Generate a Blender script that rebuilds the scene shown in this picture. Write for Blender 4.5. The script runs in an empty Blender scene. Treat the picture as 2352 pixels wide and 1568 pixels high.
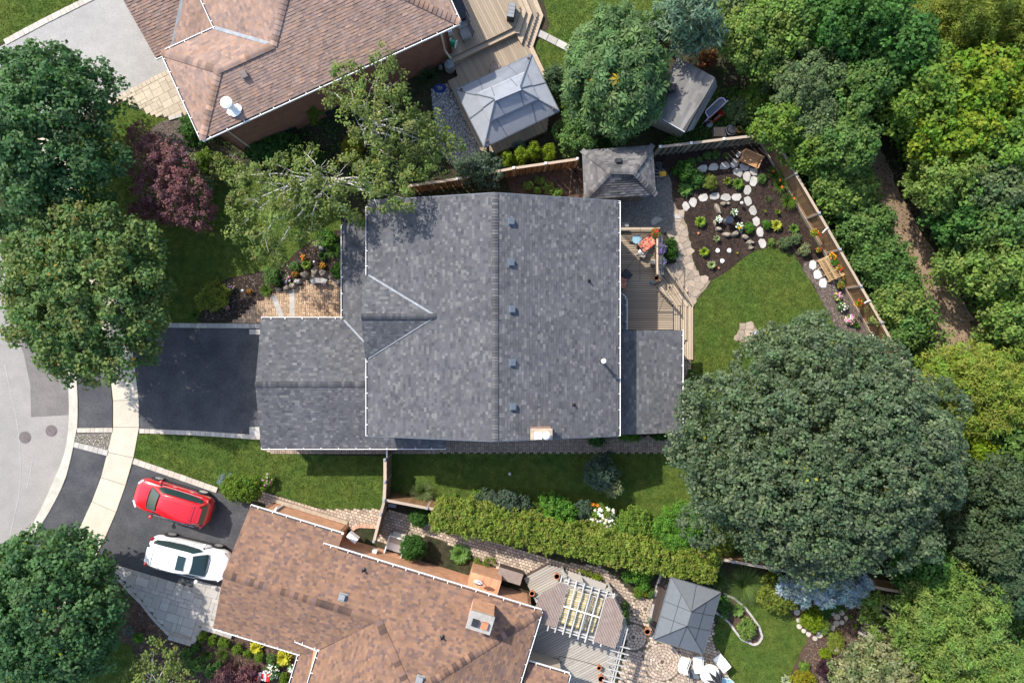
import bpy, bmesh, math, random
import numpy as np
from mathutils import Vector, Matrix, noise as mnoise

H = 40.0                     # flying height of the camera
C = bpy.context.scene.collection
sc = bpy.context.scene
rad = math.radians
rng = np.random.default_rng(7)
random.seed(7)

# ---------------------------------------------------------------- camera, sky, sun, exposure
cam = bpy.data.objects.new('camera', bpy.data.cameras.new('camera'))
C.objects.link(cam)
cam.location = (0, 0, H)
cam.rotation_euler = (0, 0, 0)
cam.data.sensor_width = 36
cam.data.lens = 24
cam.data.clip_end = 2000
sc.camera = cam

SUN_EL = 43.8
SUN_VEC = Vector((-0.678, 0.735, 0.959)).normalized()     # towards the sun
w = bpy.data.worlds.new('World')
sc.world = w
w.use_nodes = True
nt = w.node_tree
bg = nt.nodes['Background']
sky = nt.nodes.new('ShaderNodeTexSky')
sky.sky_type = 'NISHITA'
sky.sun_disc = False
sky.sun_elevation = rad(SUN_EL)
sky.sun_rotation = math.atan2(SUN_VEC.x, SUN_VEC.y)
sky.air_density = 1.0
sky.dust_density = 1.6
nt.links.new(sky.outputs[0], bg.inputs[0])
bg.inputs[1].default_value = 0.15
sun = bpy.data.objects.new('sun', bpy.data.lights.new('sun', 'SUN'))
C.objects.link(sun)
sun.data.energy = 3.0
sun.data.angle = rad(0.8)
sun.data.color = (1.0, 0.945, 0.86)
sun.location = (-30, 30, 60)
sun.rotation_euler = SUN_VEC.to_track_quat('Z', 'Y').to_euler()
sc.view_settings.view_transform = 'Standard'
sc.view_settings.look = 'None'
sc.view_settings.gamma = 1
sc.view_settings.use_curve_mapping = False
sc.view_settings.exposure = 1.2

# ---------------------------------------------------------------- helpers
def P(x, y, z=0.0):
    """a point of the survey grid (2352 x 1568 units) at height z, in metres"""
    k = (H - z) / 1568.0
    return Vector(((x - 1176) * k, -(y - 784) * k, z))

def P2(x, y, z=0.0):
    p = P(x, y, z)
    return (p.x, p.y)

def Zm(ox, oy, k):
    return lambda pts: [(ox + x / k, oy + y / k) for x, y in pts]

WL = {}                      # world translation of every object made here

def tag(o, label=None, cat=None, group=None, kind=None):
    if label: o['label'] = label
    if cat: o['category'] = cat
    if group: o['group'] = group
    if kind: o['kind'] = kind
    return o

def thing(name, label, cat, loc=(0, 0, 0), rz=0.0, group=None):
    o = bpy.data.objects.new(name, None)
    o.empty_display_size = 0.3
    C.objects.link(o)
    o.location = loc
    o.rotation_euler = (0, 0, rz)
    WL[o.name] = Vector(loc)
    return tag(o, label, cat, group)

def link(name, me, parent=None, loc=None, rz=0.0, kind=None, label=None):
    o = bpy.data.objects.new(name, me)
    C.objects.link(o)
    if parent is not None:
        o.parent = parent
        base = WL.get(parent.name, Vector((0, 0, 0)))
        if loc is None:
            o.location = -base           # the mesh holds world coordinates
            WL[o.name] = Vector((0, 0, 0))
        else:
            o.location = loc
            WL[o.name] = base + Vector(loc)
    else:
        o.location = loc or (0, 0, 0)
        WL[o.name] = Vector(o.location)
    o.rotation_euler = (0, 0, rz)
    if kind: o['kind'] = kind
    if label: o['label'] = label
    return o

def sgn_area(p):
    return 0.5 * sum(p[i - 1][0] * p[i][1] - p[i][0] * p[i - 1][1] for i in range(len(p)))

def ccw(p):
    p = [(q[0], q[1]) for q in p]
    return p if sgn_area(p) > 0 else p[::-1]

def inside(poly, x, y):
    """vectorised point in polygon"""
    x = np.asarray(x, float); y = np.asarray(y, float)
    r = np.zeros(x.shape, bool)
    n = len(poly)
    for i in range(n):
        x0, y0 = poly[i - 1]; x1, y1 = poly[i]
        if y0 == y1: continue
        c = ((y0 > y) != (y1 > y)) & (x < (x1 - x0) * (y - y0) / (y1 - y0) + x0)
        r ^= c
    return r

def rand_in(poly, n):
    xs = [p[0] for p in poly]; ys = [p[1] for p in poly]
    out = np.zeros((0, 2))
    while len(out) < n:
        q = rng.uniform((min(xs), min(ys)), (max(xs), max(ys)), (n * 2 + 50, 2))
        out = np.vstack((out, q[inside(poly, q[:, 0], q[:, 1])]))
    return out[:n]

def smooth_poly(p, it=1):
    for _ in range(it):
        q = []
        for i in range(len(p)):
            a = p[i]; b = p[(i + 1) % len(p)]
            q += [(a[0] * .75 + b[0] * .25, a[1] * .75 + b[1] * .25), (a[0] * .25 + b[0] * .75, a[1] * .25 + b[1] * .75)]
        p = q
    return p

def rough_edge(p, step=0.25, amp=0.04):
    """break a polygon's straight edges into short uneven ones"""
    out = []
    for i in range(len(p)):
        a = Vector(p[i - 1]).to_2d(); b = Vector(p[i]).to_2d()
        n = max(1, int((b - a).length / step))
        for k in range(n):
            q = a.lerp(b, k / n)
            out.append((q.x + random.uniform(-amp, amp), q.y + random.uniform(-amp, amp)))
    return out

class MB:
    def __init__(s):
        s.v = []; s.f = []; s.c = []
    def add(s, vs, fs, col=None):
        b = len(s.v)
        s.v += [tuple(q) for q in vs]
        s.f += [tuple(i + b for i in f) for f in fs]
        s.c += [col] * len(fs)
    def box(s, x0, y0, z0, x1, y1, z1, col=None):
        vs = [(x0, y0, z0), (x1, y0, z0), (x1, y1, z0), (x0, y1, z0), (x0, y0, z1), (x1, y0, z1), (x1, y1, z1), (x0, y1, z1)]
        s.add(vs, [(3, 2, 1, 0), (4, 5, 6, 7), (0, 1, 5, 4), (1, 2, 6, 5), (2, 3, 7, 6), (3, 0, 4, 7)], col)
    def obox(s, c, a, sx, sy, sz, col=None):
        """box centred at c, turned by a about z"""
        ca, sa = math.cos(a), math.sin(a)
        vs = []
        for z in (-.5, .5):
            for x, y in ((-.5, -.5), (.5, -.5), (.5, .5), (-.5, .5)):
                X, Y = x * sx, y * sy
                vs.append((c[0] + X * ca - Y * sa, c[1] + X * sa + Y * ca, c[2] + z * sz))
        s.add(vs, [(3, 2, 1, 0), (4, 5, 6, 7), (0, 1, 5, 4), (1, 2, 6, 5), (2, 3, 7, 6), (3, 0, 4, 7)], col)
    def prism(s, poly, z0, z1, col=None, bottom=False, inset=0.0):
        p = ccw(poly); n = len(p)
        if inset:
            cx = sum(q[0] for q in p) / n; cy = sum(q[1] for q in p) / n
            def ins(q):
                d = math.hypot(q[0] - cx, q[1] - cy) or 1
                return (q[0] + (cx - q[0]) * inset / d, q[1] + (cy - q[1]) * inset / d)
            vs = [(x, y, z0) for x, y in p] + [(x, y, z1 - inset * .6) for x, y in p] + [(*ins(q), z1) for q in p]
            fs = [tuple(range(2 * n, 3 * n))]
            for i in range(n):
                j = (i + 1) % n
                fs += [(i, j, n + j, n + i), (n + i, n + j, 2 * n + j, 2 * n + i)]
        else:
            vs = [(x, y, z0) for x, y in p] + [(x, y, z1) for x, y in p]
            fs = [tuple(range(n, 2 * n))] + [(i, (i + 1) % n, n + (i + 1) % n, n + i) for i in range(n)]
        if bottom: fs.append(tuple(range(n - 1, -1, -1)))
        s.add(vs, fs, col)
    def slab(s, pts, t, col=None):
        """a sloping sheet of thickness t hung under the given 3D polygon"""
        pts = [Vector(q) for q in pts]
        nn = Vector((0, 0, 0))
        for i in range(len(pts)):
            nn += pts[i - 1].cross(pts[i])
        if nn.z < 0: pts = pts[::-1]
        n = len(pts)
        vs = pts + [q - Vector((0, 0, t)) for q in pts]
        fs = [tuple(range(n)), tuple(range(2 * n - 1, n - 1, -1))] + [(n + i, n + (i + 1) % n, (i + 1) % n, i) for i in range(n)]
        s.add(vs, fs, col)
    def beam(s, p, q, w, h, col=None, up=Vector((0, 0, 1))):
        p = Vector(p); q = Vector(q); d = (q - p).normalized()
        a = d.cross(up)
        a = a.normalized() if a.length > 1e-4 else Vector((1, 0, 0))
        b = a.cross(d)
        vs = []
        for e in (p, q):
            for i, j in ((-1, -1), (1, -1), (1, 1), (-1, 1)):
                vs.append(e + a * (i * w / 2) + b * (j * h / 2))
        s.add(vs, [(3, 2, 1, 0), (4, 5, 6, 7), (0, 1, 5, 4), (1, 2, 6, 5), (2, 3, 7, 6), (3, 0, 4, 7)], col)
    def tube(s, pts, r, n=6, col=None, cap=True):
        pts = [Vector(q) for q in pts]
        rs = r if isinstance(r, (list, tuple)) else [r] * len(pts)
        vs = []; fs = []
        ref = Vector((0.31, 0.17, 0.93))
        for i, q in enumerate(pts):
            d = (pts[min(i + 1, len(pts) - 1)] - pts[max(i - 1, 0)]).normalized()
            a = d.cross(ref)
            if a.length < .05: a = d.cross(Vector((1, 0, 0)))
            a.normalize(); b = d.cross(a)
            for k in range(n):
                t = 2 * math.pi * k / n
                vs.append(q + (a * math.cos(t) + b * math.sin(t)) * rs[i])
        for i in range(len(pts) - 1):
            for k in range(n):
                k2 = (k + 1) % n
                fs.append((i * n + k2, i * n + k, (i + 1) * n + k, (i + 1) * n + k2))
        if cap:
            fs.append(tuple(range(n))); fs.append(tuple((len(pts) - 1) * n + k for k in range(n - 1, -1, -1)))
        s.add(vs, fs, col)
    def lathe(s, prof, n=14, c=(0, 0, 0), col=None, sx=1.0, sy=1.0):
        vs = []; fs = []
        for r, z in prof:
            for k in range(n):
                t = 2 * math.pi * k / n
                vs.append((c[0] + r * math.cos(t) * sx, c[1] + r * math.sin(t) * sy, c[2] + z))
        for i in range(len(prof) - 1):
            for k in range(n):
                k2 = (k + 1) % n
                fs.append((i * n + k, i * n + k2, (i + 1) * n + k2, (i + 1) * n + k))
        m = (len(prof) - 1) * n
        fs.append(tuple(m + k for k in range(n)))
        fs.append(tuple(range(n - 1, -1, -1)))
        s.add(vs, fs, col)
    def ball(s, c, r, sz=1.0, n=7, m=4, col=None, jit=0.0):
        prof = []
        for i in range(m + 1):
            t = -math.pi / 2 + math.pi * i / m
            prof.append((max(.001, r * math.cos(t)) * (1 + random.uniform(-jit, jit)), r * sz * math.sin(t)))
        s.lathe(prof, n, c, col)
    def mesh(s, name, mat, smooth=False):
        me = bpy.data.meshes.new(name)
        me.from_pydata(s.v, [], s.f)
        if any(q is not None for q in s.c):
            a = me.attributes.new('col', 'FLOAT_COLOR', 'FACE')
            arr = np.ones((len(s.f), 4), np.float32)
            for i, q in enumerate(s.c):
                if q is not None: arr[i, :3] = q[:3]
            a.data.foreach_set('color', arr.ravel())
        if smooth: me.polygons.foreach_set('use_smooth', [True] * len(me.polygons))
        if mat: me.materials.append(mat)
        me.update()
        return me
    def build(s, name, mat, parent=None, smooth=False, kind=None, label=None, loc=None, rz=0.0):
        return link(name, s.mesh(name, mat, smooth), parent, loc, rz, kind, label)

def np_mesh(name, v, quads, col, mat, k=4):
    """mesh of k-gons from numpy arrays with one colour per face"""
    me = bpy.data.meshes.new(name)
    nq = len(quads)
    me.vertices.add(len(v)); me.vertices.foreach_set('co', np.ascontiguousarray(v, np.float32).ravel())
    me.loops.add(nq * k); me.loops.foreach_set('vertex_index', np.ascontiguousarray(quads, np.int32).ravel())
    me.polygons.add(nq); me.polygons.foreach_set('loop_start', np.arange(0, nq * k, k, dtype=np.int32))
    a = me.attributes.new('col', 'FLOAT_COLOR', 'FACE')
    arr = np.ones((nq, 4), np.float32); arr[:, :3] = col
    a.data.foreach_set('color', arr.ravel())
    me.materials.append(mat)
    me.update(calc_edges=True)
    return me

# ---------------------------------------------------------------- materials
MATS = {}
def mat(name, col=(.5, .5, .5), rough=.8, var=.15, scale=6.0, bump=0.0, attr=False, rnd=0.0, spec=.3, metal=0.0, stretch=None,
        col2=None, scale2=.6, fine=0.0, coat=0.0, bscale=None, hue=0.0):
    m = bpy.data.materials.new(name); m.use_nodes = True
    MATS[name] = m
    nt = m.node_tree; N = nt.nodes; L = nt.links
    bs = N['Principled BSDF']
    bs.inputs['Roughness'].default_value = rough
    bs.inputs['Metallic'].default_value = metal
    bs.inputs['Specular IOR Level'].default_value = spec
    if coat: bs.inputs['Coat Weight'].default_value = coat; bs.inputs['Coat Roughness'].default_value = .03
    geo = N.new('ShaderNodeNewGeometry')
    vec = geo.outputs['Position']
    if stretch:
        tc = N.new('ShaderNodeTexCoord'); vm = N.new('ShaderNodeVectorMath'); vm.operation = 'MULTIPLY'
        vm.inputs[1].default_value = stretch
        oi0 = N.new('ShaderNodeObjectInfo'); va = N.new('ShaderNodeVectorMath'); va.operation = 'ADD'
        sc0 = N.new('ShaderNodeMath'); sc0.operation = 'MULTIPLY'; sc0.inputs[1].default_value = 37.0
        L.new(oi0.outputs['Random'], sc0.inputs[0]); L.new(tc.outputs['Object'], vm.inputs[0])
        L.new(vm.outputs[0], va.inputs[0]); L.new(sc0.outputs[0], va.inputs[1]); vec = va.outputs[0]
    def noisen(s, d=3.0, r=.6):
        n = N.new('ShaderNodeTexNoise'); n.inputs['Scale'].default_value = s; n.inputs['Detail'].default_value = d
        n.inputs['Roughness'].default_value = r; L.new(vec, n.inputs['Vector']); return n
    if attr:
        a = N.new('ShaderNodeAttribute'); a.attribute_name = 'col'; cur = a.outputs['Color']
    else:
        c = N.new('ShaderNodeRGB'); c.outputs[0].default_value = (*col, 1); cur = c.outputs[0]
    if col2:
        n2 = noisen(scale2, 4.0, .65); cr = N.new('ShaderNodeMapRange')
        cr.inputs['From Min'].default_value = .38; cr.inputs['From Max'].default_value = .62
        L.new(n2.outputs['Fac'], cr.inputs['Value'])
        mx = N.new('ShaderNodeMix'); mx.data_type = 'RGBA'; L.new(cr.outputs[0], mx.inputs['Factor']); L.new(cur, mx.inputs['A'])
        mx.inputs['B'].default_value = (*col2, 1); cur = mx.outputs['Result']
    def mul(fac_out, lo, hi, flo=.3, fhi=.7):
        nonlocal cur
        mr = N.new('ShaderNodeMapRange'); mr.inputs['From Min'].default_value = flo; mr.inputs['From Max'].default_value = fhi
        mr.inputs['To Min'].default_value = lo; mr.inputs['To Max'].default_value = hi; mr.clamp = False
        L.new(fac_out, mr.inputs['Value'])
        vm = N.new('ShaderNodeVectorMath'); vm.operation = 'SCALE'; L.new(cur, vm.inputs[0]); L.new(mr.outputs[0], vm.inputs['Scale'])
        cur = vm.outputs[0]
    n1 = noisen(scale)
    if var: mul(n1.outputs['Fac'], 1 - var, 1 + var)
    if fine:
        nf = noisen(scale * 9, 2.0); mul(nf.outputs['Fac'], 1 - fine, 1 + fine)
    if rnd:
        oi = N.new('ShaderNodeObjectInfo'); mul(oi.outputs['Random'], 1 - rnd, 1 + rnd, 0, 1)
    if hue:
        oi = N.new('ShaderNodeObjectInfo'); hs = N.new('ShaderNodeHueSaturation'); mr = N.new('ShaderNodeMapRange')
        mr.inputs['To Min'].default_value = .5 - hue; mr.inputs['To Max'].default_value = .5 + hue
        L.new(oi.outputs['Random'], mr.inputs['Value']); L.new(mr.outputs[0], hs.inputs['Hue']); L.new(cur, hs.inputs['Color']); cur = hs.outputs[0]
    L.new(cur, bs.inputs['Base Color'])
    if bump:
        nb = noisen(bscale or scale * 6, 3.0); b = N.new('ShaderNodeBump'); b.inputs['Strength'].default_value = 1.0
        b.inputs['Distance'].default_value = bump; L.new(nb.outputs['Fac'], b.inputs['Height']); L.new(b.outputs[0], bs.inputs['Normal'])
    return m

def leaf_mat(name, rough=.5, spec=.35, trans=.3):
    m = bpy.data.materials.new(name); m.use_nodes = True; MATS[name] = m
    nt = m.node_tree; N = nt.nodes; L = nt.links
    bs = N['Principled BSDF']; out = N['Material Output']
    a = N.new('ShaderNodeAttribute'); a.attribute_name = 'col'
    bs.inputs['Roughness'].default_value = rough; bs.inputs['Specular IOR Level'].default_value = spec
    L.new(a.outputs['Color'], bs.inputs['Base Color'])
    tr = N.new('ShaderNodeBsdfTranslucent')
    vm = N.new('ShaderNodeVectorMath'); vm.operation = 'MULTIPLY'; vm.inputs[1].default_value = (1.25, 1.3, .45)
    L.new(a.outputs['Color'], vm.inputs[0]); L.new(vm.outputs[0], tr.inputs['Color'])
    mx = N.new('ShaderNodeMixShader'); mx.inputs[0].default_value = trans
    L.new(bs.outputs[0], mx.inputs[1]); L.new(tr.outputs[0], mx.inputs[2]); L.new(mx.outputs[0], out.inputs['Surface'])
    return m

M = {}
M['leaf'] = leaf_mat('leaf', .6, .18, .38)
M['needle'] = leaf_mat('needle', .65, .15, .2)
M['glossleaf'] = leaf_mat('glossy_leaf', .55, .3, .25)
M['petal'] = leaf_mat('petal', .6, .2, .25)
M['blade'] = leaf_mat('grass_blade', .6, .2, .3)
M['bark'] = mat('bark', (.11, .085, .065), .9, .3, 7, .02)
M['birchbark'] = mat('birch_bark', (.62, .60, .56), .7, .25, 9, .004, col2=(.3, .28, .25), scale2=4)
M['lawn'] = mat('lawn', (.060, .103, .020), .95, .3, 2.2, .03, col2=(.085, .112, .022), scale2=.55, fine=.35, bscale=40, spec=.1)
M['soil'] = mat('soil', (.05, .04, .028), .95, .35, 3, .03, col2=(.03, .038, .016), scale2=.8, fine=.3, spec=.1)
M['mulch'] = mat('mulch', (.034, .023, .019), .95, .35, 5, .03, col2=(.05, .035, .027), scale2=1.2, fine=.5, bscale=60, spec=.15)
M['greymulch'] = mat('grey_mulch', (.135, .105, .088), .95, .3, 5, .03, col2=(.10, .08, .068), scale2=1.0, fine=.5, bscale=60, spec=.15)
M['brownmulch'] = mat('brown_mulch', (.105, .068, .05), .95, .3, 5, .03, col2=(.075, .05, .038), scale2=1.0, fine=.5, bscale=60, spec=.15)
M['chip'] = mat('bark_chip', attr=True, rough=.95, var=.2, spec=.15)
M['road'] = mat('road_asphalt', (.245, .232, .215), .9, .07, 1.2, .004, col2=(.27, .25, .228), scale2=.35, fine=.10, bscale=120, spec=.2)
M['patch'] = mat('road_patch_asphalt', (.145, .132, .125), .9, .12, 1.0, .004, col2=(.165, .15, .14), scale2=.6, fine=.10, bscale=120, spec=.2)
M['asphalt'] = mat('driveway_asphalt', (.046, .048, .054), .8, .2, .9, .004, col2=(.060, .060, .062), scale2=.45, fine=.2, bscale=150, spec=.35)
M['greydrive'] = mat('grey_drive_asphalt', (.285, .275, .26), .9, .08, 1.5, .004, col2=(.31, .30, .28), scale2=.5, fine=.12, bscale=130, spec=.2)
M['concrete'] = mat('sidewalk_concrete', (.47, .42, .335), .9, .07, 1.5, .003, rnd=.06, fine=.07, spec=.2)
M['kerb'] = mat('kerb_concrete', (.42, .39, .33), .9, .12, 2.0, .003, rnd=.05, fine=.08, spec=.2)
M['paver'] = mat('grey_paver', (.37, .35, .315), .85, .08, 3, .003, rnd=.13, fine=.08, spec=.2)
M['beigepaver'] = mat('beige_paver', (.40, .34, .255), .85, .10, 3, .003, rnd=.13, fine=.08, spec=.2)
M['edging'] = mat('edging_paver', (.43, .385, .325), .85, .10, 3, .003, rnd=.12, fine=.08, spec=.2)
M['joint'] = mat('joint_sand', (.10, .085, .062), .95, .3, 3, spec=.1)
M['sand'] = mat('sand_base', (.235, .185, .13), .95, .2, 3, spec=.1)
M['brickpave'] = mat('paving_brick', attr=True, rough=.88, var=.08, scale=5, fine=.08, spec=.2)
M['flag'] = mat('flagstone', (.335, .265, .20), .9, .2, 4, .006, rnd=.14, col2=(.28, .23, .18), scale2=2.0, fine=.12, spec=.2)
M['whitestone'] = mat('white_stone', (.50, .49, .46), .85, .08, 3, .005, rnd=.05)
M['palestone'] = mat('pale_stone', (.36, .34, .31), .85, .16, 3, .006, rnd=.16, fine=.08, spec=.2)
M['rock'] = mat('rock', (.30, .255, .195), .9, .25, 5, .02, rnd=.2, col2=(.2, .17, .135), scale2=3, spec=.2)
M['gravel'] = mat('gravel_bed', (.15, .14, .125), .95, .3, 5, .02, fine=.4, bscale=50)
M['pebble'] = mat('pebble', attr=True, rough=.85, var=.1)
M['trail'] = mat('dirt_trail', (.27, .195, .135), .95, .14, 1.2, .01, col2=(.22, .16, .108), scale2=.5, fine=.18, bscale=60, spec=.1)
M['shingle'] = mat('asphalt_shingle', attr=True, rough=.9, var=.14, scale=1.1, fine=.0, spec=.2)
M['deckboard'] = mat('roof_deck', (.05, .05, .05), .9, .1)
M['flash'] = mat('metal_flashing', (.20, .22, .24), .6, .25, 4)
M['white'] = mat('white_aluminium', (.80, .79, .76), .45, .04, 3)
M['dark'] = mat('dark_plastic', (.025, .026, .03), .5, .2, 6)
M['black'] = mat('black_metal', (.014, .014, .016), .4, .15, 6, spec=.5)
M['grey'] = mat('grey_plastic', (.20, .21, .22), .55, .1, 6, rnd=.05)
M['steelgrey'] = mat('grey_steel', (.26, .275, .30), .45, .06, 3)
M['ventgrey'] = mat('vent_grey', (.10, .118, .14), .5, .1, 6)
M['mortar'] = mat('cement_cap', (.34, .27, .2), .9, .2, 5, .01)
M['siding'] = mat('beige_siding', (.50, .42, .32), .7, .06, 2)
M['woodgrey'] = mat('weathered_board', (.30, .24, .175), .85, .22, 1.0, .004, rnd=.16, stretch=(5, 45, 20), spec=.15)
M['woodpale'] = mat('pale_board', (.40, .315, .225), .85, .22, 1.0, .004, rnd=.16, stretch=(5, 45, 20), spec=.15)
M['woodsilver'] = mat('silvery_board', (.34, .31, .27), .85, .25, 1.0, .004, rnd=.12, stretch=(5, 45, 20), spec=.15)
M['woodfence'] = mat('fence_board', (.24, .145, .075), .85, .25, 1.0, .004, rnd=.2, stretch=(30, 6, 4), spec=.15)
M['woodfencegrey'] = mat('grey_fence_board', (.19, .165, .125), .85, .25, 1.0, .004, rnd=.18, stretch=(30, 6, 4), spec=.15)
M['woodcap'] = mat('fence_cap_board', (.38, .30, .23), .85, .18, 1.0, .003, rnd=.1, stretch=(5, 45, 20), spec=.15)
M['woodbench'] = mat('oiled_board', (.46, .245, .115), .6, .2, 1.0, .002, rnd=.1, stretch=(5, 45, 20))
M['woodorange'] = mat('fresh_board', (.47, .315, .16), .7, .2, 1.0, .002, rnd=.1, stretch=(5, 45, 20))
M['woodbrown'] = mat('brown_stained_board', (.062, .045, .038), .8, .2, 1.0, .002, rnd=.12, stretch=(5, 45, 20))
M['terracotta'] = mat('terracotta', (.42, .17, .08), .8, .12, 8)
M['redpaint'] = mat('red_car_paint', (.50, .008, .015), .28, .0, coat=.8, spec=.5)
M['whitepaint'] = mat('white_car_paint', (.78, .77, .74), .3, .0, coat=.6, spec=.5)
M['glass'] = mat('car_glass', (.02, .042, .042), .06, .0, spec=.7)
M['tyre'] = mat('tyre_rubber', (.016, .016, .017), .8, .2, 20)
M['alloy'] = mat('alloy', (.55, .55, .56), .3, .05, metal=.7)
M['redlens'] = mat('red_lens', (.35, .005, .01), .15, 0, spec=.6)
M['lens'] = mat('headlight_lens', (.55, .57, .6), .1, 0, spec=.7)
M['iron'] = mat('cast_iron', (.15, .125, .12), .7, .2, 8, .004)
M['redcloth'] = mat('floral_cushion', (.42, .045, .03), .9, .35, 14, .004, col2=(.55, .30, .2), scale2=9)
M['graycloth'] = mat('grey_canvas', (.115, .125, .135), .85, .06, 5, .002, fine=.05)
M['navy'] = mat('navy_cover', (.022, .028, .042), .8, .25, 9, .01)
M['mesh'] = mat('grey_mesh_fabric', (.10, .115, .13), .7, .12, 40)
M['blueglass'] = mat('blue_glass', (.22, .36, .42), .08, .05, spec=.7)
M['blue'] = mat('blue_hose', (.02, .05, .24), .4, .15, 6)
M['green'] = mat('green_hose', (.01, .24, .10), .4, .1, 6)
M['red'] = mat('red_plastic', (.50, .03, .015), .4, .12, 6)
M['yellow'] = mat('yellow_plastic', (.62, .33, .02), .45, .1, 6)
M['lav'] = mat('pale_lavender_tube', (.55, .47, .62), .4, .06, 6)
M['teal'] = mat('teal_glaze', (.12, .34, .36), .3, .1, 6)
M['brownplastic'] = mat('brown_corrugated_sheet', (.225, .175, .15), .6, .12, 4, rnd=.05)
M['pergola'] = mat('white_pergola_board', (.40, .39, .37), .75, .18, 3, rnd=.08)
M['stripe'] = mat('striped_canvas', attr=True, rough=.85, var=.08)
M['clay'] = mat('clay_brick_edging', (.46, .27, .19), .85, .15, 6, rnd=.12)

def brick_mat(name, c1, c2, mortar, along, rowh=.075, bw=.215):
    """brick coursing by material: the bricks are about two pixels high here"""
    m = bpy.data.materials.new(name); m.use_nodes = True
    nt = m.node_tree; N = nt.nodes; L = nt.links; bs = N['Principled BSDF']
    bs.inputs['Roughness'].default_value = .9; bs.inputs['Specular IOR Level'].default_value = .2
    geo = N.new('ShaderNodeNewGeometry'); dot = N.new('ShaderNodeVectorMath'); dot.operation = 'DOT_PRODUCT'
    dot.inputs[1].default_value = (*along, 0); L.new(geo.outputs['Position'], dot.inputs[0])
    sep = N.new('ShaderNodeSeparateXYZ'); L.new(geo.outputs['Position'], sep.inputs[0])
    cmb = N.new('ShaderNodeCombineXYZ'); L.new(dot.outputs['Value'], cmb.inputs[0]); L.new(sep.outputs[2], cmb.inputs[1])
    br = N.new('ShaderNodeTexBrick'); L.new(cmb.outputs[0], br.inputs['Vector'])
    br.inputs['Color1'].default_value = (*c1, 1); br.inputs['Color2'].default_value = (*c2, 1); br.inputs['Mortar'].default_value = (*mortar, 1)
    br.inputs['Scale'].default_value = 1; br.inputs['Brick Width'].default_value = bw; br.inputs['Row Height'].default_value = rowh
    br.inputs['Mortar Size'].default_value = .008
    no = N.new('ShaderNodeTexNoise'); no.inputs['Scale'].default_value = 2.5; L.new(geo.outputs['Position'], no.inputs['Vector'])
    mr = N.new('ShaderNodeMapRange'); mr.inputs['To Min'].default_value = .7; mr.inputs['To Max'].default_value = 1.3; L.new(no.outputs['Fac'], mr.inputs['Value'])
    vm = N.new('ShaderNodeVectorMath'); vm.operation = 'SCALE'; L.new(br.outputs['Color'], vm.inputs[0]); L.new(mr.outputs[0], vm.inputs['Scale'])
    L.new(vm.outputs[0], bs.inputs['Base Color'])
    b = N.new('ShaderNodeBump'); b.inputs['Distance'].default_value = .008; b.invert = True; L.new(br.outputs['Fac'], b.inputs['Height']); L.new(b.outputs[0], bs.inputs['Normal'])
    return m

UNIT = {}
def unit(m):
    """one shared bevelled unit block per material"""
    if m not in UNIT:
        bm = bmesh.new(); bmesh.ops.create_cube(bm, size=1.0)
        me = bpy.data.meshes.new('block'); bm.to_mesh(me); bm.free(); me.materials.append(M[m]); UNIT[m] = me
    return UNIT[m]

def block(name, parent, m, c, s, a=0.0, tilt=None):
    o = bpy.data.objects.new(name, unit(m)); C.objects.link(o)
    o.parent = parent
    o.location = Vector(c) - WL.get(parent.name, Vector((0, 0, 0)))
    o.scale = s
    o.rotation_euler = tilt if tilt else (0, 0, a)
    return o
# ================================================================ ground, road, drives, lawns
def W(pts, z=0.0):
    return [P2(x, y, z) for x, y in pts]

def sheet(name, pts, z, m, rough=0.0, sm=0, z0=-.3, kind='structure', parent=None):
    p = W(pts)
    if sm: p = smooth_poly(p, sm)
    if rough: p = rough_edge(p, .22, rough)
    b = MB(); b.prism(p, z0, z)
    o = b.build(name, M[m], parent)
    if kind and parent is None: o['kind'] = kind
    return o

b = MB(); b.box(-400, -400, -.5, 400, 400, -.16)
b.build('ground', M['soil'], kind='structure')

# centre of the round street end: kerb and sidewalk are drawn as measured curves
kerbL = [(-60, 1380), (5, 1302), (57, 1233), (91, 1174), (110, 1134), (132, 1084), (147.5, 1044), (156, 999), (159, 949), (156, 866), (148, 820), (134, 776), (112, 728), (84, 680), (48, 630), (0, 580), (-70, 530), (-200, 470)]
kerbR = [(-45, 1392), (24, 1306), (79, 1228), (114, 1174), (135, 1134), (150, 1101), (164, 1049), (172, 1009), (178, 979), (179, 924), (176, 866), (168, 812), (154, 764), (132, 714), (102, 662), (64, 610), (12, 558), (-64, 504), (-200, 440)]
sideL = [(150, 1275), (167, 1245), (201, 1176), (211, 1151), (232, 1096), (247, 1046), (256, 1009), (260, 981), (260, 924), (257, 896), (250, 831), (240, 780), (222, 715), (196, 640), (165, 560), (138, 480), (110, 400), (80, 320)]
sideR = [(203, 1313), (221, 1278), (244, 1230), (266, 1176), (289, 1114), (307, 1051), (314, 1016), (320, 981), (319, 922), (312, 859), (307, 814), (298, 768), (280, 704), (254, 630), (222, 548), (194, 468), (166, 390), (136, 310)]

sheet('yard_ground', kerbR + [(-700, 300), (-700, -500), (3200, -500), (3200, 2100), (-400, 2100), (-400, 1700)], -.012, 'soil')
sheet('road', [(-700, 2100), (-400, 1700)] + kerbL + [(-700, 420)], -.09, 'road')
sheet('road_patch', [(52, 812), (60, 850), (67, 884), (69, 958), (110, 955.5), (157, 953), (159, 930), (156, 866), (148, 820), (134, 776), (100, 740), (40, 700), (20, 690), (10, 720), (30, 760)], -.086, 'patch', z0=-.2)

def strip(ptsA, ptsB, name, m, z, parent=None, joints=True, gap=.012, z0=-.3):
    pass

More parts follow.
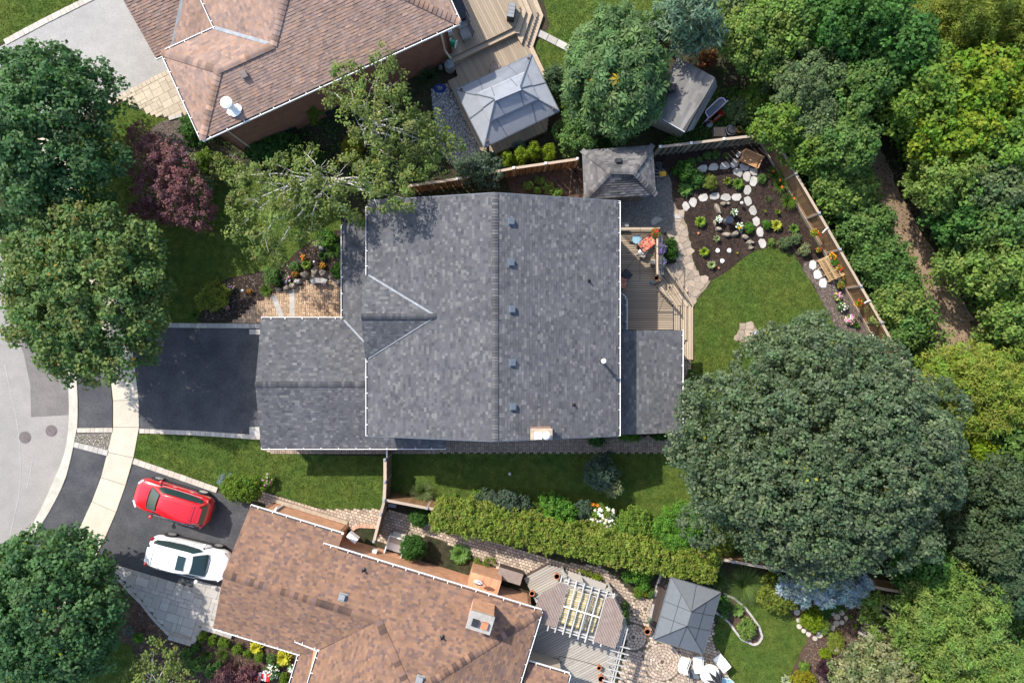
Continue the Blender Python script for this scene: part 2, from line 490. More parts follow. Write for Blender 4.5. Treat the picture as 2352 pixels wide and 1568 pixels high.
# kerb, cast in lengths
kerb = thing('kerb', 'pale concrete kerb curving round the street end', 'kerb', P(160, 950))
kerb['kind'] = 'structure'
def resample(pts, n):
    p = [Vector(q) for q in pts]; d = [0]
    for i in range(1, len(p)): d.append(d[-1] + (p[i] - p[i - 1]).length)
    out = []
    for k in range(n):
        t = d[-1] * k / (n - 1); i = 1
        while i < len(p) - 1 and d[i] < t: i += 1
        out.append(tuple(p[i - 1].lerp(p[i], (t - d[i - 1]) / max(1e-6, d[i] - d[i - 1]))))
    return out
def catmull(pts, m=4):
    p = [Vector(q) for q in pts]; out = []
    for i in range(len(p) - 1):
        a = p[max(0, i - 1)]; b_ = p[i]; c = p[i + 1]; d = p[min(len(p) - 1, i + 2)]
        for k in range(m):
            t = k / m
            out.append(tuple(.5 * ((2 * b_) + (c - a) * t + (2 * a - 5 * b_ + 4 * c - d) * t * t + (3 * b_ - a - 3 * c + d) * t ** 3)))
    return out + [tuple(p[-1])]
kL = W(resample(catmull(kerbL), 41)); kR = W(resample(catmull(kerbR), 41))
for i in range(0, 40, 4):
    b = MB(); poly = kL[i:i + 5] + kR[i:i + 5][::-1]
    b.prism(poly, -.3, .03, inset=.012); b.build('kerb_length', M['kerb'], kerb)
for pts in ([(8, 836), (20, 892), (33, 952), (42, 1010), (45, 1075), (42, 1130), (32, 1178), (20, 1230)], [(73, 1054), (66, 1090), (58, 1122)]):
    q = catmull(pts); sheet('road_seam', [(x - 1.2, y) for x, y in q] + [(x + 1.2, y) for x, y in q[::-1]], -.084, 'greydrive', z0=-.2)
# sidewalk slabs, joint by joint
walk = thing('sidewalk', 'cream concrete sidewalk laid in slabs', 'sidewalk', P(290, 950)); walk['kind'] = 'structure'
slab_L = [(92, 1375), (120, 1326), (150, 1275), (180, 1219), (211, 1151), (232, 1096), (247, 1038), (260, 981), (260, 920), (254, 866), (247, 812), (232, 745), (212, 680), (190, 620), (168, 562), (146, 502), (122, 432), (98, 366), (80, 320)]
slab_R = [(138, 1412), (172, 1362), (203, 1313), (243, 1232), (267, 1176), (289, 1114), (307, 1051), (320, 981), (319, 918), (312, 859), (305, 800), (290, 732), (270, 668), (246, 606), (222, 548), (200, 488), (176, 418), (152, 352), (136, 310)]
for i in range(len(slab_L) - 1):
    a, b_, c, d = [Vector(P2(*q)) for q in (slab_L[i], slab_L[i + 1], slab_R[i + 1], slab_R[i])]
    ce = (a + b_ + c + d) / 4
    q = [tuple(v + (ce - v).normalized() * .016) for v in (a, b_, c, d)]
    mb = MB(); mb.prism(q, -.3, .022 + random.uniform(0, .006), inset=.008); mb.build('sidewalk_slab', M['concrete'], walk)
sheet('sidewalk_bed', slab_L + slab_R[::-1], .008, 'joint')

# lawns
L_front = [(235, 780), (200, 700), (160, 590), (125, 470), (118, 420), (180, 330), (255, 248), (285, 233), (300, 240), (340, 262), (390, 275), (400, 290), (470, 330), (560, 380), (690, 420), (780, 480), (788, 560), (788, 742), (380, 744), (290, 770), (262, 800)]
L_nw = [(-200, -120), (200, -120), (185, -2), (10, 95), (-200, 205)]
L_side = [(316, 996), (588, 1004), (600, 1030), (700, 1044), (885, 1047), (883, 1165), (870, 1169), (750, 1169), (690, 1156), (650, 1141), (610, 1129), (560, 1140), (499, 1121), (307, 1053)]
L_south = [(889, 1040), (1570, 1040), (1650, 1040), (1740, 1100), (1740, 1270), (1650, 1290), (1500, 1262), (1300, 1225), (1120, 1190), (1000, 1168), (886, 1150)]
L_back = [(1592, 700), (1615, 672), (1630, 655), (1638, 642), (1668, 625), (1693, 603.5), (1718, 585), (1740.5, 572.5), (1755, 568.5), (1767, 563.5), (1780, 568), (1805, 577), (1824, 581), (1837, 601), (1843, 620), (1862, 645), (1881, 679), (1899, 712), (1914, 742), (1926, 767), (1975, 860), (1960, 1010), (1700, 1060), (1572, 1045), (1570, 870), (1588, 830), (1592, 826)]
L_ne = [(1225, -120), (1262, 60), (1228, 107), (1260, 178), (1310, 240), (1340, 210), (1500, 80), (1620, -120)]
L_se = [(1640, 1448), (1660, 1400), (1700, 1384), (1810, 1390), (1816, 1402), (1846, 1446), (1856, 1468), (1839, 1498), (1826, 1526), (1819, 1543), (1814, 1568), (1814, 1700), (1695, 1700), (1676, 1568), (1666, 1533), (1651, 1498), (1636, 1470)]
L_sw = [(130, 1530), (235, 1468), (310, 1480), (336, 1505), (330, 1568), (330, 1700), (60, 1700), (60, 1560)]
L_verge = [(171, 997), (258, 993), (256, 1003), (176, 1006)]
LAWNS = [('front_lawn', L_front), ('neighbour_lawn', L_nw), ('side_lawn', L_side), ('rear_side_lawn', L_south), ('back_lawn', L_back), ('neighbour_back_lawn', L_ne), ('garden_lawn', L_se), ('corner_lawn', L_sw)]
for n, p in LAWNS:
    sheet(n, p, 0.0, 'lawn', rough=.03)
sheet('verge_gravel', [(171, 996), (258, 993), (248, 1034), (172, 1012)], .0, 'gravel')

# driveways
sheet('driveway', [(307, 814), (312, 859), (319, 922), (321, 985), (588, 996), (640, 996), (640, 753), (386, 753), (300, 775)], .012, 'asphalt')
sheet('driveway_apron', [(178, 866), (181, 924), (180, 983), (258, 981), (258, 924), (255, 896), (249, 831), (238, 780), (150, 750), (158, 772), (170, 812)], .006, 'asphalt')
sheet('neighbour_driveway', [(307, 1064), (499, 1130), (620, 1172), (620, 1400), (446, 1350), (221, 1281), (245, 1231), (268, 1176), (290, 1114)], .012, 'asphalt')
sheet('neighbour_apron', [(171, 1026), (246, 1046), (231, 1096), (210, 1151), (200, 1176), (166, 1245), (120, 1330), (-30, 1396), (26, 1306), (80, 1229), (115, 1174), (136, 1134), (152, 1101), (165, 1049)], .006, 'asphalt')
sheet('grey_driveway', [(20, 97), (222, -8), (300, -60), (420, -60), (480, 120), (390, 165), (250, 238), (180, 270), (60, 260), (-60, 140)], .012, 'greydrive')

# beds
sheet('front_bed', [(446, 742), (462, 717), (500, 647), (540, 634), (588, 626), (648, 612), (688, 572), (718, 552), (758, 532), (790, 525), (790, 664), (779, 655), (770, 645), (700, 655), (640, 672), (590, 697), (557, 726), (538, 741)], .02, 'mulch', rough=.05, sm=1)
sheet('garden_bed', [(1536, 400), (1505, 372), (1500, 350), (1568, 345), (1745, 326), (1765, 360), (1790, 400), (1816, 462), (1866, 545), (1915, 628), (1962, 708), (1990, 752), (2010, 790), (1930, 775), (1914, 742), (1899, 712), (1881, 679), (1862, 645), (1843, 620), (1837, 601), (1824, 581), (1805, 577), (1780, 568), (1767, 563.5), (1740, 572), (1718, 585), (1693, 603), (1668, 625), (1638, 642), (1617, 636), (1606, 625), (1599, 610), (1592, 587), (1590, 566), (1587, 550), (1582, 528), (1577, 509), (1568, 487), (1555, 480), (1543, 457), (1542, 417)], .014, 'mulch', rough=.03)
sheet('fence_bed', [(1846, 604), (1868, 598), (1893, 590), (1915, 628), (1962, 708), (1990, 752), (2010, 790), (2080, 920), (2000, 900), (1930, 778), (1914, 742), (1899, 712), (1881, 679), (1862, 645), (1844, 620)], .020, 'greymulch', rough=.03)
sheet('corner_bed', [(215, 1300), (282, 1336), (302, 1360), (325, 1382), (350, 1414), (370, 1434), (389, 1455), (390, 1464), (444, 1480), (462, 1438), (490, 1438), (700, 1500), (668, 1570), (668, 1700), (330, 1700), (330, 1560), (300, 1480), (240, 1460), (215, 1380)], .010, 'brownmulch', rough=.05)
sheet('round_stone_bed', [(1814, 1401), (1822, 1388), (1840, 1372), (1905, 1360), (2010, 1340), (2062, 1366), (2064, 1450), (2000, 1480), (1980, 1568), (1990, 1700), (1814, 1700), (1819, 1543), (1839, 1498), (1856, 1468), (1846, 1446), (1824, 1418)], .012, 'brownmulch', rough=.05, sm=1)
sheet('maple_bed', [(388, 275), (420, 266), (440, 300), (520, 340), (560, 372), (470, 400), (350, 380), (330, 320), (352, 290)], .012, 'greymulch', rough=.05)
sheet('shade_bed', [(470, 325), (700, 215), (960, 120), (1030, 140), (1050, 180), (1030, 190), (1110, 350), (1190, 360), (1320, 330), (1320, 372), (1060, 428), (940, 445), (800, 480), (690, 430), (560, 380)], .008, 'soil', rough=.05)
sheet('white_gravel_bed', [(990, 205), (1028, 190), (1050, 250), (1105, 345), (1080, 372), (1040, 380), (1005, 345), (1000, 260)], .014, 'gravel', rough=.04)
sheet('gravel_yard', [(1400, 440), (1505, 440), (1512, 380), (1530, 392), (1542, 417), (1545, 460), (1550, 490), (1545, 532), (1500, 536), (1400, 536)], .010, 'gravel', rough=.02)
sheet('vegetable_plot', [(1176, 445), (1160, 400), (1180, 392), (1320, 372), (1345, 400), (1345, 470), (1200, 470)], .010, 'brownmulch', rough=.03)
sheet('shed_yard', [(1300, 250), (1480, 200), (1600, 120), (1690, 150), (1740, 330), (1500, 350), (1320, 345), (1290, 300)], .004, 'soil')
sheet('south_bed', [(886, 1153), (1000, 1168), (1120, 1190), (1300, 1225), (1500, 1262), (1650, 1292), (1660, 1275), (1560, 1255), (1400, 1215), (1310, 1200), (1200, 1185), (1120, 1165), (1010, 1140), (960, 1128), (930, 1135)], .014, 'soil', rough=.06, sm=1)

# dirt trail through the wood
trail_c = [(1990, 330), (2020, 400), (2036, 445), (2060, 492), (2088, 548), (2122, 604), (2152, 668), (2176, 728), (2206, 790), (2260, 880), (2330, 990), (2420, 1130)]
tw = [24, 25, 26, 28, 30, 34, 40, 46, 52, 52, 50, 50]
tl = [(x - w_, y + w_ * .45) for (x, y), w_ in zip(trail_c, tw)]; trr = [(x + w_, y - w_ * .45) for (x, y), w_ in zip(trail_c, tw)]
sheet('dirt_trail', catmull(tl) + catmull(trr)[::-1], .004, 'trail', rough=.09)
sheet('sand_clearing', [(2270, 1460), (2330, 1480), (2360, 1530), (2420, 1640), (2290, 1640), (2290, 1540)], .004, 'trail', rough=.08)

# loose stuff: grass blades, mulch chips, pebbles
def blades(name, poly, dens, mat_, cols, hgt=(.03, .06), parent=None):
    p = W(poly); n = int(abs(sgn_area(p)) * dens)
    q = rand_in(p, n); n = len(q)
    ang = rng.uniform(0, 2 * np.pi, n); hh = rng.uniform(*hgt, n); wd = rng.uniform(.012, .026, n)
    lean = rng.uniform(.2, 1.0, n)
    base = np.c_[q, np.zeros(n)]
    t = np.c_[np.cos(ang), np.sin(ang), np.zeros(n)]
    l2 = rng.uniform(0, 2 * np.pi, n)
    tip = base + np.c_[np.cos(l2) * hh * lean, np.sin(l2) * hh * lean, hh]
    v = np.stack((base - t * wd[:, None], base + t * wd[:, None], tip), 1).reshape(-1, 3)
    c = np.array(cols)[rng.integers(0, len(cols), n)] * rng.uniform(.7, 1.35, (n, 1))
    me = np_mesh(name, v, np.arange(3 * n).reshape(-1, 3), c, M[mat_], 3)
    o = link(name, me, parent); o['kind'] = 'stuff'
    return o
GR = [(.075, .125, .018), (.06, .11, .016), (.095, .13, .02), (.05, .095, .016)]
for nme, p, d in (('grass', L_side, 500), ('grass', L_south, 400), ('grass', L_back, 500), ('grass', L_front, 260), ('grass', L_ne, 380), ('grass', L_se, 450), ('grass', [(0, 0), (185, -2), (10, 95), (0, 100)], 450), ('grass', L_sw, 300)):
    blades(nme, p, d, 'blade', GR)

def chips(name, poly, dens, cols, s=(.02, .06), z=.03, flat=.5):
    p = W(poly); n = int(abs(sgn_area(p)) * dens); q = rand_in(p, n)
    a = rng.uniform(0, 2 * np.pi, n); L = rng.uniform(*s, n); wd = L * rng.uniform(.25, .8, n)
    t = np.c_[np.cos(a), np.sin(a), rng.uniform(-flat, flat, n)] * L[:, None]; bb = np.c_[-np.sin(a), np.cos(a), rng.uniform(-flat, flat, n)] * wd[:, None]
    ce = np.c_[q, rng.uniform(z * .7, z * 1.3, n)]
    v = np.stack((ce - t, ce - bb, ce + t, ce + bb), 1).reshape(-1, 3)
    c = np.array(cols)[rng.integers(0, len(cols), n)] * rng.uniform(.6, 1.5, (n, 1))
    o = link(name, np_mesh(name, v, np.arange(4 * n).reshape(-1, 4), c, M['chip']))
    o['kind'] = 'stuff'
DK = [(.045, .03, .024), (.03, .02, .017), (.07, .045, .035), (.025, .018, .016)]
GM = [(.17, .135, .115), (.10, .08, .068), (.2, .165, .145), (.07, .055, .05)]
BM = [(.14, .09, .065), (.09, .06, .045), (.19, .13, .10), (.055, .04, .032)]
chips('mulch_chips', [(1545, 420), (1745, 330), (1866, 545), (1843, 605), (1780, 566), (1720, 582), (1638, 640), (1600, 605), (1582, 525)], 160, DK)
chips('mulch_chips', [(1846, 604), (1893, 590), (1990, 752), (1930, 772), (1881, 679)], 260, GM)
chips('mulch_chips', [(500, 650), (648, 615), (718, 555), (788, 530), (785, 640), (640, 668), (540, 735), (465, 735)], 160, DK + GM)
chips('mulch_chips', [(282, 1336), (389, 1458), (444, 1480), (480, 1445), (690, 1500), (660, 1570), (340, 1570)], 150, BM)
chips('mulch_chips', [(1822, 1390), (2010, 1345), (2055, 1370), (2050, 1450), (1980, 1568), (1822, 1568), (1856, 1468)], 200, BM + GM)
chips('mulch_chips', [(352, 292), (420, 268), (550, 372), (470, 395), (352, 375)], 150, GM)
chips('gravel', [(171, 1000), (258, 995), (248, 1032), (172, 1011)], 500, [(.42, .36, .3), (.3, .25, .2), (.2, .15, .1), (.5, .45, .4), (.1, .12, .03)], (.015, .04))
chips('gravel', [(990, 205), (1028, 192), (1105, 345), (1080, 372), (1040, 380), (1005, 345)], 600, [(.42, .42, .42), (.3, .3, .3), (.2, .2, .2), (.55, .54, .52)], (.025, .06))
chips('gravel', [(1400, 445), (1505, 440), (1542, 417), (1548, 490), (1545, 530), (1400, 532)], 320, [(.2, .19, .17), (.14, .135, .12), (.28, .26, .23)], (.015, .04))
chips('leaf_litter', [(1980, 380), (2060, 360), (2300, 800), (2300, 900), (2160, 800)], 60, [(.2, .12, .07), (.12, .08, .05), (.06, .06, .02)], (.03, .08), .02)

# ---------------------------------------------------------------- paving pieces
def bricks(name, poly, bl, bw, ang, gap, h, cols, parent, pattern='running', z=.015, rings=None, jit=.006, inset=.0):
    """many small paving bricks, real geometry joined into one part"""
    p = W(poly); ca, sa = math.cos(ang), math.sin(ang)
    loc = [(x * ca + y * sa, -x * sa + y * ca) for x, y in p]
    x0 = min(q[0] for q in loc); x1 = max(q[0] for q in loc); y0 = min(q[1] for q in loc); y1 = max(q[1] for q in loc)
    cand = []
    if pattern == 'running':
        r = 0; y = y0
        while y < y1:
            x = x0 - (bl / 2 if r % 2 else 0) + random.uniform(-.01, .01)
            while x < x1:
                cand.append((x + bl / 2, y + bw / 2, bl, bw)); x += bl
            y += bw; r += 1
    elif pattern == 'basket':
        s = bl; i = 0; y = y0
        while y < y1:
            j = 0; x = x0
            while x < x1:
                if (i + j) % 2:
                    cand += [(x + bl / 2, y + bl * .25, bl, bl / 2), (x + bl / 2, y + bl * .75, bl, bl / 2)]
                else:
                    cand += [(x + bl * .25, y + bl / 2, bl / 2, bl), (x + bl * .75, y + bl / 2, bl / 2, bl)]
                x += s; j += 1
            y += s; i += 1
    else:                                   # herringbone
        n = int(max(x1 - x0, y1 - y0) / bw) + 6
        for i in range(-n, n):
            for j in range(-n, n):
                bx = x0 + (i + j * 1.0) * bw; by = y0 + (j - i) * bw if False else y0 + j * bw
                k = (i - j) % 4
                X = x0 + i * bw; Y = y0 + j * bw
                if k == 0: cand.append((X + bw, Y + bw / 2, bl, bw))
                elif k == 2: cand.append((X + bw / 2, Y + bw, bw, bl)) if False else cand.append((X + bw / 2, Y + 0.0, bw, bl))
    mb = MB(); A = np.array([(c[0], c[1]) for c in cand])
    ok = inside(loc, A[:, 0], A[:, 1])
    rc = []
    if rings:
        for (rx, ry, rr) in rings:
            c = P2(rx, ry); lc = (c[0] * ca + c[1] * sa, -c[0] * sa + c[1] * ca)
            ok &= np.hypot(A[:, 0] - lc[0], A[:, 1] - lc[1]) > rr
            rad_ = bw * .6
            while rad_ + bw <= rr + .02:
                n = max(5, int(2 * math.pi * (rad_ + bw / 2) / bl))
                for k in range(n):
                    t = 2 * math.pi * (k + .5 * random.random() * .1) / n + rad_ * 3
                    rc.append((c[0] + math.cos(t) * (rad_ + bw / 2), c[1] + math.sin(t) * (rad_ + bw / 2), 2 * math.pi * (rad_ + bw / 2) / n, bw, t + math.pi / 2))
                rad_ += bw
    def put(X, Y, l, w_, a):
        l -= gap; w_ -= gap
        zt = z + h + random.uniform(-jit, jit) * .6
        c = random.choice(cols); f = random.uniform(.8, 1.2)
        col = tuple(q * f for q in c)
        c2, s2 = math.cos(a), math.sin(a); vs = []
        for zz, e in ((z - .01, 0), (zt, -.007)):
            for dx, dy in ((-.5, -.5), (.5, -.5), (.5, .5), (-.5, .5)):
                xx = dx * (l + e * 2); yy = dy * (w_ + e * 2)
                vs.append((X + xx * c2 - yy * s2, Y + xx * s2 + yy * c2, zz))
        mb.add(vs, [(4, 5, 6, 7), (0, 1, 5, 4), (1, 2, 6, 5), (2, 3, 7, 6), (3, 0, 4, 7)], col)
    for c, o in zip(cand, ok):
        if o:
            put(c[0] * ca - c[1] * sa, c[0] * sa + c[1] * ca, c[2], c[3], ang + random.uniform(-.01, .01))
    pa = np.array([(q[0], q[1]) for q in rc]) if rc else np.zeros((0, 2))
    if len(rc):
        oki = inside(p, pa[:, 0], pa[:, 1])
        for q, o in zip(rc, oki):
            if o: put(*q)
    return mb.build(name, M['brickpave'], parent, kind='stuff')

def path(name, poly, base, z=.010, rough=0.0):
    o = sheet(name, poly, z, base, rough=rough)
    return o

BR_BEIGE = [(.44, .30, .19), (.40, .27, .175), (.47, .33, .22), (.36, .25, .165)]
BR_GREY = [(.27, .225, .185), (.24, .2, .165), (.30, .25, .205), (.22, .175, .145)]
BR_COB = [(.42, .33, .25), (.38, .30, .235), (.46, .36, .275), (.34, .26, .20)]
front_patio_poly = [(530, 741), (540, 735), (557, 725), (588, 695), (625, 676), (634, 668), (673, 664), (697, 650), (712, 640), (735, 634), (758, 636), (774, 648), (786, 664), (792, 680), (792, 742)]
pt = path('front_patio', front_patio_poly, 'sand', .018)
bricks('paving_bricks', front_patio_poly, .22, .11, 0, .014, .02, BR_BEIGE, pt, 'basket', .016)
for (a, b_) in (((629, 679), (652, 741)), ((671, 664), (672.5, 741))):
    A = P(*a); B = P(*b_); n = 5; d = (B - A) / n
    for k in range(n):
        c = A + d * (k + .5)
        block('soldier_slab', pt, 'paver', (c.x, c.y, .028), (d.length - .012, .30, .04), math.atan2(d.y, d.x))
sp = [(604, 1026), (612, 1036), (632, 1042), (885, 1042), (893, 1040), (1560, 1039), (1570, 1033), (1577, 1012), (1570, 880), (1586, 840), (1586, 812), (1560, 812), (1560, 1002), (1020, 1005), (1020, 1026)]
pt = path('south_brick_path', sp, 'joint', .012)
bricks('paving_bricks', sp, .22, .11, 0, .014, .02, [(.34, .26, .195), (.30, .23, .175), (.37, .285, .22)], pt, 'basket', .012)
sp = [(588, 1150), (605, 1129), (650, 1142), (690, 1157), (750, 1170), (880, 1169), (866, 1210), (820, 1207), (806, 1216), (700, 1188), (640, 1172)]
pt = path('neighbour_brick_path', sp, 'joint', .012)
bricks('paving_bricks', sp, .20, .16, rad(-17), .016, .02, BR_COB, pt, 'running', .012)
sp = [(868, 1238), (884, 1170), (930, 1178), (960, 1190), (1060, 1222), (1176, 1256), (1251, 1280), (1296, 1291), (1381, 1300), (1416, 1325), (1448, 1360), (1498, 1378), (1520, 1330), (1640, 1362), (1640, 1448), (1636, 1470), (1651, 1498), (1666, 1533), (1676, 1568), (1695, 1640), (1395, 1640), (1421, 1568), (1436, 1488), (1441, 1436), (1411, 1366), (1393, 1338), (1316, 1313), (1293, 1310), (1251, 1295), (1201, 1325), (1100, 1286), (1060, 1262), (1000, 1235), (960, 1228), (930, 1235), (905, 1262)]
pt = path('patio_and_path', sp, 'joint', .012)
bricks('paving_cobbles', sp, .20, .165, rad(-17), .020, .02, BR_COB, pt, 'running', .012, rings=[(1521, 1519, 1.15), (1455, 1462, .9), (1482, 1398, .8)])

def edge_row(parent, m, pts, wdt, bl, z=.02, h=.06, gap=.014, name='edging_stone', var=.0):
    pts = [P(*q) for q in pts]
    for i in range(len(pts) - 1):
        a, b_ = pts[i], pts[i + 1]; d = b_ - a; n = max(1, round(d.length / bl)); u = d / n
        cuts = [0.0] + [k + (random.uniform(-var, var) if var else 0) for k in range(1, n)] + [float(n)]
        for k in range(n):
            c = a + u * ((cuts[k] + cuts[k + 1]) / 2); l = u.length * (cuts[k + 1] - cuts[k])
            block(name, parent, m, (c.x, c.y, z + random.uniform(-.004, .004)), (l - gap, wdt * random.uniform(.97, 1.02), h), math.atan2(d.y, d.x) + random.uniform(-.012, .012))

def edging(label, m, rows, group='driveway edgings'):
    t = thing('driveway_edging', label, 'edging', P(*rows[0][0][0]), group=group)
    for r in rows: edge_row(t, m, *r[:3], **(r[3] if len(r) > 3 else {}))
    return t
edging('row of beige edging stones between the dark driveway and the side lawn', 'edging', [([(321, 989), (450, 994), (598, 1004)], .26, .30)])
edging('short row of edging stones below the dark apron by the kerb', 'edging', [([(178, 988), (259, 987)], .26, .27)])
edging('pale grey slabs along the top edge of the dark driveway', 'paver', [([(384, 747), (600, 748.5)], .27, .34, dict(var=.1)), ([(573, 762), (600, 762)], .3, .35), ([(573, 990), (598, 990)], .5, .32)])
edging('pale edging stones beside the gravel wedge by the kerb', 'paver', [([(171, 1020), (248, 1040)], .32, .28)])
edging('pale edging stones above the red car', 'edging', [([(307, 1058), (400, 1090), (499, 1125)], .33, .36, dict(var=.12))])
edging('pale edging stones along the top left corner lawn', 'edging', [([(12, 98), (100, 51), (222, -10)], .34, .30)])
edging('beige edging stones between grey drive and paved corner', 'beigepaver', [([(250, 240), (300, 211), (392, 163)], .26, .26)])
edging('curved border stones beside the mulch under the round tree', 'paver', [([(222, 1299), (265, 1322), (282, 1338), (302, 1361), (325, 1383), (350, 1416), (370, 1437), (389, 1456)], .16, .34, dict(h=.1))])
edging('raised pale step stones at the foot of the grey slab drive', 'paver', [([(390, 1459), (443, 1475)], .26, .40, dict(h=.3, z=.06)), ([(445, 1474), (462, 1440)], .26, .45, dict(h=.3, z=.06)), ([(466, 1437), (500, 1446), (535, 1458)], .26, .42, dict(h=.3, z=.06))])
edging('clay brick edging curving round the little soil bed', 'clay', [([(809, 1216), (816, 1210), (826, 1207), (866, 1209)], .2, .2, dict(h=.1))])
edging('white stone kerb at the corner of the beige pavers', 'palestone', [([(389, 274), (419, 265)], .2, .4, dict(h=.16))])

def ashlar(parent, poly, unit_, ang, m, name='paver', z=.014, h=.05, gap=.016):
    """random-size rectangular slabs, each one its own part"""
    p = W(poly); ca, sa = math.cos(ang), math.sin(ang)
    loc = [(x * ca + y * sa, -x * sa + y * ca) for x, y in p]
    x0 = min(q[0] for q in loc); x1 = max(q[0] for q in loc); y0 = min(q[1] for q in loc); y1 = max(q[1] for q in loc)
    nx = int((x1 - x0) / unit_) + 1; ny = int((y1 - y0) / unit_) + 1
    ii, jj = np.meshgrid(np.arange(nx), np.arange(ny), indexing='ij')
    ok = inside(loc, x0 + (ii + .5) * unit_, y0 + (jj + .5) * unit_)
    used = ~ok
    sizes = [(2, 2), (3, 2), (2, 3), (2, 2), (1, 2), (2, 1), (3, 2), (2, 3)]
    for i in range(nx):
        for j in range(ny):
            if used[i, j]: continue
            opts = sizes[:]; random.shuffle(opts)
            for (a, b_) in opts + [(2, 2), (1, 2), (2, 1), (1, 1)]:
                if i + a <= nx and j + b_ <= ny and not used[i:i + a, j:j + b_].any():
                    used[i:i + a, j:j + b_] = True
                    X = x0 + (i + a / 2) * unit_; Y = y0 + (j + b_ / 2) * unit_
                    block(name, parent, m, (X * ca - Y * sa, X * sa + Y * ca, z + random.uniform(0, .004)), (a * unit_ - gap, b_ * unit_ - gap, h), ang)
                    break
slab_poly = [(222, 1284), (446, 1353), (451, 1331), (512, 1346), (520, 1380), (495, 1440), (462, 1437), (446, 1474), (390, 1458), (370, 1434), (350, 1413), (325, 1380), (302, 1358), (282, 1334), (265, 1318)]
pt = path('slab_drive', slab_poly, 'joint', .016)
ashlar(pt, slab_poly, .255, rad(-16.5), 'paver', z=.012)
bp = [(262, 246), (300, 217), (392, 168), (440, 168), (470, 262), (419, 264), (390, 272), (340, 260), (300, 240), (285, 232)]
pt = path('beige_paved_corner', bp, 'joint', .016)
ashlar(pt, bp, .215, rad(27), 'beigepaver', z=.012)

# ---------------------------------------------------------------- crazy paving, made of cells
def voronoi(poly, s, gap, jit=.35):
    xs = [q[0] for q in poly]; ys = [q[1] for q in poly]; seeds = []
    y = min(ys) - s; r = 0
    while y < max(ys) + s:
        x = min(xs) - s + (s / 2 if r % 2 else 0)
        while x < max(xs) + s:
            seeds.append((x + random.uniform(-jit, jit) * s, y + random.uniform(-jit, jit) * s)); x += s
        y += s * .87; r += 1
    A = np.array(seeds); ok = inside(poly, A[:, 0], A[:, 1]); out = []
    for k in np.nonzero(ok)[0]:
        c = A[k]; d = np.hypot(*(A - c).T); nb = [i for i in np.argsort(d)[1:14]]
        cell = [(c[0] + s * math.cos(t), c[1] + s * math.sin(t)) for t in np.linspace(0, 2 * np.pi, 13)[:-1]]
        for i in nb:
            mx = (A[i] + c) / 2; nx_ = (A[i] - c) / d[i]; off = gap / 2
            new = []
            for q in range(len(cell)):
                a = cell[q - 1]; b_ = cell[q]
                da = (a[0] - mx[0]) * nx_[0] + (a[1] - mx[1]) * nx_[1] + off; db = (b_[0] - mx[0]) * nx_[0] + (b_[1] - mx[1]) * nx_[1] + off
                if da <= 0: new.append(a)
                if (da < 0) != (db < 0) and da != db:
                    t = da / (da - db); new.append((a[0] + (b_[0] - a[0]) * t, a[1] + (b_[1] - a[1]) * t))
                if False: pass
            cell = new
            if len(cell) < 3: break
        if len(cell) >= 3: out.append(cell)
    return out
fp = [(1546, 462), (1566, 487), (1574, 509), (1579, 528), (1584, 550), (1587, 566), (1590, 590), (1597, 612), (1604, 627), (1615, 638), (1632, 644), (1628, 655), (1612, 672), (1593, 697), (1576, 690), (1562, 650), (1540, 640), (1524, 612), (1556, 600), (1557, 560), (1530, 535), (1546, 530)]
pt = path('flagstone_path', fp, 'sand', .012, rough=.04)
for cell in voronoi(W(fp), .44, .016):
    mb = MB(); mb.prism(cell, 0, .035 + random.uniform(0, .012), inset=.012); mb.build('flagstone', M['flag'], pt)
fp = [(1478, 470), (1538, 470), (1540, 528), (1500, 526)]
pt = path('shaded_flagstones', [(1486, 480), (1538, 478), (1540, 526), (1500, 524)], 'gravel', .013)
for cell in voronoi(W(fp), .62, .09):
    if random.random() < .5:
        mb = MB(); mb.prism(cell, 0, .032, inset=.012); mb.build('flagstone', M['paver'], pt)
cp = [(1694, 762), (1700, 749), (1716, 742), (1734, 747), (1740, 760), (1738, 776), (1720, 790), (1700, 785), (1692, 775)]
pt = path('flagstone_circle', cp, 'sand', .014)
for cell in voronoi(W(smooth_poly(cp)), .42, .03):
    mb = MB(); mb.prism(cell, 0, .04, inset=.012); mb.build('flagstone', M['flag'], pt)
sw_ = [(1231, 76), (1240, 68), (1312, 106), (1318, 112), (1303, 122), (1296, 118)]
pt = path('slab_walk', [(1230, 82), (1240, 69), (1315, 108), (1303, 120)], 'joint', .012)
A = P(1236, 76); B = P(1322, 120); d = (B - A) / 4
for k in range(4):
    c = A + d * (k + .5); block('walk_slab', pt, 'paver', (c.x, c.y, .03), (d.length - .03, .40, .06), math.atan2(d.y, d.x))
# ================================================================ houses
PAL_GREY = [(0.0818, 0.0828, 0.0878), (0.0868, 0.0876, 0.0923), (0.0781, 0.0792, 0.0855), (0.0905, 0.09, 0.0946), (0.0843, 0.0852, 0.0901), (0.0818, 0.0828, 0.0889), (0.128, 0.126, 0.125), (0.0645, 0.066, 0.073), (0.105, 0.104, 0.106)]
PAL_TAN = [(0.258, 0.173, 0.134), (0.239, 0.161, 0.127), (0.277, 0.185, 0.142), (0.22, 0.156, 0.13), (0.252, 0.171, 0.134), (0.284, 0.177, 0.126), (0.208, 0.146, 0.125)]
PAL_BROWN = [(0.198, 0.117, 0.078), (0.216, 0.124, 0.08), (0.19, 0.11, 0.074), (0.15, 0.0918, 0.072), (0.168, 0.102, 0.074), (0.226, 0.13, 0.08), (0.132, 0.0864, 0.072), (0.206, 0.121, 0.078)]
PAL_SHED = [(0.126, 0.12, 0.117), (0.108, 0.104, 0.104), (0.14, 0.131, 0.124), (0.0945, 0.0936, 0.0972), (0.162, 0.155, 0.149)]
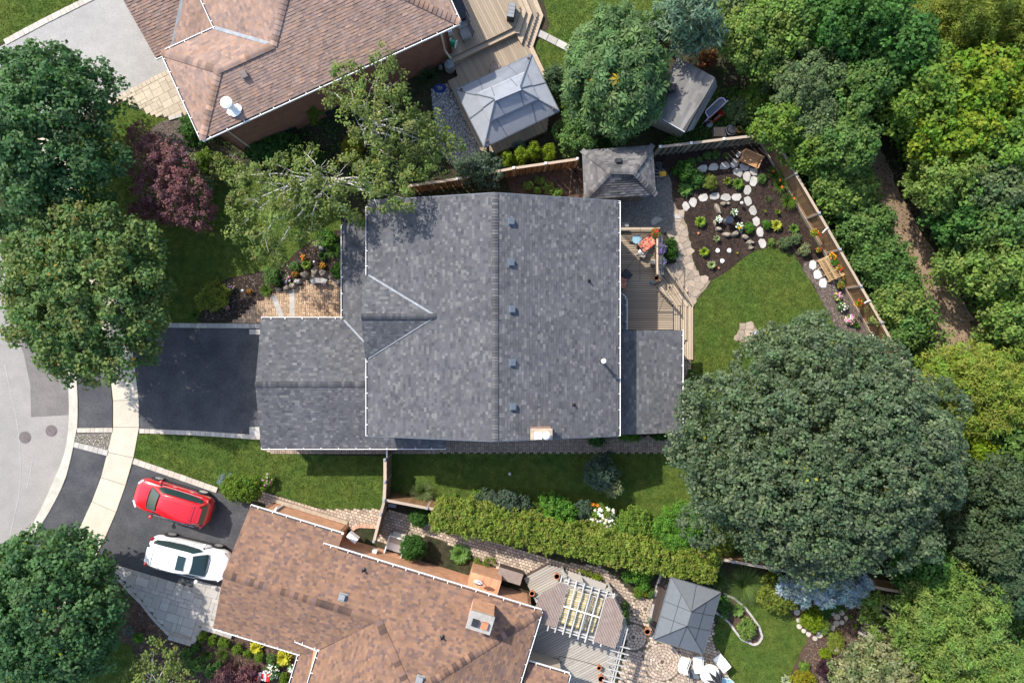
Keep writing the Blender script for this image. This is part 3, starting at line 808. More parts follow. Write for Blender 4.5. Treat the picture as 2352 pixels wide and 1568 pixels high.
PAL_PALE = [(0.15, 0.142, 0.132), (0.135, 0.129, 0.124), (0.165, 0.158, 0.148), (0.124, 0.121, 0.12)]

def shingles(mb, pts, eave, pal, exp=.143, wr=(.11, .26), th=.015, patch=.0):
    """courses of separate tabs over a convex roof face; eave = (i, j) indices of the low edge"""
    pts = [Vector(q) for q in pts]
    n = Vector((0, 0, 0))
    for i in range(len(pts)): n += pts[i - 1].cross(pts[i])
    n.normalize()
    if n.z < 0: n = -n
    e = (pts[eave[1]] - pts[eave[0]]).normalized(); s = n.cross(e).normalized()
    if s.z < 0: s = -s
    if e.cross(s).dot(n) < 0: e = -e
    o = pts[eave[0]]
    loc = [((q - o).dot(e), (q - o).dot(s)) for q in pts]
    def span(v):
        xs = []
        for i in range(len(loc)):
            (x0, y0), (x1, y1) = loc[i - 1], loc[i]
            if (y0 - v) * (y1 - v) <= 0 and y0 != y1: xs.append(x0 + (x1 - x0) * (v - y0) / (y1 - y0))
        return (min(xs), max(xs)) if len(xs) >= 2 else None
    vmin = min(q[1] for q in loc); vmax = max(q[1] for q in loc)
    v = vmin + 1e-4; seedr = random.random() * 100
    while v < vmax - .01:
        v1 = min(v + exp, vmax - 1e-4)
        A = span(v); B = span(v1)
        if A and B:
            lo = min(A[0], B[0]); hi = max(A[1], B[1]); x = lo - random.random() * wr[1]
            while x < hi:
                w_ = random.uniform(*wr); xa, xb = x, x + w_; x = xb
                b0, b1 = max(xa, A[0]), min(xb, A[1]); t0, t1 = max(xa, B[0]), min(xb, B[1])
                if b1 - b0 < .004 and t1 - t0 < .004: continue
                b1 = max(b1, b0); t1 = max(t1, t0)
                if xb < A[0]: b0 = b1 = A[0]
                if xa > A[1]: b0 = b1 = A[1]
                if xb < B[0]: t0 = t1 = B[0]
                if xa > B[1]: t0 = t1 = B[1]
                lift = th * random.choice((.75, .75, 1.0, 1.5)); c = random.choice(pal); f = random.uniform(.88, 1.12)
                q0 = o + e * b0 + s * v; q1 = o + e * b1 + s * v; q2 = o + e * t1 + s * v1; q3 = o + e * t0 + s * v1
                vs = [q0 + n * lift, q1 + n * lift, q2 + n * (.002), q3 + n * (.002), q0, q1]
                mb.add(vs, [(0, 1, 2, 3), (4, 5, 1, 0), (4, 0, 3), (5, 2, 1)], (c[0] * f, c[1] * f, c[2] * f))
        v = v + exp

CAPM = {}
def ridge_caps(parent, a, b_, pal_m, exp=.145, wd=.15, drop=.045, pal=None):
    """bent cap shingles lapped along a ridge or hip, each its own part"""
    a = Vector(a); b_ = Vector(b_); d = (b_ - a); L = d.length; n = max(1, int(L / exp)); u = d.normalized()
    side = u.cross(Vector((0, 0, 1))).normalized(); up = side.cross(u).normalized()
    for k in range(n):
        key = (pal_m, round(drop, 3), random.randrange(14), round(wd, 2))
        if key not in CAPM:
            mb = MB(); c = random.choice(pal); f = random.uniform(.6, 1.2); c = tuple(q * f for q in c); l = exp * 1.25
            vs = []
            for x, z in ((-l / 2, .045), (l / 2, .006)):
                for y, dz in ((-wd, -drop), (-wd * .35, -.010), (0, 0), (wd * .35, -.010), (wd, -drop)): vs.append((x, y, z + dz))
            fs = [(i, i + 5, i + 6, i + 1) for i in range(4)]
            vs += [(-l / 2, y, z - .045) for (x, y, z) in vs[:5]]
            fs += [(i, i + 1, 11 + i, 10 + i) for i in range(4)]
            mb.add(vs, [f_[::-1] for f_ in fs] if False else fs, c); CAPM[key] = mb.mesh('ridge_cap', M['shingle'])
        o = bpy.data.objects.new('ridge_cap', CAPM[key]); C.objects.link(o); o.parent = parent
        p = a + u * (L * (k + .5) / n) + up * .012
        o.matrix_local = Matrix.Translation(p) @ Matrix((u, side * -1, up)).transposed().to_4x4()
        # roof parents sit at the world origin
def roof(house, faces, pal, name='roof', label=None, deck=None, **kw):
    """faces: (pts, eave indices); returns the roof part with one shingles part under it"""
    b = MB()
    for pts, e in faces: b.slab(pts, .12)
    r = b.build(name, deck or M['deckboard'], house, label=label)
    mb = MB()
    for pts, e in faces: shingles(mb, [Vector(q) + Vector((0, 0, .012)) for q in pts], e, pal, **kw)
    s = mb.build('shingles', M['shingle'], r, kind='stuff')
    return r

def gutter(house, a, b_, out, name='gutter', tick=.85):
    """white eavestrough with its hanger straps; out = outward unit vector"""
    a = Vector(a); b_ = Vector(b_); o = Vector((out[0], out[1], 0)).normalized(); d = (b_ - a).normalized(); L = (b_ - a).length
    mb = MB(); z = Vector((0, 0, 1))
    mb.beam(a + o * .105 - z * .055, b_ + o * .105 - z * .055, .03, .12)
    bed = MB(); bed.beam(a + o * .055 - z * .085, b_ + o * .055 - z * .085, .10, .02)
    for e in (a, b_): mb.beam(e + o * .0 - z * .055, e + o * .12 - z * .055, .016, .11)
    k = tick * .5
    while k < L:
        p = a + d * k; mb.beam(p - o * .03 - z * .002, p + o * .12 - z * .002, .035, .012); k += tick * random.uniform(.85, 1.15)
    g = mb.build(name, M['white'], house); bed.build('gutter_bed', M['iron'], g)
    return g

def walls(house, poly, z, m, name='wall', z0=-.2):
    """one wall per side of the plan"""
    p = ccw(poly); cx = sum(q[0] for q in p) / len(p)
    for i in range(len(p)):
        a = Vector((*p[i - 1], 0)); b_ = Vector((*p[i], 0)); d = (b_ - a).normalized(); nrm = Vector((d.y, -d.x, 0))
        mb = MB(); q = [a, b_, b_ - nrm * .2, a - nrm * .2]
        mb.prism([(v.x, v.y) for v in q], z0, z, bottom=True); mb.build(name, m, house)

def box_vent(house, p, nrm, up, m='ventgrey', s=.32):
    p = Vector(p); n = Vector(nrm).normalized(); u = (Vector(up) - n * Vector(up).dot(n)).normalized(); v = n.cross(u)
    mb = MB()
    for (sa, sb, h0, h1, k) in ((s * 1.35, s * 1.35, 0, .015, 1), (s * .8, s * .8, .015, .10, 1), (s, s, .09, .2, .82)):
        vs = []
        for h, kk in ((h0, 1), (h1, k)):
            for i, j in ((-.5, -.5), (.5, -.5), (.5, .5), (-.5, .5)): vs.append(p + u * (i * sa * kk) + v * (j * sb * kk) + n * h)
        mb.add(vs, [(3, 2, 1, 0), (4, 5, 6, 7), (0, 1, 5, 4), (1, 2, 6, 5), (2, 3, 7, 6), (3, 0, 4, 7)])
    return mb.build('roof_vent', M[m], house)

def pipe(house, p, h, r, m='black', name='vent_pipe', cap=None):
    mb = MB(); p = Vector(p); mb.lathe([(r * 2.4, 0), (r * 1.3, .05), (r, .06), (r, h), (r * .75, h), (r * .7, h - .08)], 12, p)
    o = mb.build(name, M[m], house, smooth=False)
    if cap:
        c = MB(); c.lathe([(r * .5, h - .02), (r * 1.75, h + .03), (r * 1.75, h + .17), (r * 1.1, h + .24)], 14, p); c.build('pipe_cap', M[cap], o)
    return o

# ---------------------------------------------------------------- the grey roofed house in the middle
brk_main = brick_mat('brown_brick', (.24, .125, .085), (.20, .105, .075), (.3, .27, .23), (.7, .72))
hm = thing('house', 'large house with dark grey shingle roof in the middle', 'house', (0, 0, 0))
xl, xr, yt, yb, ze, zr, xm = -7.494, 5.524, 7.30, -4.90, 4.5, 6.4, -.836
x2, z2 = xm, zr
left = [(xl, yt, ze), (xl, yb, ze), (xm, yb, zr), (xm, yt, zr)]
right = [(xr, yb, ze), (xr, yt, ze), (xm, yt, zr), (xm, yb, zr)]
r_main = roof(hm, [(left, (0, 1)), (right, (0, 1))], PAL_GREY)
ridge_caps(r_main, (xm, yb, zr + .02), (xm, yt, zr + .02), 'grey', pal=PAL_GREY, drop=.04)
# cross gable over the front
gy, gz = 1.27, 5.55; gx = xl + (gz - ze) / (zr - ze) * (xm - xl)
r_g = roof(hm, [([(xl - .12, 3.44, ze + .03), (xl - .12, gy, gz + .03), (gx, gy, gz + .03)], (0, 2)), ([(xl - .12, -.88, ze + .03), (gx, gy, gz + .03), (xl - .12, gy, gz + .03)], (0, 1))], PAL_GREY, name='gable_roof')
# the courses of the gable run along its own eaves
bpy.data.objects.remove(r_g.children[0])
mb = MB()
def gable_face(sy, y0):
    # rows parallel to x, clipped to the triangle between the front edge and the valley
    A = Vector((xl - .12, y0, ze + .04)); R = Vector((xl - .12, gy, gz + .04)); T = Vector((gx, gy, gz + .04)); Bv = Vector((xl - .1, y0, ze + .04))
    shingles(mb, [A, Bv + Vector((.01, 0, 0)), T, R], (0, 1), PAL_GREY)
gable_face(1, 3.44); gable_face(-1, -.88)
mb.build('shingles', M['shingle'], r_g, kind='stuff')
ridge_caps(r_g, (xl - .1, gy, gz + .06), (gx, gy, gz + .06), 'grey', pal=PAL_GREY, drop=.06)
for y0 in (3.44, -.88):
    mb = MB(); a = Vector((xl + .05, y0, ze + .07)); b_ = Vector((gx, gy, gz + .06)); mb.beam(a, b_, .10 if y0 > 0 else .05, .02); mb.build('valley_flashing', M['flash'], r_g)
mb = MB(); mb.add([(xl - .05, 3.3, ze - .1), (xl - .05, -.75, ze - .1), (xl - .05, gy, gz - .1), (xl + .1, 3.3, ze - .1), (xl + .1, -.75, ze - .1), (xl + .1, gy, gz - .1)], [(0, 2, 1), (3, 4, 5), (0, 1, 4, 3), (1, 2, 5, 4), (2, 0, 3, 5)]); mb.build('gable_wall', M['siding'], hm)
walls(hm, [(-7.1, -4.6), (5.2, -4.6), (5.2, 7.0), (-7.1, 7.0)], 4.42, brk_main)
for yy in (-4.6, 6.8):
    mb = MB(); mb.add([(-7.1, yy, 4.42), (5.2, yy, 4.42), (xm, yy, 6.22), (-7.1, yy + .2, 4.42), (5.2, yy + .2, 4.42), (xm, yy + .2, 6.22)], [(0, 1, 2), (5, 4, 3), (0, 2, 5, 3), (1, 4, 5, 2)]); mb.build('gable_wall', M['siding'], hm)
gutter(hm, (xr, yb, ze), (xr, yt, ze), (1, 0))
gutter(hm, (xl, yt - .3, ze), (xl, 3.15, ze), (-1, 0)); gutter(hm, (xl, -.62, ze), (xl, yb, ze), (-1, 0))
for yy, q in ((yb, -1), (yt, 1)):
    for xx, zz in ((xl, ze), (xr, ze)):
        mb = MB(); mb.beam((xx, yy + q * .02, zz - .06), (xm, yy + q * .02, zr - .06), .04, .12); mb.build('rake_board', M['ventgrey'], hm)
nr = Vector((zr - ze, 0, xr - xm)).normalized()
def on_right(x, y):
    # point of the right-hand slope under a survey point
    z = 5.5
    for _ in range(6): p = P(x, y, z); z = ze + (zr - ze) * (xr - p.x) / (xr - xm)
    return P(x, y, z + .02)
for q in ((1173, 510), (1173, 604), (1175, 711), (1176, 833), (1177, 934)):
    box_vent(hm, on_right(*q), nr, (0, 1, 0))
pipe(hm, on_right(1352, 645), .28, .045); pipe(hm, on_right(1318, 929), .2, .04)
pipe(hm, on_right(1381, 828), .85, .075, 'dark', 'flue_pipe', 'white')
# chimney
zc = 6.9; c0 = P(1218, 984, zc); c1 = P(1269, 1010, zc)
mb = MB(); mb.box(c0.x + .04, c1.y + .03, -.1, c1.x - .04, c0.y - .03, zc - .1); ch = mb.build('chimney', brk_main, hm)
mb = MB(); mb.box(c0.x, c1.y, zc - .12, c1.x, c0.y, zc); mb.build('chimney_cap', M['mortar'], ch)
for i, xx in enumerate((1236, 1255)):
    p = P(xx, 1000, zc + .2); mb = MB()
    if i: mb.lathe([(.15, -.2), (.15, .02), (.2, .04), (.12, .12)], 14, p)
    else: mb.box(p.x - .15, p.y - .15, zc - .01, p.x + .15, p.y + .15, zc + .2); mb.box(p.x - .18, p.y - .17, zc + .2, p.x + .18, p.y + .17, zc + .25)
    mb.build('flue_cover', M['white'], ch)
# garage roof, porch roof and the strip along the south wall
zg, zgr = 2.55, 3.4; gx0 = -13.76; gt, gb, gm = 1.218, -5.80, -2.29
up = [(gx0, gt, zg), (-9.27, gt, zg), (-7.2, -.85, 3.05), (-7.2, gm, zgr), (gx0, gm, zgr)]
lo = [(gx0, gb, zg), (-3.63, gb, zg), (-3.63, gm, zgr), (gx0, gm, zgr)]
po = [(-9.27, 6.5, zg), (-9.27, gt, zg), (-7.2, -.85, 3.05), (-7.2, 6.5, 3.05)]
r_gar = roof(hm, [(up, (0, 1)), (lo, (0, 1)), (po, (0, 1))], PAL_GREY, name='garage_roof')
ridge_caps(r_gar, (gx0, gm, zgr + .02), (-7.5, gm, zgr + .02), 'grey', pal=PAL_GREY, drop=.03)
mb = MB(); mb.beam((-9.2, gt - .05, zg + .06), (-7.25, -.82, 3.1), .10, .02); mb.build('valley_flashing', M['flash'], r_gar)
gutter(hm, (-9.27, gt, zg), (gx0, gt, zg), (0, 1)); gutter(hm, (-9.27, 6.4, zg), (-9.27, gt, zg), (-1, 0)); gutter(hm, (gx0, gb, zg), (-3.63, gb, zg), (0, -1))
walls(hm, [(gx0 + .3, gb + .35), (-7.1, gb + .35), (-7.1, gt - .35), (gx0 + .3, gt - .35)], 2.5, brk_main, 'garage_wall')
mb = MB(); mb.add([(gx0 + .3, gb + .35, 2.5), (gx0 + .3, gt - .35, 2.5), (gx0 + .3, gm, 3.3), (gx0 + .5, gb + .35, 2.5), (gx0 + .5, gt - .35, 2.5), (gx0 + .5, gm, 3.3)], [(0, 2, 1), (3, 4, 5), (1, 2, 5, 4), (2, 0, 3, 5)]); mb.build('gable_wall', M['siding'], hm)
block('garage_door', hm, 'white', (gx0 + .28, gm, 1.1), (.06, 4.8, 2.2))
block('front_door', hm, 'woodbrown', (-7.13, 2.3, 1.1), (.06, .95, 2.1))
for yy in (3.8, 5.2): block('porch_post', hm, 'white', (-9.1, yy, 1.25), (.14, .14, 2.5))
# rear addition and bay
ad = [(9.30, -5.0, 2.5), (9.30, .62, 2.5), (5.22, .62, 3.15), (5.22, -5.05, 3.15)]
r_ad = roof(hm, [(ad, (0, 1))], PAL_GREY, name='rear_roof')
gutter(hm, (9.30, -5.0, 2.5), (9.30, .62, 2.5), (1, 0))
walls(hm, [(5.2, -4.75), (9.0, -4.75), (9.0, .35), (5.2, .35)], 2.48, brk_main, 'rear_wall')
bay = [(5.22, .66, 2.95), (6.20, .66, 2.62), (6.20, 2.32, 2.62), (5.22, 2.86, 2.95)]
r_b = roof(hm, [(bay, (1, 2))], PAL_GREY, name='bay_roof')
gutter(hm, (6.20, .66, 2.62), (6.20, 2.32, 2.62), (1, 0)); gutter(hm, (6.20, 2.34, 2.62), (5.5, 2.88, 2.8), (.6, .8))
walls(hm, [(5.2, .5), (5.95, .5), (5.95, 2.2), (5.2, 2.7)], 2.6, brk_main, 'bay_wall')
block('patio_door', hm, 'glass', (5.23, 4.4, 1.6), (.06, 1.8, 2.05)); block('patio_door_frame', hm, 'white', (5.22, 4.4, 1.6), (.05, 1.95, 2.2))
mb = MB(); mb.beam((-3.9, gb - .05, 2.4), (-3.9, gb + .3, 2.3), .07, .07); mb.beam((-3.9, gb + .3, 2.35), (-3.9, gb + .32, .1), .07, .07); mb.build('downpipe', M['white'], hm)

# ---------------------------------------------------------------- tan roofed house, upper left
brk_red = brick_mat('red_brown_brick', (.245, .105, .06), (.20, .085, .05), (.25, .19, .15), (.91, .4145))
hn = thing('house', 'tan roofed red brick house at the upper left', 'house', (0, 0, 0))
zn, pn = 5.2, .33
o0 = P(464, 320, zn); un = Vector((.910, .4145, 0)); vn = Vector((-.4145, .910, 0))
def N_(u, v, z): return o0 + un * u + vn * v + Vector((0, 0, z - zn))
Wn, U1, U2 = 4.86, 2.97, 14.4
zr1 = zn + pn * Wn / 2
dep = 5.7; zr2 = zn + pn * dep
f = [([N_(0, 0, zn), N_(Wn / 2, Wn / 2, zr1), N_(0, Wn, zn)], (0, 2)),
     ([N_(0, 0, zn), N_(U2, 0, zn), N_(U2 - dep, dep, zr2), N_(U1 + dep, dep, zr2), N_(U1 + Wn / 2, Wn / 2, zr1), N_(Wn / 2, Wn / 2, zr1)], (0, 1)),
     ([N_(0, Wn, zn), N_(Wn / 2, Wn / 2, zr1), N_(U1 + Wn / 2, Wn / 2, zr1), N_(U1, Wn, zn)], (0, 3)),
     ([N_(U1, Wn, zn), N_(U1 + Wn / 2, Wn / 2, zr1), N_(U1 + dep, dep, zr2), N_(U1 + dep, 2 * dep - dep * .0, zr2 + .0), N_(U1, 2 * dep, zn)], (0, 4)),
     ([N_(U2, 0, zn), N_(U2, 2 * dep, zn), N_(U2 - dep, dep, zr2)], (0, 1)),
     ([N_(U1 + dep, dep, zr2), N_(U2 - dep, dep, zr2), N_(U2, 2 * dep, zn), N_(U1, 2 * dep, zn)], (2, 3))]
# the two non-convex faces are laid in convex pieces
fs = [f[0],
      ([N_(0, 0, zn), N_(U1 + Wn / 2, 0, zn), N_(U1 + Wn / 2, Wn / 2, zr1), N_(Wn / 2, Wn / 2, zr1)], (0, 1)),
      ([N_(U1 + Wn / 2, 0, zn), N_(U2, 0, zn), N_(U2 - dep, dep, zr2), N_(U1 + dep, dep, zr2), N_(U1 + Wn / 2, Wn / 2, zr1)], (0, 1)),
      f[2],
      ([N_(U1, Wn, zn), N_(U1 + Wn / 2, Wn / 2, zr1), N_(U1 + dep, dep, zr2), N_(U1, 2 * dep, zn)], (0, 3)),
      f[4], f[5]]
r_n = roof(hn, fs, PAL_TAN, wr=(.12, .30), th=.016)
for a, b_ in (((0, 0, zn), (Wn / 2, Wn / 2, zr1)), ((0, Wn, zn), (Wn / 2, Wn / 2, zr1)), ((Wn / 2, Wn / 2, zr1), (U1 + Wn / 2, Wn / 2, zr1)), ((U1 + Wn / 2, Wn / 2, zr1), (U1 + dep, dep, zr2)), ((U2, 0, zn), (U2 - dep, dep, zr2))):
    A = N_(*a) + Vector((0, 0, .03)); B = N_(*b_) + Vector((0, 0, .03))
    ridge_caps(r_n, A, B, 'tan', pal=PAL_TAN, exp=.24, wd=.19, drop=.05)
mb = MB(); mb.beam(N_(U1, Wn, zn + .05), N_(U1 + Wn / 2, Wn / 2, zr1 + .05), .18, .02); mb.build('valley_flashing', M['flash'], r_n)
def ug(a, b_, out):
    return gutter(hn, N_(*a), N_(*b_), out)
ug((0, 0, zn), (U2, 0, zn), -vn); ug((0, 0, zn), (0, Wn, zn), -un); ug((0, Wn, zn), (U1, Wn, zn), vn); ug((U1, Wn, zn), (U1, 2 * dep, zn), -un); ug((U2, 0, zn), (U2, 2 * dep, zn), un)
def pl(*q): return [(N_(a, b_, 0).x, N_(a, b_, 0).y) for a, b_ in q]
walls(hn, pl((.45, .55), (U2 - .55, .55), (U2 - .55, 2 * dep - .5), (U1 + .5, 2 * dep - .5), (U1 + .5, Wn - .5), (.45, Wn - .5)), zn - .05, brk_red)
# lower garage roof
zk = 2.7
gk = [N_(-.05, Wn + .42, zk), N_(-.05 - 0.0, Wn + .42, zk)]
A0 = P(357, 132, zk); 
def K_(u, v, z): return A0 + un * u + vn * v + Vector((0, 0, z - zk))
r_k = roof(hn, [([K_(0, 0, zk), K_(1.0, 0, zk), K_(1.0 + 2.6, 2.6, zk + .85), K_(1.0 + 2.6, 3.2, zk + 1.05), K_(0, 3.2, zk + 1.05)], (0, 1)),
                ([K_(1.0, 0, zk), K_(1.0, .01, zk), K_(1.0 + 3.2, 3.2, zk + 1.05), K_(4.6, 3.2, zk + 1.1), K_(4.6, 0, zk + 1.1)], (0, 1)) if False else ([K_(.98, -.05, zk + .02), K_(3.7, 2.8, zk + .92), K_(3.7, -.4, zk + .92)], (0, 1)),
                ([K_(0, 6.4, zk), K_(0, 6.39, zk), K_(3.6, 3.2, zk + 1.05), K_(0, 3.2, zk + 1.05)], (0, 1)) if False else ([K_(0, 6.4, zk), K_(3.6, 6.4, zk), K_(3.6, 3.2, zk + 1.05), K_(0, 3.2, zk + 1.05)], (0, 1))], PAL_TAN, name='garage_roof', wr=(.12, .30), th=.018)
mb = MB(); mb.beam(K_(1.0, 0, zk + .05), K_(3.65, 2.75, zk + .95), .16, .02); mb.build('valley_flashing', M['flash'], r_k)
gutter(hn, K_(0, 0, zk), K_(.9, 0, zk), -vn)
walls(hn, [(K_(a, b_, 0).x, K_(a, b_, 0).y) for a, b_ in ((.3, .35), (3.9, .35), (3.9, 6.1), (.3, 6.1))], zk - .05, brk_red, 'garage_wall')
nn = Vector((-vn.x * pn, -vn.y * pn, 1)).normalized()
def on_n(x, y):
    z = 5.6
    for _ in range(8): p = P(x, y, z); z = zn + pn * (p - o0).dot(vn)
    return P(x, y, z + .02)
box_vent(hn, on_n(562, 172), nn, vn, 'brownplastic', .34)
fp_ = on_n(537, 250); pipe(hn, fp_, .75, .17, 'white', 'flue_pipe', 'white'); block('flashing', hn, 'white', fp_ + Vector((0, 0, .03)), (.62, .5, .03), .42)
# downpipes
a = N_(.9, .1, zn - .15); mb = MB(); mb.tube([a, N_(1.0, .5, zn - .5), N_(1.0, .53, .3), N_(1.0, .2, .08)], .05, 8); mb.build('downpipe', M['siding'], hn)
a = N_(U2 - .95, .1, zn - .15); mb = MB(); mb.tube([a, N_(U2 - .95, .5, zn - .5), N_(U2 - .95, .5, 1.7), N_(U2 - .8, .1, 1.25)], .055, 8); mb.build('downpipe', M['siding'], hn)
p = N_(10.3, .53, 1.9); mb = MB(); mb.obox(p, .427, .2, .12, .16); mb.build('dryer_vent', M['white'], hn)
for uu in (3.4, 6.2): 
    p = N_(uu, .53, .45); mb = MB(); mb.obox(p, .427, .9, .06, .5); mb.build('basement_window', M['glass'], hn)

# ---------------------------------------------------------------- brown roofed house at the bottom
brk_or = brick_mat('orange_brick', (.56, .28, .15), (.48, .225, .125), (.5, .38, .28), (.956, -.292))
hs = thing('house', 'brown roofed orange brick house at the bottom', 'house', (0, 0, 0))
zs, ps = 2.85, .31
os_ = P(575, 1163, zs); us = Vector((.956, -.292, 0)); vs_ = Vector((-.292, -.956, 0))
def S_(u, v, z): return os_ + us * u + vs_ * v + Vector((0, 0, z - zs))
Ws, V0, S1, S2 = 6.86, .77, 5.9, 16.75
zb = zs + ps * V0; zrs = zs + ps * Ws / 2; R = Ws / 2
dp = 5.6; zR2 = zb + ps * dp
fs = [([S_(0, 0, zs), S_(5.27, 0, zs), S_(5.27, R, zrs), S_(0, R, zrs)], (0, 1)),
      ([S_(5.27, V0, zb), S_(S1 + R - V0, V0, zb), S_(S1 + R - V0, R, zrs), S_(5.27, R, zrs)], (0, 1)),
      ([S_(S1 + R - V0, V0, zb), S_(S2, V0, zb), S_(S2 - dp, V0 + dp, zR2), S_(S1 + dp, V0 + dp, zR2), S_(S1 + R - V0, R, zrs)], (0, 1)),
      ([S_(0, Ws, zs), S_(0, R, zrs), S_(S1 + R - V0, R, zrs), S_(S1 - .6, Ws, zs)], (0, 3)),
      ([S_(S1, Ws - .6, zb), S_(S1 + R - V0, R, zrs), S_(S1 + dp, V0 + dp, zR2), S_(S1, V0 + 2 * dp, zb)], (0, 3)),
      ([S_(S2, V0, zb), S_(S2, V0 + 2 * dp, zb), S_(S2 - dp, V0 + dp, zR2)], (0, 1)),
      ([S_(S1 + dp, V0 + dp, zR2), S_(S2 - dp, V0 + dp, zR2), S_(S2, V0 + 2 * dp, zb), S_(S1, V0 + 2 * dp, zb)], (2, 3))]
r_s = roof(hs, fs, PAL_BROWN, wr=(.11, .28), th=.014)
for a, b_ in (((.02, R, zrs), (S1 + R - V0, R, zrs)), ((S1 + R - V0, R, zrs), (S1 + dp, V0 + dp, zR2)), ((S2, V0, zb), (S2 - dp, V0 + dp, zR2))):
    ridge_caps(r_s, S_(*a) + Vector((0, 0, .03)), S_(*b_) + Vector((0, 0, .03)), 'brown', pal=PAL_BROWN, exp=.24, wd=.2, drop=.05)
pr = roof(hs, [([S_(4.9, Ws - .3, zs - .1), S_(4.9, 14, zs - .1), S_(5.95, 14, zs + .2), S_(5.95, Ws - .3, zs + .2)], (0, 1))], PAL_BROWN, name='porch_roof', wr=(.11, .28))
def sg(a, b_, out): return gutter(hs, S_(*a), S_(*b_), out)
sg((0, 0, zs), (5.27, 0, zs), -vs_); sg((4.45, V0 - .04, zb + .06), (S2, V0 - .04, zb + .02), -vs_); sg((S2, V0, zb), (S2, V0 + 2 * dp, zb), us)
sg((0, Ws, zs), (4.9, Ws, zs), vs_); sg((4.9, Ws, zs - .08), (4.9, 13.5, zs - .08), -us); sg((4.5, Ws - .78, zb + .05), (S1, Ws - .66, zb + .05), vs_); sg((S1, Ws - .62, zb + .03), (S1, 13, zb + .03), -us)
def sp_(*q): return [(S_(a, b_, 0).x, S_(a, b_, 0).y) for a, b_ in q]
walls(hs, sp_((.35, .35), (5.0, .35), (5.0, Ws - .4), (.35, Ws - .4)), zs - .05, brk_or, 'garage_wall')
walls(hs, sp_((4.9, V0 + .32), (S2 - .4, V0 + .32), (S2 - .4, V0 + 2 * dp - .4), (S1 + .4, V0 + 2 * dp - .4)), zb - .05, brk_or)
mb = MB()
for uu in (.35,):
    q = [S_(uu, .35, zs - .05), S_(uu, Ws - .4, zs - .05), S_(uu, R, zrs - .15)]; q2 = [v + us * .2 for v in q]
    mb.add(q + q2, [(0, 2, 1), (3, 4, 5), (0, 1, 4, 3), (1, 2, 5, 4), (2, 0, 3, 5)])
mb.build('gable_wall', brk_or, hs)
# brick chimney breast, chimney with two flues
p = [S_(12.6, V0 + .34, 0), S_(14.35, V0 + .34, 0), S_(14.35, V0 - .55, 0), S_(12.6, V0 - .55, 0)]
mb = MB(); mb.prism([(q.x, q.y) for q in p], -.1, 1.85, bottom=True); mb.build('fireplace_bumpout', brk_or, hs)
p = [S_(13.05, V0 + .30, 0), S_(14.25, V0 + .30, 0), S_(14.25, V0 + 1.15, 0), S_(13.05, V0 + 1.15, 0)]
mb = MB(); mb.prism([(q.x, q.y) for q in p], 2.6, 4.9); cs = mb.build('chimney', brk_or, hs)
p = [S_(13.0, V0 + .25, 0), S_(14.3, V0 + .25, 0), S_(14.3, V0 + 1.2, 0), S_(13.0, V0 + 1.2, 0)]
mb = MB(); mb.prism([(q.x, q.y) for q in p], 4.9, 5.02, bottom=True); mb.build('chimney_cap', M['palestone'], cs)
for uu, m_ in ((13.4, 'dark'), (13.9, 'terracotta')):
    q = S_(uu, V0 + .78, 5.1); mb = MB(); mb.obox(q, math.atan2(us.y, us.x), .34, .34, .16); mb.build('flue', M[m_], cs)
ns = Vector((-vs_.x * ps, -vs_.y * ps, 1)).normalized()
def on_s(x, y):
    z = 3.4
    for _ in range(8): p = P(x, y, z); z = zs + ps * (p - os_).dot(vs_)
    return P(x, y, z + .02)
box_vent(hs, on_s(787, 1371), ns, vs_, 'grey', .32)
p = on_s(836, 1308); pipe(hs, p, .3, .055, 'black'); p = on_s(1016, 1462); pipe(hs, p, .3, .055, 'black')
box_vent(hs, on_s(965, 1560), ns, vs_, 'grey', .32)
# satellite dish on the bump-out
d0 = P(1100, 1335, 2.6); mb = MB(); mb.lathe([(.02, 0), (.16, .02), (.27, .075), (.275, .085), (.16, .035), (.02, .02)], 16); dish = link('satellite_dish', mb.mesh('satellite_dish', M['white'], True), hs, loc=d0)
dish.rotation_euler = (rad(38), rad(-22), 0)
mb = MB(); mb.beam((0, 0, .02), (.05, .30, .22), .03, .03); mb.obox((.06, .33, .24), .2, .1, .1, .07); link('dish_arm', mb.mesh('dish_arm', M['white']), dish, loc=(0, 0, 0))
mb = MB(); mb.tube([d0 - Vector((0, 0, .0)), d0 + Vector((.1, -.2, -.3)), d0 + Vector((.1, -.2, -.9))], .02, 6); mb.build('dish_mast', M['steelgrey'], hs)
# window wells and downpipes
mb = MB()
for (uu, vv) in ((8.0, V0 - .15),):
    a = S_(uu, vv - .55, 0); 
    for q0, q1 in (((uu - .5, vv - .6), (uu + .5, vv - .6)), ((uu - .5, vv - .6), (uu - .5, vv + .45)), ((uu + .5, vv - .6), (uu + .5, vv + .45))):
        mb.beam(S_(*q0, .32), S_(*q1, .32), .05, .6)
    mb.beam(S_(uu - .5, vv - .1, .1), S_(uu + .5, vv - .1, .1), .9, .04)
mb.build('window_well', M['white'], hs)
mb = MB(); mb.beam(S_(5.3, .40, 1.2), S_(5.3 + .6, .62, 1.2), .3, .5); mb.build('side_window', M['white'], hs)
mb = MB(); mb.tube([S_(5.2, -.05, zs - .1), S_(5.2, .3, zs - .05), S_(5.12, .72, zs + .12), S_(5.0, V0 + .0, zs + .2)], .05, 8); mb.build('downpipe', M['white'], hs)
mb = MB(); mb.tube([S_(1.35, -.05, zs - .12), S_(1.3, -.25, zs - .35), S_(1.0, .28, zs - .6), S_(1.0, .3, .2)], .05, 8); mb.build('downpipe', M['white'], hs)
mb = MB(); mb.obox(S_(7.0, V0 + .2, 1.0), math.atan2(us.y, us.x), .25, .16, .35); mb.build('gas_meter', M['white'], hs)
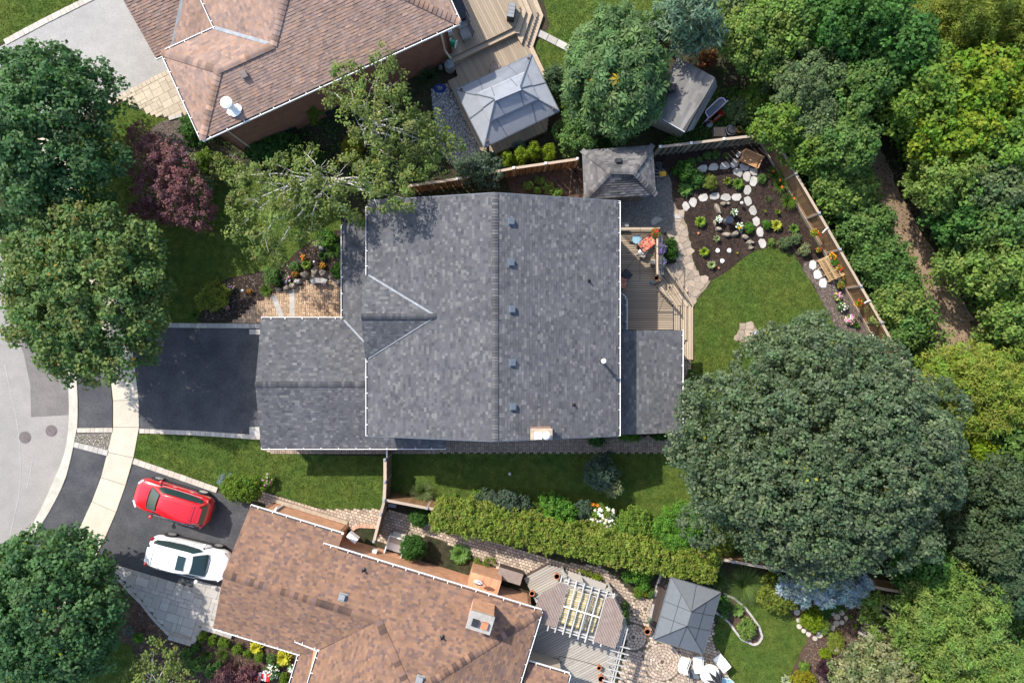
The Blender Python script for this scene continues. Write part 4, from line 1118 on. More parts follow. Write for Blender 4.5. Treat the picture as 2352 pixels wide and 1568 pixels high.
mb = MB(); mb.beam(S_(.3, .2, .06), S_(4.9, .2, .06), .22, .12); mb.build('wall_footing', M['mortar'], hs)
# sunroom with a low roof at the lower right of the brown house
zq = 2.5; a, b_ = P(1214, 1521, zq), P(1307, 1549, zq)
r_q = roof(hs, [([a, b_, b_ + vs_ * 2.6 + Vector((0, 0, .8)), a + vs_ * 2.6 + Vector((0, 0, .8))], (0, 1))], PAL_BROWN, name='sunroom_roof', wr=(.11, .28))
gutter(hs, a, b_, -vs_); gutter(hs, b_, b_ + vs_ * 2.6, us)
walls(hs, [((a + vs_ * .3).x, (a + vs_ * .3).y), ((b_ + vs_ * .3 - us * .3).x, (b_ + vs_ * .3 - us * .3).y), ((b_ + vs_ * 2.6 - us * .3).x, (b_ + vs_ * 2.6 - us * .3).y), ((a + vs_ * 2.6).x, (a + vs_ * 2.6).y)], zq - .05, M['siding'], 'sunroom_wall')
# ================================================================ decks, sheds, shelters, fences
def planks(parent, poly, z, pitch, ang, m, th=.035, gap=.024, x0clip=None, name='plank'):
    """deck boards laid across a polygon (world xy), each its own part"""
    ca, sa = math.cos(ang), math.sin(ang)
    loc = [(x * ca + y * sa, -x * sa + y * ca) for x, y in poly]
    ys = [q[1] for q in loc]; y = min(ys) + pitch / 2
    while y < max(ys):
        xs = []
        for i in range(len(loc)):
            (xa, ya), (xb, yb_) = loc[i - 1], loc[i]
            if (ya > y) != (yb_ > y): xs.append(xa + (xb - xa) * (y - ya) / (yb_ - ya))
        xs.sort()
        for k in range(0, len(xs) - 1, 2):
            a, b_ = xs[k], xs[k + 1]
            if b_ - a < .08: continue
            cuts = [a, b_] if b_ - a < 4.4 else [a, a + (b_ - a) * random.uniform(.35, .65), b_]
            for j in range(len(cuts) - 1):
                l = cuts[j + 1] - cuts[j] - .006; xc = (cuts[j] + cuts[j + 1]) / 2
                block(name, parent, m, (xc * ca - y * sa, xc * sa + y * ca, z - th / 2 + random.uniform(-.003, .003)), (l, pitch - gap, th), ang)
        y += pitch
def WZ(pts, z): return [P2(x, y, z) for x, y in pts]

# ---- main deck
zd = .55
dk = thing('deck', 'weathered grey wooden deck behind the grey roofed house', 'deck', P(1470, 640, 0))
dp_ = WZ([(1404, 530), (1509, 530), (1509, 668), (1546, 703), (1546, 757), (1404, 757)], zd)
mb = MB(); mb.prism(dp_, -.1, zd - .05); mb.build('deck_frame', M['woodbrown'], dk)
planks(dk, dp_, zd, .1335, 0, 'woodgrey')
stp = [(.40, [(1546, 703), (1562, 703), (1562, 758), (1546, 758)]), (.26, [(1562, 703), (1577.5, 703), (1577.5, 778), (1566, 790), (1546, 790), (1546, 757), (1562, 757)]), (.13, [(1577.5, 703), (1592.5, 703), (1592.5, 826), (1560, 826), (1560, 790), (1577.5, 778)])]
for z, pp in stp:
    q = WZ(pp, z); mb = MB(); mb.prism(q, -.05, z - .04); mb.build('step_frame', M['woodbrown'], dk)
    planks(dk, q, z, .132, math.pi / 2, 'woodpale', name='tread')
for z, pp, an in ((.40, [(1509, 634), (1520, 627), (1562, 703), (1546, 703), (1509, 668)], -55), (.26, [(1520, 627), (1531, 621), (1577.5, 703), (1562, 703)], -58), (.13, [(1531, 621), (1544, 628), (1577, 664), (1592.5, 703), (1577.5, 703)], -60)):
    q = WZ(pp, z); mb = MB(); mb.prism(q, -.05, z - .04); mb.build('step_frame', M['woodbrown'], dk)
    planks(dk, q, z, .132, rad(an), 'woodpale', name='tread')
mb = MB()
# deck railings: top boards and balusters
def railing(parent, a, b_, z0, z1, m='woodpale', pitch=.12, post='woodgrey', top=.14):
    a = P(*a, z0); b_ = P(*b_, z0); d = b_ - a; L = d.length; an = math.atan2(d.y, d.x); n = max(2, int(L / pitch))
    block('top_rail', parent, m, (a + d / 2) + Vector((0, 0, z1 - z0)), (L, top, .04), an)
    block('bottom_rail', parent, post, (a + d / 2) + Vector((0, 0, .1)), (L, .05, .05), an)
    for k in range(n + 1):
        p = a + d * (k / n)
        block('baluster', parent, post, (p.x, p.y, (z0 + z1) / 2 + .03), (.035, .035, z1 - z0 - .1), an)
railing(dk, (1421, 531), (1508, 531), zd, 1.45)
railing(dk, (1502, 533), (1502, 634), zd, 1.45, top=.10)
railing(dk, (1523, 618), (1562, 672), .3, 1.15, 'woodgrey', .14, top=.09)
railing(dk, (1511, 668), (1543, 700), zd, 1.3, 'woodgrey', .14, top=.09)
fl = thing('planter_ledge', 'grey board planter ledge outside the deck railing', 'planter', P(1517, 585, 0))
for xx in (1513.5, 1520.5): 
    a = P(xx, 585, 1.0); block('ledge_board', fl, 'woodsilver', (a.x, a.y, 1.0), (.15, 2.3, .04))
for yy in (545, 585, 625):
    a = P(1517, yy, .5); block('bracket', fl, 'woodgrey', (a.x, a.y, .49), (.2, .08, .94))

# ---- bare metal gazebo frame over the deck
gz_ = thing('metal_gazebo', 'bare black metal gazebo frame without its canopy on the deck', 'gazebo frame', P(1470, 580, 0))
zt_ = 2.65; c4 = [P(1418, 521.5, zt_), P(1523, 521.5, zt_), P(1522, 646, zt_), P(1418, 646, zt_)]; ap = P(1470, 577.7, 3.3)
mb = MB()
for i in range(4): mb.beam(c4[i - 1], c4[i], .035, .05)
mb.build('top_frame', M['black'], gz_)
for i in range(4):
    block('post', gz_, 'black', (c4[i].x, c4[i].y, zt_ / 2 + .25), (.06, .06, zt_ - .5))
    m2 = MB(); m2.tube([c4[i], ap], .014, 5); m2.build('hip_rib', M['black'], gz_)
    m2 = MB(); m2.tube([(c4[i] + c4[i - 1]) / 2, ap], .012, 5); m2.build('rib', M['black'], gz_)
mb = MB(); mb.lathe([(.07, -.05), (.09, 0), (.05, .06)], 10, ap); mb.build('finial', M['white'], gz_)

# ---- furniture builders (local coordinates, front towards +x)
def chair(label, p, rz, frame='black', seat='mesh', s=(.55, .52), group=None, back=.5, cushion=None, zseat=.42, name='patio_chair', cat='chair'):
    t = thing(name, label, cat, p, rz, group); w_, d = s
    mb = MB()
    for y in (-w_ / 2, w_ / 2):
        m2 = MB(); m2.tube([(d / 2, y, 0), (d / 2, y, .60), (-d / 2, y, .62)], .014, 5); m2.build('arm', M[frame], t, loc=(0, 0, 0))
        m2 = MB(); m2.tube([(-d / 2 - .06, y, 0), (-d / 2, y, zseat), (-d / 2 - .16, y, zseat + back)], .014, 5); m2.build('rear_leg', M[frame], t, loc=(0, 0, 0))
    m2 = MB(); m2.obox((0, 0, zseat), 0, d, w_ - .03, .035); m2.build('seat', M[seat], t, loc=(0, 0, 0))
    m2 = MB(); m2.beam((-d / 2 - .01, 0, zseat + .04), (-d / 2 - .16, 0, zseat + back), w_ - .04, .03, up=Vector((1, 0, 0))); m2.build('backrest', M[seat], t, loc=(0, 0, 0))
    if cushion:
        m2 = MB()
        m2.prism([(-d / 2, -w_ / 2 + .02), (d / 2 + .05, -w_ / 2 + .02), (d / 2 + .05, w_ / 2 - .02), (-d / 2, w_ / 2 - .02)], zseat + .02, zseat + .12, inset=.03); m2.build('seat_cushion', M[cushion], t, loc=(0, 0, 0))
        m2 = MB(); m2.beam((-d / 2 + .02, 0, zseat + .1), (-d / 2 - .12, 0, zseat + back + .05), w_ - .06, .10, up=Vector((1, 0, 0))); m2.build('back_cushion', M[cushion], t, loc=(0, 0, 0))
    return t
def round_table(label, p, r, h, top, leg='black', name='side_table'):
    t = thing(name, label, 'table', p)
    mb = MB(); mb.lathe([(r, 0), (r + .01, .012), (r, .025)], 22, (0, 0, h - .03)); mb.build('table_top', M[top], t, loc=(0, 0, 0))
    for k in range(3):
        a = k * 2.094 + .4; m2 = MB(); m2.tube([(math.cos(a) * r * .3, math.sin(a) * r * .3, h - .03), (math.cos(a) * r * .9, math.sin(a) * r * .9, 0)], .013, 5); m2.build('leg', M[leg], t, loc=(0, 0, 0))
    return t
# deck furniture
p = P(1489, 557, zd + .6); p.z = zd
t = chair('deep chair with red floral cushions on the deck', p, rad(38), 'woodbrown', 'mesh', (.66, .82), back=.42, cushion='redcloth', zseat=.36)
p = P(1424, 648, zd + .4); p.z = zd
chair('red cushioned chair half hidden under the white gutter', p, rad(-20), 'woodbrown', 'mesh', (.6, .62), cushion='redcloth')
p = P(1440, 630, zd + .4); p.z = zd
ot = thing('footstool', 'dark grey footstool in the shade near the house gutter', 'footstool', p, rad(-42))
mb = MB(); mb.prism([(-.27, -.22), (.27, -.22), (.27, .22), (-.27, .22)], .3, .40, inset=.03); mb.build('seat', M['dark'], ot, loc=(0, 0, 0))
for i in (-1, 1):
    for j in (-1, 1): m2 = MB(); m2.tube([(i * .24, j * .19, 0), (i * .24, j * .19, .31)], .014, 5); m2.build('leg', M['black'], ot, loc=(0, 0, 0))
p = P(1476, 580, zd + .4); p.z = zd
ot = thing('footstool', 'light taupe footstool under the centre of the gazebo frame', 'footstool', p, rad(-20))
mb = MB(); mb.prism([(-.26, -.24), (.22, -.26), (.27, .2), (-.2, .26)], .28, .40, inset=.04); mb.build('seat', M['edging'], ot, loc=(0, 0, 0))
for i in (-1, 1):
    for j in (-1, 1): m2 = MB(); m2.tube([(i * .2, j * .2, 0), (i * .2, j * .2, .3)], .014, 5); m2.build('leg', M['black'], ot, loc=(0, 0, 0))
p = P(1463, 549.6, zd + .5); p.z = zd
round_table('round blue glass side table beside the red floral chair', p, .255, .5, 'blueglass')
def pot(label, p, r, h, m, name='flower_pot', cat='flower pot', rim=True, group=None):
    t = thing(name, label, cat, p, 0, group)
    mb = MB(); mb.lathe([(r * .72, 0), (r, h), (r * 1.08, h), (r * 1.08, h + .02), (r * .86, h + .02), (r * .84, h - .03)], 14); mb.build('pot', M[m], t, loc=(0, 0, 0))
    mb = MB(); mb.lathe([(.01, h - .035), (r * .85, h - .03)], 12); mb.build('potting_soil', M['mulch'], t, loc=(0, 0, 0))
    return t
p = P(1500.6, 601, zd + .4); p.z = zd
bx = thing('planter_box', 'square cream planter box beside the deck railing', 'planter', p, rad(3))
mb = MB(); mb.prism([(-.13, -.13), (.13, -.13), (.13, .13), (-.13, .13)], 0, .36, bottom=True); mb.build('box', M['siding'], bx, loc=(0, 0, 0))
mb = MB(); mb.prism([(-.11, -.11), (.11, -.11), (.11, .11), (-.11, .11)], .33, .365); mb.build('potting_soil', M['palestone'], bx, loc=(0, 0, 0))
p = P(1510, 638, zd + .5); p.z = zd; pot('terracotta pot at the corner of the deck railing', p, .14, .26, 'terracotta')
p = P(1497, 647, zd + .3); p.z = zd
ln = thing('lantern', 'small teal lantern standing on the deck', 'lantern', p)
mb = MB(); mb.lathe([(.07, 0), (.08, .02), (.07, .2), (.09, .22), (.03, .3)], 8); mb.build('body', M['teal'], ln, loc=(0, 0, 0))
mb = MB(); mb.tube([(-.05, 0, .28), (0, 0, .38), (.05, 0, .28)], .006, 5); mb.build('handle', M['steelgrey'], ln, loc=(0, 0, 0))
p = P(1428, 522, .6); p.z = 0
ac = thing('air_conditioner', 'grey box shaped cooling unit on the gravel beside the house', 'air conditioner', p)
mb = MB(); mb.obox((0, 0, .4), 0, .75, .45, .8); mb.build('case', M['grey'], ac, loc=(0, 0, 0))
mb = MB(); mb.lathe([(.18, .801), (.16, .815)], 14); mb.build('fan_grille', M['dark'], ac, loc=(0, 0, 0))

# ---- grey hip roofed shed
sh = thing('shed', 'garden shed with grey hipped shingle roof beside the gravel yard', 'shed', (0, 0, 0))
ze_, zr_ = 2.35, 3.3
TL, TR, BR, BL = P(1337, 346, ze_), P(1498.6, 334, ze_), P(1506.5, 447, ze_), P(1342, 457.5, ze_)
RA, RB = P(1402, 393.5, zr_), P(1455, 395, zr_)
rs = roof(sh, [([TL, TR, RB, RA], (0, 1)), ([TR, BR, RB], (0, 1)), ([BR, BL, RA, RB], (0, 1)), ([BL, TL, RA], (0, 1))], PAL_SHED, exp=.15, wr=(.16, .36), th=.02)
for a, b_ in ((TL, RA), (TR, RB), (BR, RB), (BL, RA), (RA, RB)):
    ridge_caps(rs, a + Vector((0, 0, .035)), b_ + Vector((0, 0, .035)), 'shed', pal=PAL_SHED, exp=.19, wd=.15, drop=.04)
ce = (TL + TR + BR + BL) / 4
wp = [(q.x + (ce - q).normalized().x * .42, q.y + (ce - q).normalized().y * .42) for q in (TL, TR, BR, BL)]
walls(sh, wp, ze_ - .06, M['siding'])
q = ccw(wp)
a = Vector((wp[2][0], wp[2][1], 0)); b_ = Vector((wp[3][0], wp[3][1], 0)); d = b_ - a; an = math.atan2(d.y, d.x); nrm = Vector((d.y, -d.x, 0)).normalized(); nrm = nrm if nrm.y < 0 else -nrm
n = 18
for k in range(n):
    c = a + d * ((k + .5) / n) + nrm * .03
    block('siding_board', sh, 'woodfencegrey', (c.x, c.y, 1.12), (d.length / n - .012, .04, 2.2), an)
for f_ in (.22, .78): c = a + d * f_ + nrm * .06; block('trim_board', sh, 'steelgrey', (c.x, c.y, 1.1), (.06, .03, 2.1), an)
c = a + d * .06 + nrm * .12; block('wall_shelf', sh, 'steelgrey', (c.x, c.y, 1.7), (.35, .16, .12), an)
vz = P(1420.5, 372, 2.95); box_vent(sh, vz, (0, .3, 1), (0, 1, 0), 'dark', .30)
for i, (x0, y0, x1, y1, m_) in enumerate(((1318, 392, 1326, 447, 'dark'), (1322, 388, 1331, 449, 'black'), (1314, 386, 1308, 446, 'woodfencegrey'))):
    t = thing('leaning_pole', ('thick dark pole lying along the shed wall', 'black pole lying closest to the shed wall', 'thin brown pole lying furthest from the shed wall')[i], 'pole', P(x0, y0, 0))
    mb = MB(); mb.tube([P(x0, y0, .1), P(x1, y1, .35)], .04 if i < 2 else .015, 6); mb.build('pole', M[m_], t)
p = P(1516, 401, .3); p.z = 0
wb = thing('wheelbarrow', 'yellow trayed barrow standing against the grey shed', 'wheelbarrow', p, rad(8))
mb = MB(); mb.prism([(-.05, -.16), (.32, -.14), (.36, 0), (.32, .14), (-.05, .16)], .28, .40, bottom=True, inset=.03); mb.build('tray', M['yellow'], wb, loc=(0, 0, 0))
for y in (-.14, .14): m2 = MB(); m2.tube([(-.5, y, .42), (.3, y * .4, .2)], .018, 5); m2.build('handle', M['steelgrey'], wb, loc=(0, 0, 0))
mb = MB(); mb.tube([(.3, -.04, .16), (.3, .04, .16)], .15, 12); mb.build('wheel', M['tyre'], wb, loc=(0, 0, 0))
p = P(1513, 382, .4); p.z = 0
mw = thing('lawn_mower', 'black lawn mower parked beside the grey shed', 'lawn mower', p, rad(80))
mb = MB(); mb.prism([(-.3, -.22), (.3, -.22), (.36, 0), (.3, .22), (-.3, .22)], .12, .3, bottom=True, inset=.05); mb.build('deck', M['black'], mw, loc=(0, 0, 0))
mb = MB(); mb.lathe([(.14, .3), (.14, .42), (.08, .46)], 12); mb.build('engine', M['dark'], mw, loc=(0, 0, 0))
mb = MB(); mb.tube([(-.25, -.2, .25), (-.7, -.2, .85), (-.7, .2, .85), (-.25, .2, .25)], .014, 5); mb.build('handle', M['grey'], mw, loc=(0, 0, 0))
for i in (-1, 1):
    for j in (-1, 1): m2 = MB(); m2.tube([(i * .26, j * .22, .1), (i * .26, j * .27, .1)], .1, 10); m2.build('wheel', M['tyre'], mw, loc=(0, 0, 0))

# ---- shed in the neighbour's corner
s2 = thing('shed', 'weathered shed with pale grey shingle roof under the chestnut tree', 'shed', (0, 0, 0))
A, B_ = P(1643, 179, 3.05), P(1572.5, 304, 3.05); Cc, D_ = P(1489, 256, 2.35), P(1556, 132, 2.35); E_, F_ = P(1647, 200, 2.55), P(1591, 298, 2.55)
E_, F_ = A + (E_ - A), B_ + (F_ - B_)
r2 = roof(s2, [([Cc, D_, A, B_], (0, 1)), ([B_ + Vector((.0, .0, -.03)), A + Vector((0, 0, -.03)), E_, F_], (2, 3))], PAL_PALE, exp=.2, wr=(.5, 1.1), th=.018)
mb = MB(); mb.beam(Cc + Vector((0, 0, .02)), B_ + Vector((0, 0, .02)), .05, .06); mb.build('drip_edge', M['steelgrey'], s2)
ce = (A + B_ + Cc + D_) / 4
walls(s2, [(q.x + (ce - q).normalized().x * .3, q.y + (ce - q).normalized().y * .3) for q in (Cc, D_, E_, F_)], 2.3, M['siding'])
box_vent(s2, P(1542, 204, 2.85), (-.3, .2, 1), (0, 1, 0), 'dark', .42)

# ---- junk beside it
Z = Zm(1470, 117.6, 8)
pts = [P(x, y, 1.25) for x, y in Z([(1255, 1215), (1205, 1130), (1215, 1090), (1440, 880), (1495, 858), (1535, 870), (1590, 930)])]
fr = thing('hammock_frame', 'pale lavender tube frame with grey netting leaning by the pale shed', 'frame', P(1650, 245, 0))
mb = MB(); mb.tube(pts, .035, 7); mb.tube([P(*Z([(1200, 1285)])[0], .9), P(*Z([(1620, 905)])[0], 1.3)], .03, 7); mb.build('tube_frame', M['lav'], fr)
mb = MB(); mb.slab([q - Vector((0, 0, .05)) for q in pts], .01); mb.build('netting', M['mesh'], fr)
for q in (pts[0], pts[-1]): m2 = MB(); m2.tube([q, Vector((q.x, q.y, 0))], .025, 6); m2.build('leg', M['lav'], fr)
a = P(*Z([(1310, 1260)])[0], .5); b_ = P(*Z([(1500, 1100)])[0], .5); c = (a + b_) / 2; an = math.atan2((b_ - a).y, (b_ - a).x); c.z = 0
wb = thing('wheelbarrow', 'red wheelbarrow half under the lavender tube frame', 'wheelbarrow', c, an + math.pi)
mb = MB(); mb.add([(-.38, -.26, .55), (.38, -.2, .5), (.38, .2, .5), (-.38, .26, .55), (-.2, -.16, .28), (.25, -.13, .28), (.25, .13, .28), (-.2, .16, .28)], [(4, 5, 6, 7), (0, 1, 5, 4), (1, 2, 6, 5), (2, 3, 7, 6), (3, 0, 4, 7), (7, 6, 5, 4), (4, 5, 1, 0), (5, 6, 2, 1), (6, 7, 3, 2), (7, 4, 0, 3)]); mb.build('tray', M['red'], wb, loc=(0, 0, 0))
for y in (-.22, .22): m2 = MB(); m2.tube([(-.95, y, .6), (.55, y * .3, .2)], .02, 5); m2.build('handle', M['woodfence'], wb, loc=(0, 0, 0))
mb = MB(); mb.lathe([(.04, -.04), (.19, -.045), (.2, 0), (.19, .045), (.04, .04)], 14, (0, 0, 0)); o = mb.build('wheel', M['tyre'], wb, loc=(.62, 0, .2)); o.rotation_euler = (rad(90), 0, 0)
a = P(*Z([(1290, 1310)])[0], .2); b_ = P(*Z([(1650, 1050)])[0], .5)
t = thing('board', 'long pale board lying beside the red wheelbarrow', 'board', P(1655, 265, 0)); mb = MB(); mb.beam(a, b_, .1, .04); mb.build('board', M['woodgrey'], t)
p = P(*Z([(1285, 1325)])[0], .25); p.z = 0
wh = thing('pulley_wheel', 'small grey wheel lying in the weeds below the pale shed', 'wheel', p); mb = MB(); mb.lathe([(.05, .1), (.2, .1), (.22, .15), (.2, .2), (.05, .2)], 16); mb.build('wheel', M['steelgrey'], wh, loc=(0, 0, 0))
p = P(*Z([(1460, 1490)])[0], .4); p.z = 0
cr = thing('crate', 'weathered slatted crate behind the shadowbox fence', 'crate', p, rad(2))
for k in range(9): m2 = MB(); m2.obox((-.32 + k * .08, 0, .5), 0, .065, .52, .03); m2.build('slat', M['woodgrey'], cr, loc=(0, 0, 0))
mb = MB(); mb.obox((0, 0, .24), 0, .70, .5, .48); mb.build('box', M['woodfencegrey'], cr, loc=(0, 0, 0))
p = P(*Z([(1660, 1465)])[0], .5); p.z = 0
br = thing('rain_barrel', 'dark barrel with pale bands behind the shadowbox fence', 'barrel', p)
mb = MB(); mb.lathe([(.24, 0), (.31, .35), (.30, .6), (.25, .85), (.05, .86)], 16); mb.build('barrel', M['dark'], br, loc=(0, 0, 0))
for zz in (.2, .65): m2 = MB(); m2.lathe([(.305, zz), (.315, zz + .03), (.30, zz + .06)], 16); m2.build('hoop', M['steelgrey'], br, loc=(0, 0, 0))
p = P(*Z([(1720, 1470)])[0], .6); p.z = 0
br = thing('gas_bottle', 'black bottle with white cap beside the banded barrel', 'gas bottle', p)
mb = MB(); mb.lathe([(.16, 0), (.18, .1), (.18, .45), (.08, .55)], 14); mb.build('bottle', M['black'], br, loc=(0, 0, 0)); mb = MB(); mb.lathe([(.06, .55), (.06, .62), (.02, .63)], 10); mb.build('cap', M['white'], br, loc=(0, 0, 0))
p = P(*Z([(1840, 1430)])[0], .5); p.z = 0
pot('reddish pot against the corner of the shadowbox fence', p, .17, .4, 'terracotta')

# ---- metal roofed gazebo
g1 = thing('gazebo', 'hardtop gazebo with two tier grey metal roof on the upper deck', 'gazebo', (0, 0, 0))
zE, zR_ = 2.45, 3.6
cW, cN, cE, cS = P(1046, 206.5, zE), P(1221, 125, zE), P(1284.5, 255.5, zE), P(1112, 339, zE)
r0, r1 = P(1138, 229, zR_), P(1193, 206, zR_)
tz = .60
def lerp3(a, b_, t): return a + (b_ - a) * t
iW, iS, iN, iE = lerp3(cW, r0, tz), lerp3(cS, r0, tz), lerp3(cN, r1, tz), lerp3(cE, r1, tz)
mb = MB()
for q in ((cW, cN, iN, iW), (cN, cE, iE, iN), (cE, cS, iS, iE), (cS, cW, iW, iS)): mb.slab(q, .03)
lowr = mb.build('lower_roof', M['steelgrey'], g1)
up_ = Vector((0, 0, .14)); 
uW, uS, uN, uE = [lerp3(c, r, .52) + up_ for c, r in ((cW, r0), (cS, r0), (cN, r1), (cE, r1))]
u0, u1 = r0 + up_, r1 + up_
mb = MB()
for q in ((uW, uN, u1, u0), (uN, uE, u1), (uE, uS, u0, u1), (uS, uW, u0)): mb.slab(q, .03)
upr = mb.build('upper_roof', M['steelgrey'], g1)
def seams(parent, a, b_, c, d, n, m='steelgrey'):
    """raised ribs parallel to the edge a-b on the face a,b,c,d"""
    mb = MB()
    for k in range(1, n):
        t = k / n; p = lerp3(a, d, t) + Vector((0, 0, .012)); q = lerp3(b_, c, t) + Vector((0, 0, .012)); mb.beam(p, q, .018, .02)
    o = mb.build('roof_ribs', M[m], parent, kind='stuff')
for a, b_, c, d, r in ((cE, cS, iS, iE, lowr), (uE, uS, u0, u1, upr), (cW, cN, iN, iW, lowr), (uW, uN, u1, u0, upr)): seams(r, a, b_, c, d, 26 if r is lowr else 11)
for a, b_, c, r in ((cN, cE, None, lowr), (cS, cW, None, lowr)):
    i0, i1 = (iN, iE) if a is cN else (iS, iW); seams(r, a, b_, i1, i0, 20)
mb = MB(); mb.beam(u0 - (u1 - u0) * .04 + Vector((0, 0, .03)), u1 + (u1 - u0) * .04 + Vector((0, 0, .03)), .26, .10); mb.build('ridge_cap', M['steelgrey'], g1)
for a, b_ in ((cW, iW), (cN, iN), (cE, iE), (cS, iS), (uW, u0), (uS, u0), (uN, u1), (uE, u1)):
    m2 = MB(); m2.beam(a + Vector((0, 0, .03)), b_ + Vector((0, 0, .03)), .05, .04); m2.build('hip_trim', M['ventgrey'], g1)
for a, b_, t0, t1, lo_, hi_ in ((cW, cN, .31, .69, (iW, iN), None), (cE, cS, .31, .69, (iE, iS), None)):
    for t, rr in ((t0, 0), (t1, 1)):
        p = lerp3(a, b_, t); q = lerp3(lo_[0], lo_[1], (.1, .9)[rr]); m2 = MB(); m2.beam(p + Vector((0, 0, .03)), q + Vector((0, 0, .03)), .035, .03); m2.build('panel_trim', M['ventgrey'], g1)
for a, b_, i0, i1, ui, u in ((cN, cE, iN, iE, (uN, uE), u1), (cS, cW, iS, iW, (uS, uW), u0)):
    m2 = MB(); m2.beam(lerp3(a, b_, .5) + Vector((0, 0, .03)), lerp3(i0, i1, .5) + Vector((0, 0, .03)), .035, .03); m2.build('panel_trim', M['ventgrey'], g1)
    m2 = MB(); m2.beam(lerp3(ui[0], ui[1], .5) + Vector((0, 0, .03)), u + Vector((0, 0, .03)), .035, .03); m2.build('panel_trim', M['ventgrey'], g1)
for t in (.1, .9):
    for (ua, ub, k) in ((uW, uN, 0), (uE, uS, 1)):
        p = lerp3(ua, ub, .31 if t < .5 else .69); q = (u0 if (t < .5) != bool(k) else u1); m2 = MB(); m2.beam(p + Vector((0, 0, .03)), q + Vector((0, 0, .03)), .035, .03); m2.build('panel_trim', M['ventgrey'], g1)
for a, b_ in ((cW, cN), (cN, cE), (cE, cS), (cS, cW)): m2 = MB(); m2.beam(a - Vector((0, 0, .03)), b_ - Vector((0, 0, .03)), .05, .09); m2.build('eave_rail', M['ventgrey'], g1)
ce = (cW + cN + cE + cS) / 4
for q in (cW, cN, cE, cS):
    d = (ce - q); d.z = 0; c = q + d.normalized() * .35; block('post', g1, 'woodbrown', (c.x, c.y, 1.5), (.13, .13, 2.4), rad(25))

# ---- neighbour's two level deck
dn = thing('deck', 'large two level wooden deck with angled steps at the top', 'deck', P(1130, 120, 0))
T = [(.17, [(1210, -60), (1248, 36), (1224, 107), (1258, 178), (1246, 190), (1200, 110), (1190, 80), (1178, -60)], 'woodpale', None),
     (.34, [(1198, -60), (1235, 32.5), (1211, 105), (1246, 172), (1264, 240), (1256, 300), (1128, 358), (1104, 345), (1028, 186), (1051, 175), (1043, 147), (1188, 72), (1182, -60)], 'woodgrey', 63),
     (.52, [(1185, -60), (1222, 30), (1198, 101), (1190, 88), (1185, 72), (1043, 149), (1034, 133), (1150, -60)], 'woodpale', None),
     (.70, [(1172, -60), (1208.5, 26), (1193, 77), (1184, 76), (1042, 144), (1034, 130), (1140, -60)], 'woodpale', None),
     (.86, [(1012, -60), (1160, -60), (1196, 24), (1182, 62), (1036, 132), (1018, 96)], 'woodgrey', 63)]
for z, pp, m_, an in T:
    q = WZ(pp, z); mb = MB(); mb.prism(q, -.1, z - (.04 if an else .0)); mb.build('deck_frame' if an else 'step', M[m_], dn)
    if an: planks(dn, q, z, .135, rad(-an), m_)
Z = Zm(999.6, 0, 8)
p = P(*Z([(440, 170)])[0], 1.3)
bq = thing('covered_table', 'long low table under a dark navy cover on the upper deck', 'table', P(1050, 20, .86))
q = WZ(Z([(270, -60), (470, -60), (625, 290), (455, 385), (380, 250)]), 1.5); mb = MB(); mb.prism(q, .9, 1.5, bottom=True, inset=.03); mb.build('cover', M['navy'], bq)
for i, (x, y) in enumerate(Z([(490, 440), (560, 620)])):
    p = P(x, y, 1.3); p.z = .86; chair(('grey sling chair nearest the navy covered table', 'grey sling chair standing alone towards the hose reel')[i], p, rad(205 if i else 208), 'black', 'grey', (.6, .55), 'sling chairs on the upper deck', zseat=.42)
p = P(*Z([(1400, 190)])[0], 1.4); p.z = .86
bx = thing('storage_chest', 'dark grey deck chest near the angled steps', 'chest', p, rad(-100) + math.pi)
mb = MB(); mb.obox((0, 0, .28), 0, .82, .40, .56); mb.build('chest', M['dark'], bx, loc=(0, 0, 0))
for k in range(4): m2 = MB(); m2.obox((-.3 + k * .2, 0, .575), 0, .185, .38, .03); m2.build('lid_panel', M['grey'], bx, loc=(0, 0, 0))
p = P(*Z([(325, 785)])[0], 1.3); p.z = .86
hr = thing('hose_reel', 'hose reel with green hose against the red brick wall', 'hose reel', p, rad(-20))
mb = MB(); mb.tube([(-.14, 0, .38), (.14, 0, .38)], .19, 14); mb.build('hose_coil', M['green'], hr, loc=(0, 0, 0))
for x in (-.18, .18): m2 = MB(); m2.tube([(x, 0, .38), (x + .02, 0, .38)], .24, 14); m2.build('reel_side', M['white'], hr, loc=(0, 0, 0))
mb = MB(); mb.tube([(-.2, -.15, 0), (-.2, 0, .38), (-.2, .15, 0)], .015, 5); mb.tube([(.2, -.15, 0), (.2, 0, .38), (.2, .15, 0)], .015, 5); mb.build('stand', M['steelgrey'], hr, loc=(0, 0, 0))
p = P(*Z([(258, 555)])[0], 1.3); p.z = .86
bx = thing('utility_box', 'small white box under the corner of the tan roof', 'box', p, rad(20)); mb = MB(); mb.obox((0, 0, .3), 0, .24, .34, .6); mb.build('case', M['white'], bx, loc=(0, 0, 0)); mb = MB(); mb.obox((0, 0, .605), 0, .12, .2, .02); mb.build('lid', M['dark'], bx, loc=(0, 0, 0))
Z = Zm(999.6, 117.6, 8)
p = P(*Z([(255, 235)])[0], .95); p.z = 0
rb = thing('rain_barrel', 'grey plastic rain barrel under the downpipe', 'barrel', p)
mb = MB(); mb.lathe([(.22, 0), (.29, .25), (.30, .5), (.27, .55), (.30, .6), (.28, .9), (.25, .95), (.03, .97)], 18); mb.build('barrel', M['grey'], rb, loc=(0, 0, 0))
mb = MB(); mb.tube([(-.1, .22, .96), (-.02, .05, .985)], .05, 8); mb.build('inlet', M['steelgrey'], rb, loc=(0, 0, 0))
p = P(*Z([(80, 680)])[0], .1); p.z = 0
hc = thing('garden_hose', 'coiled blue garden hose on the white gravel', 'hose', p)
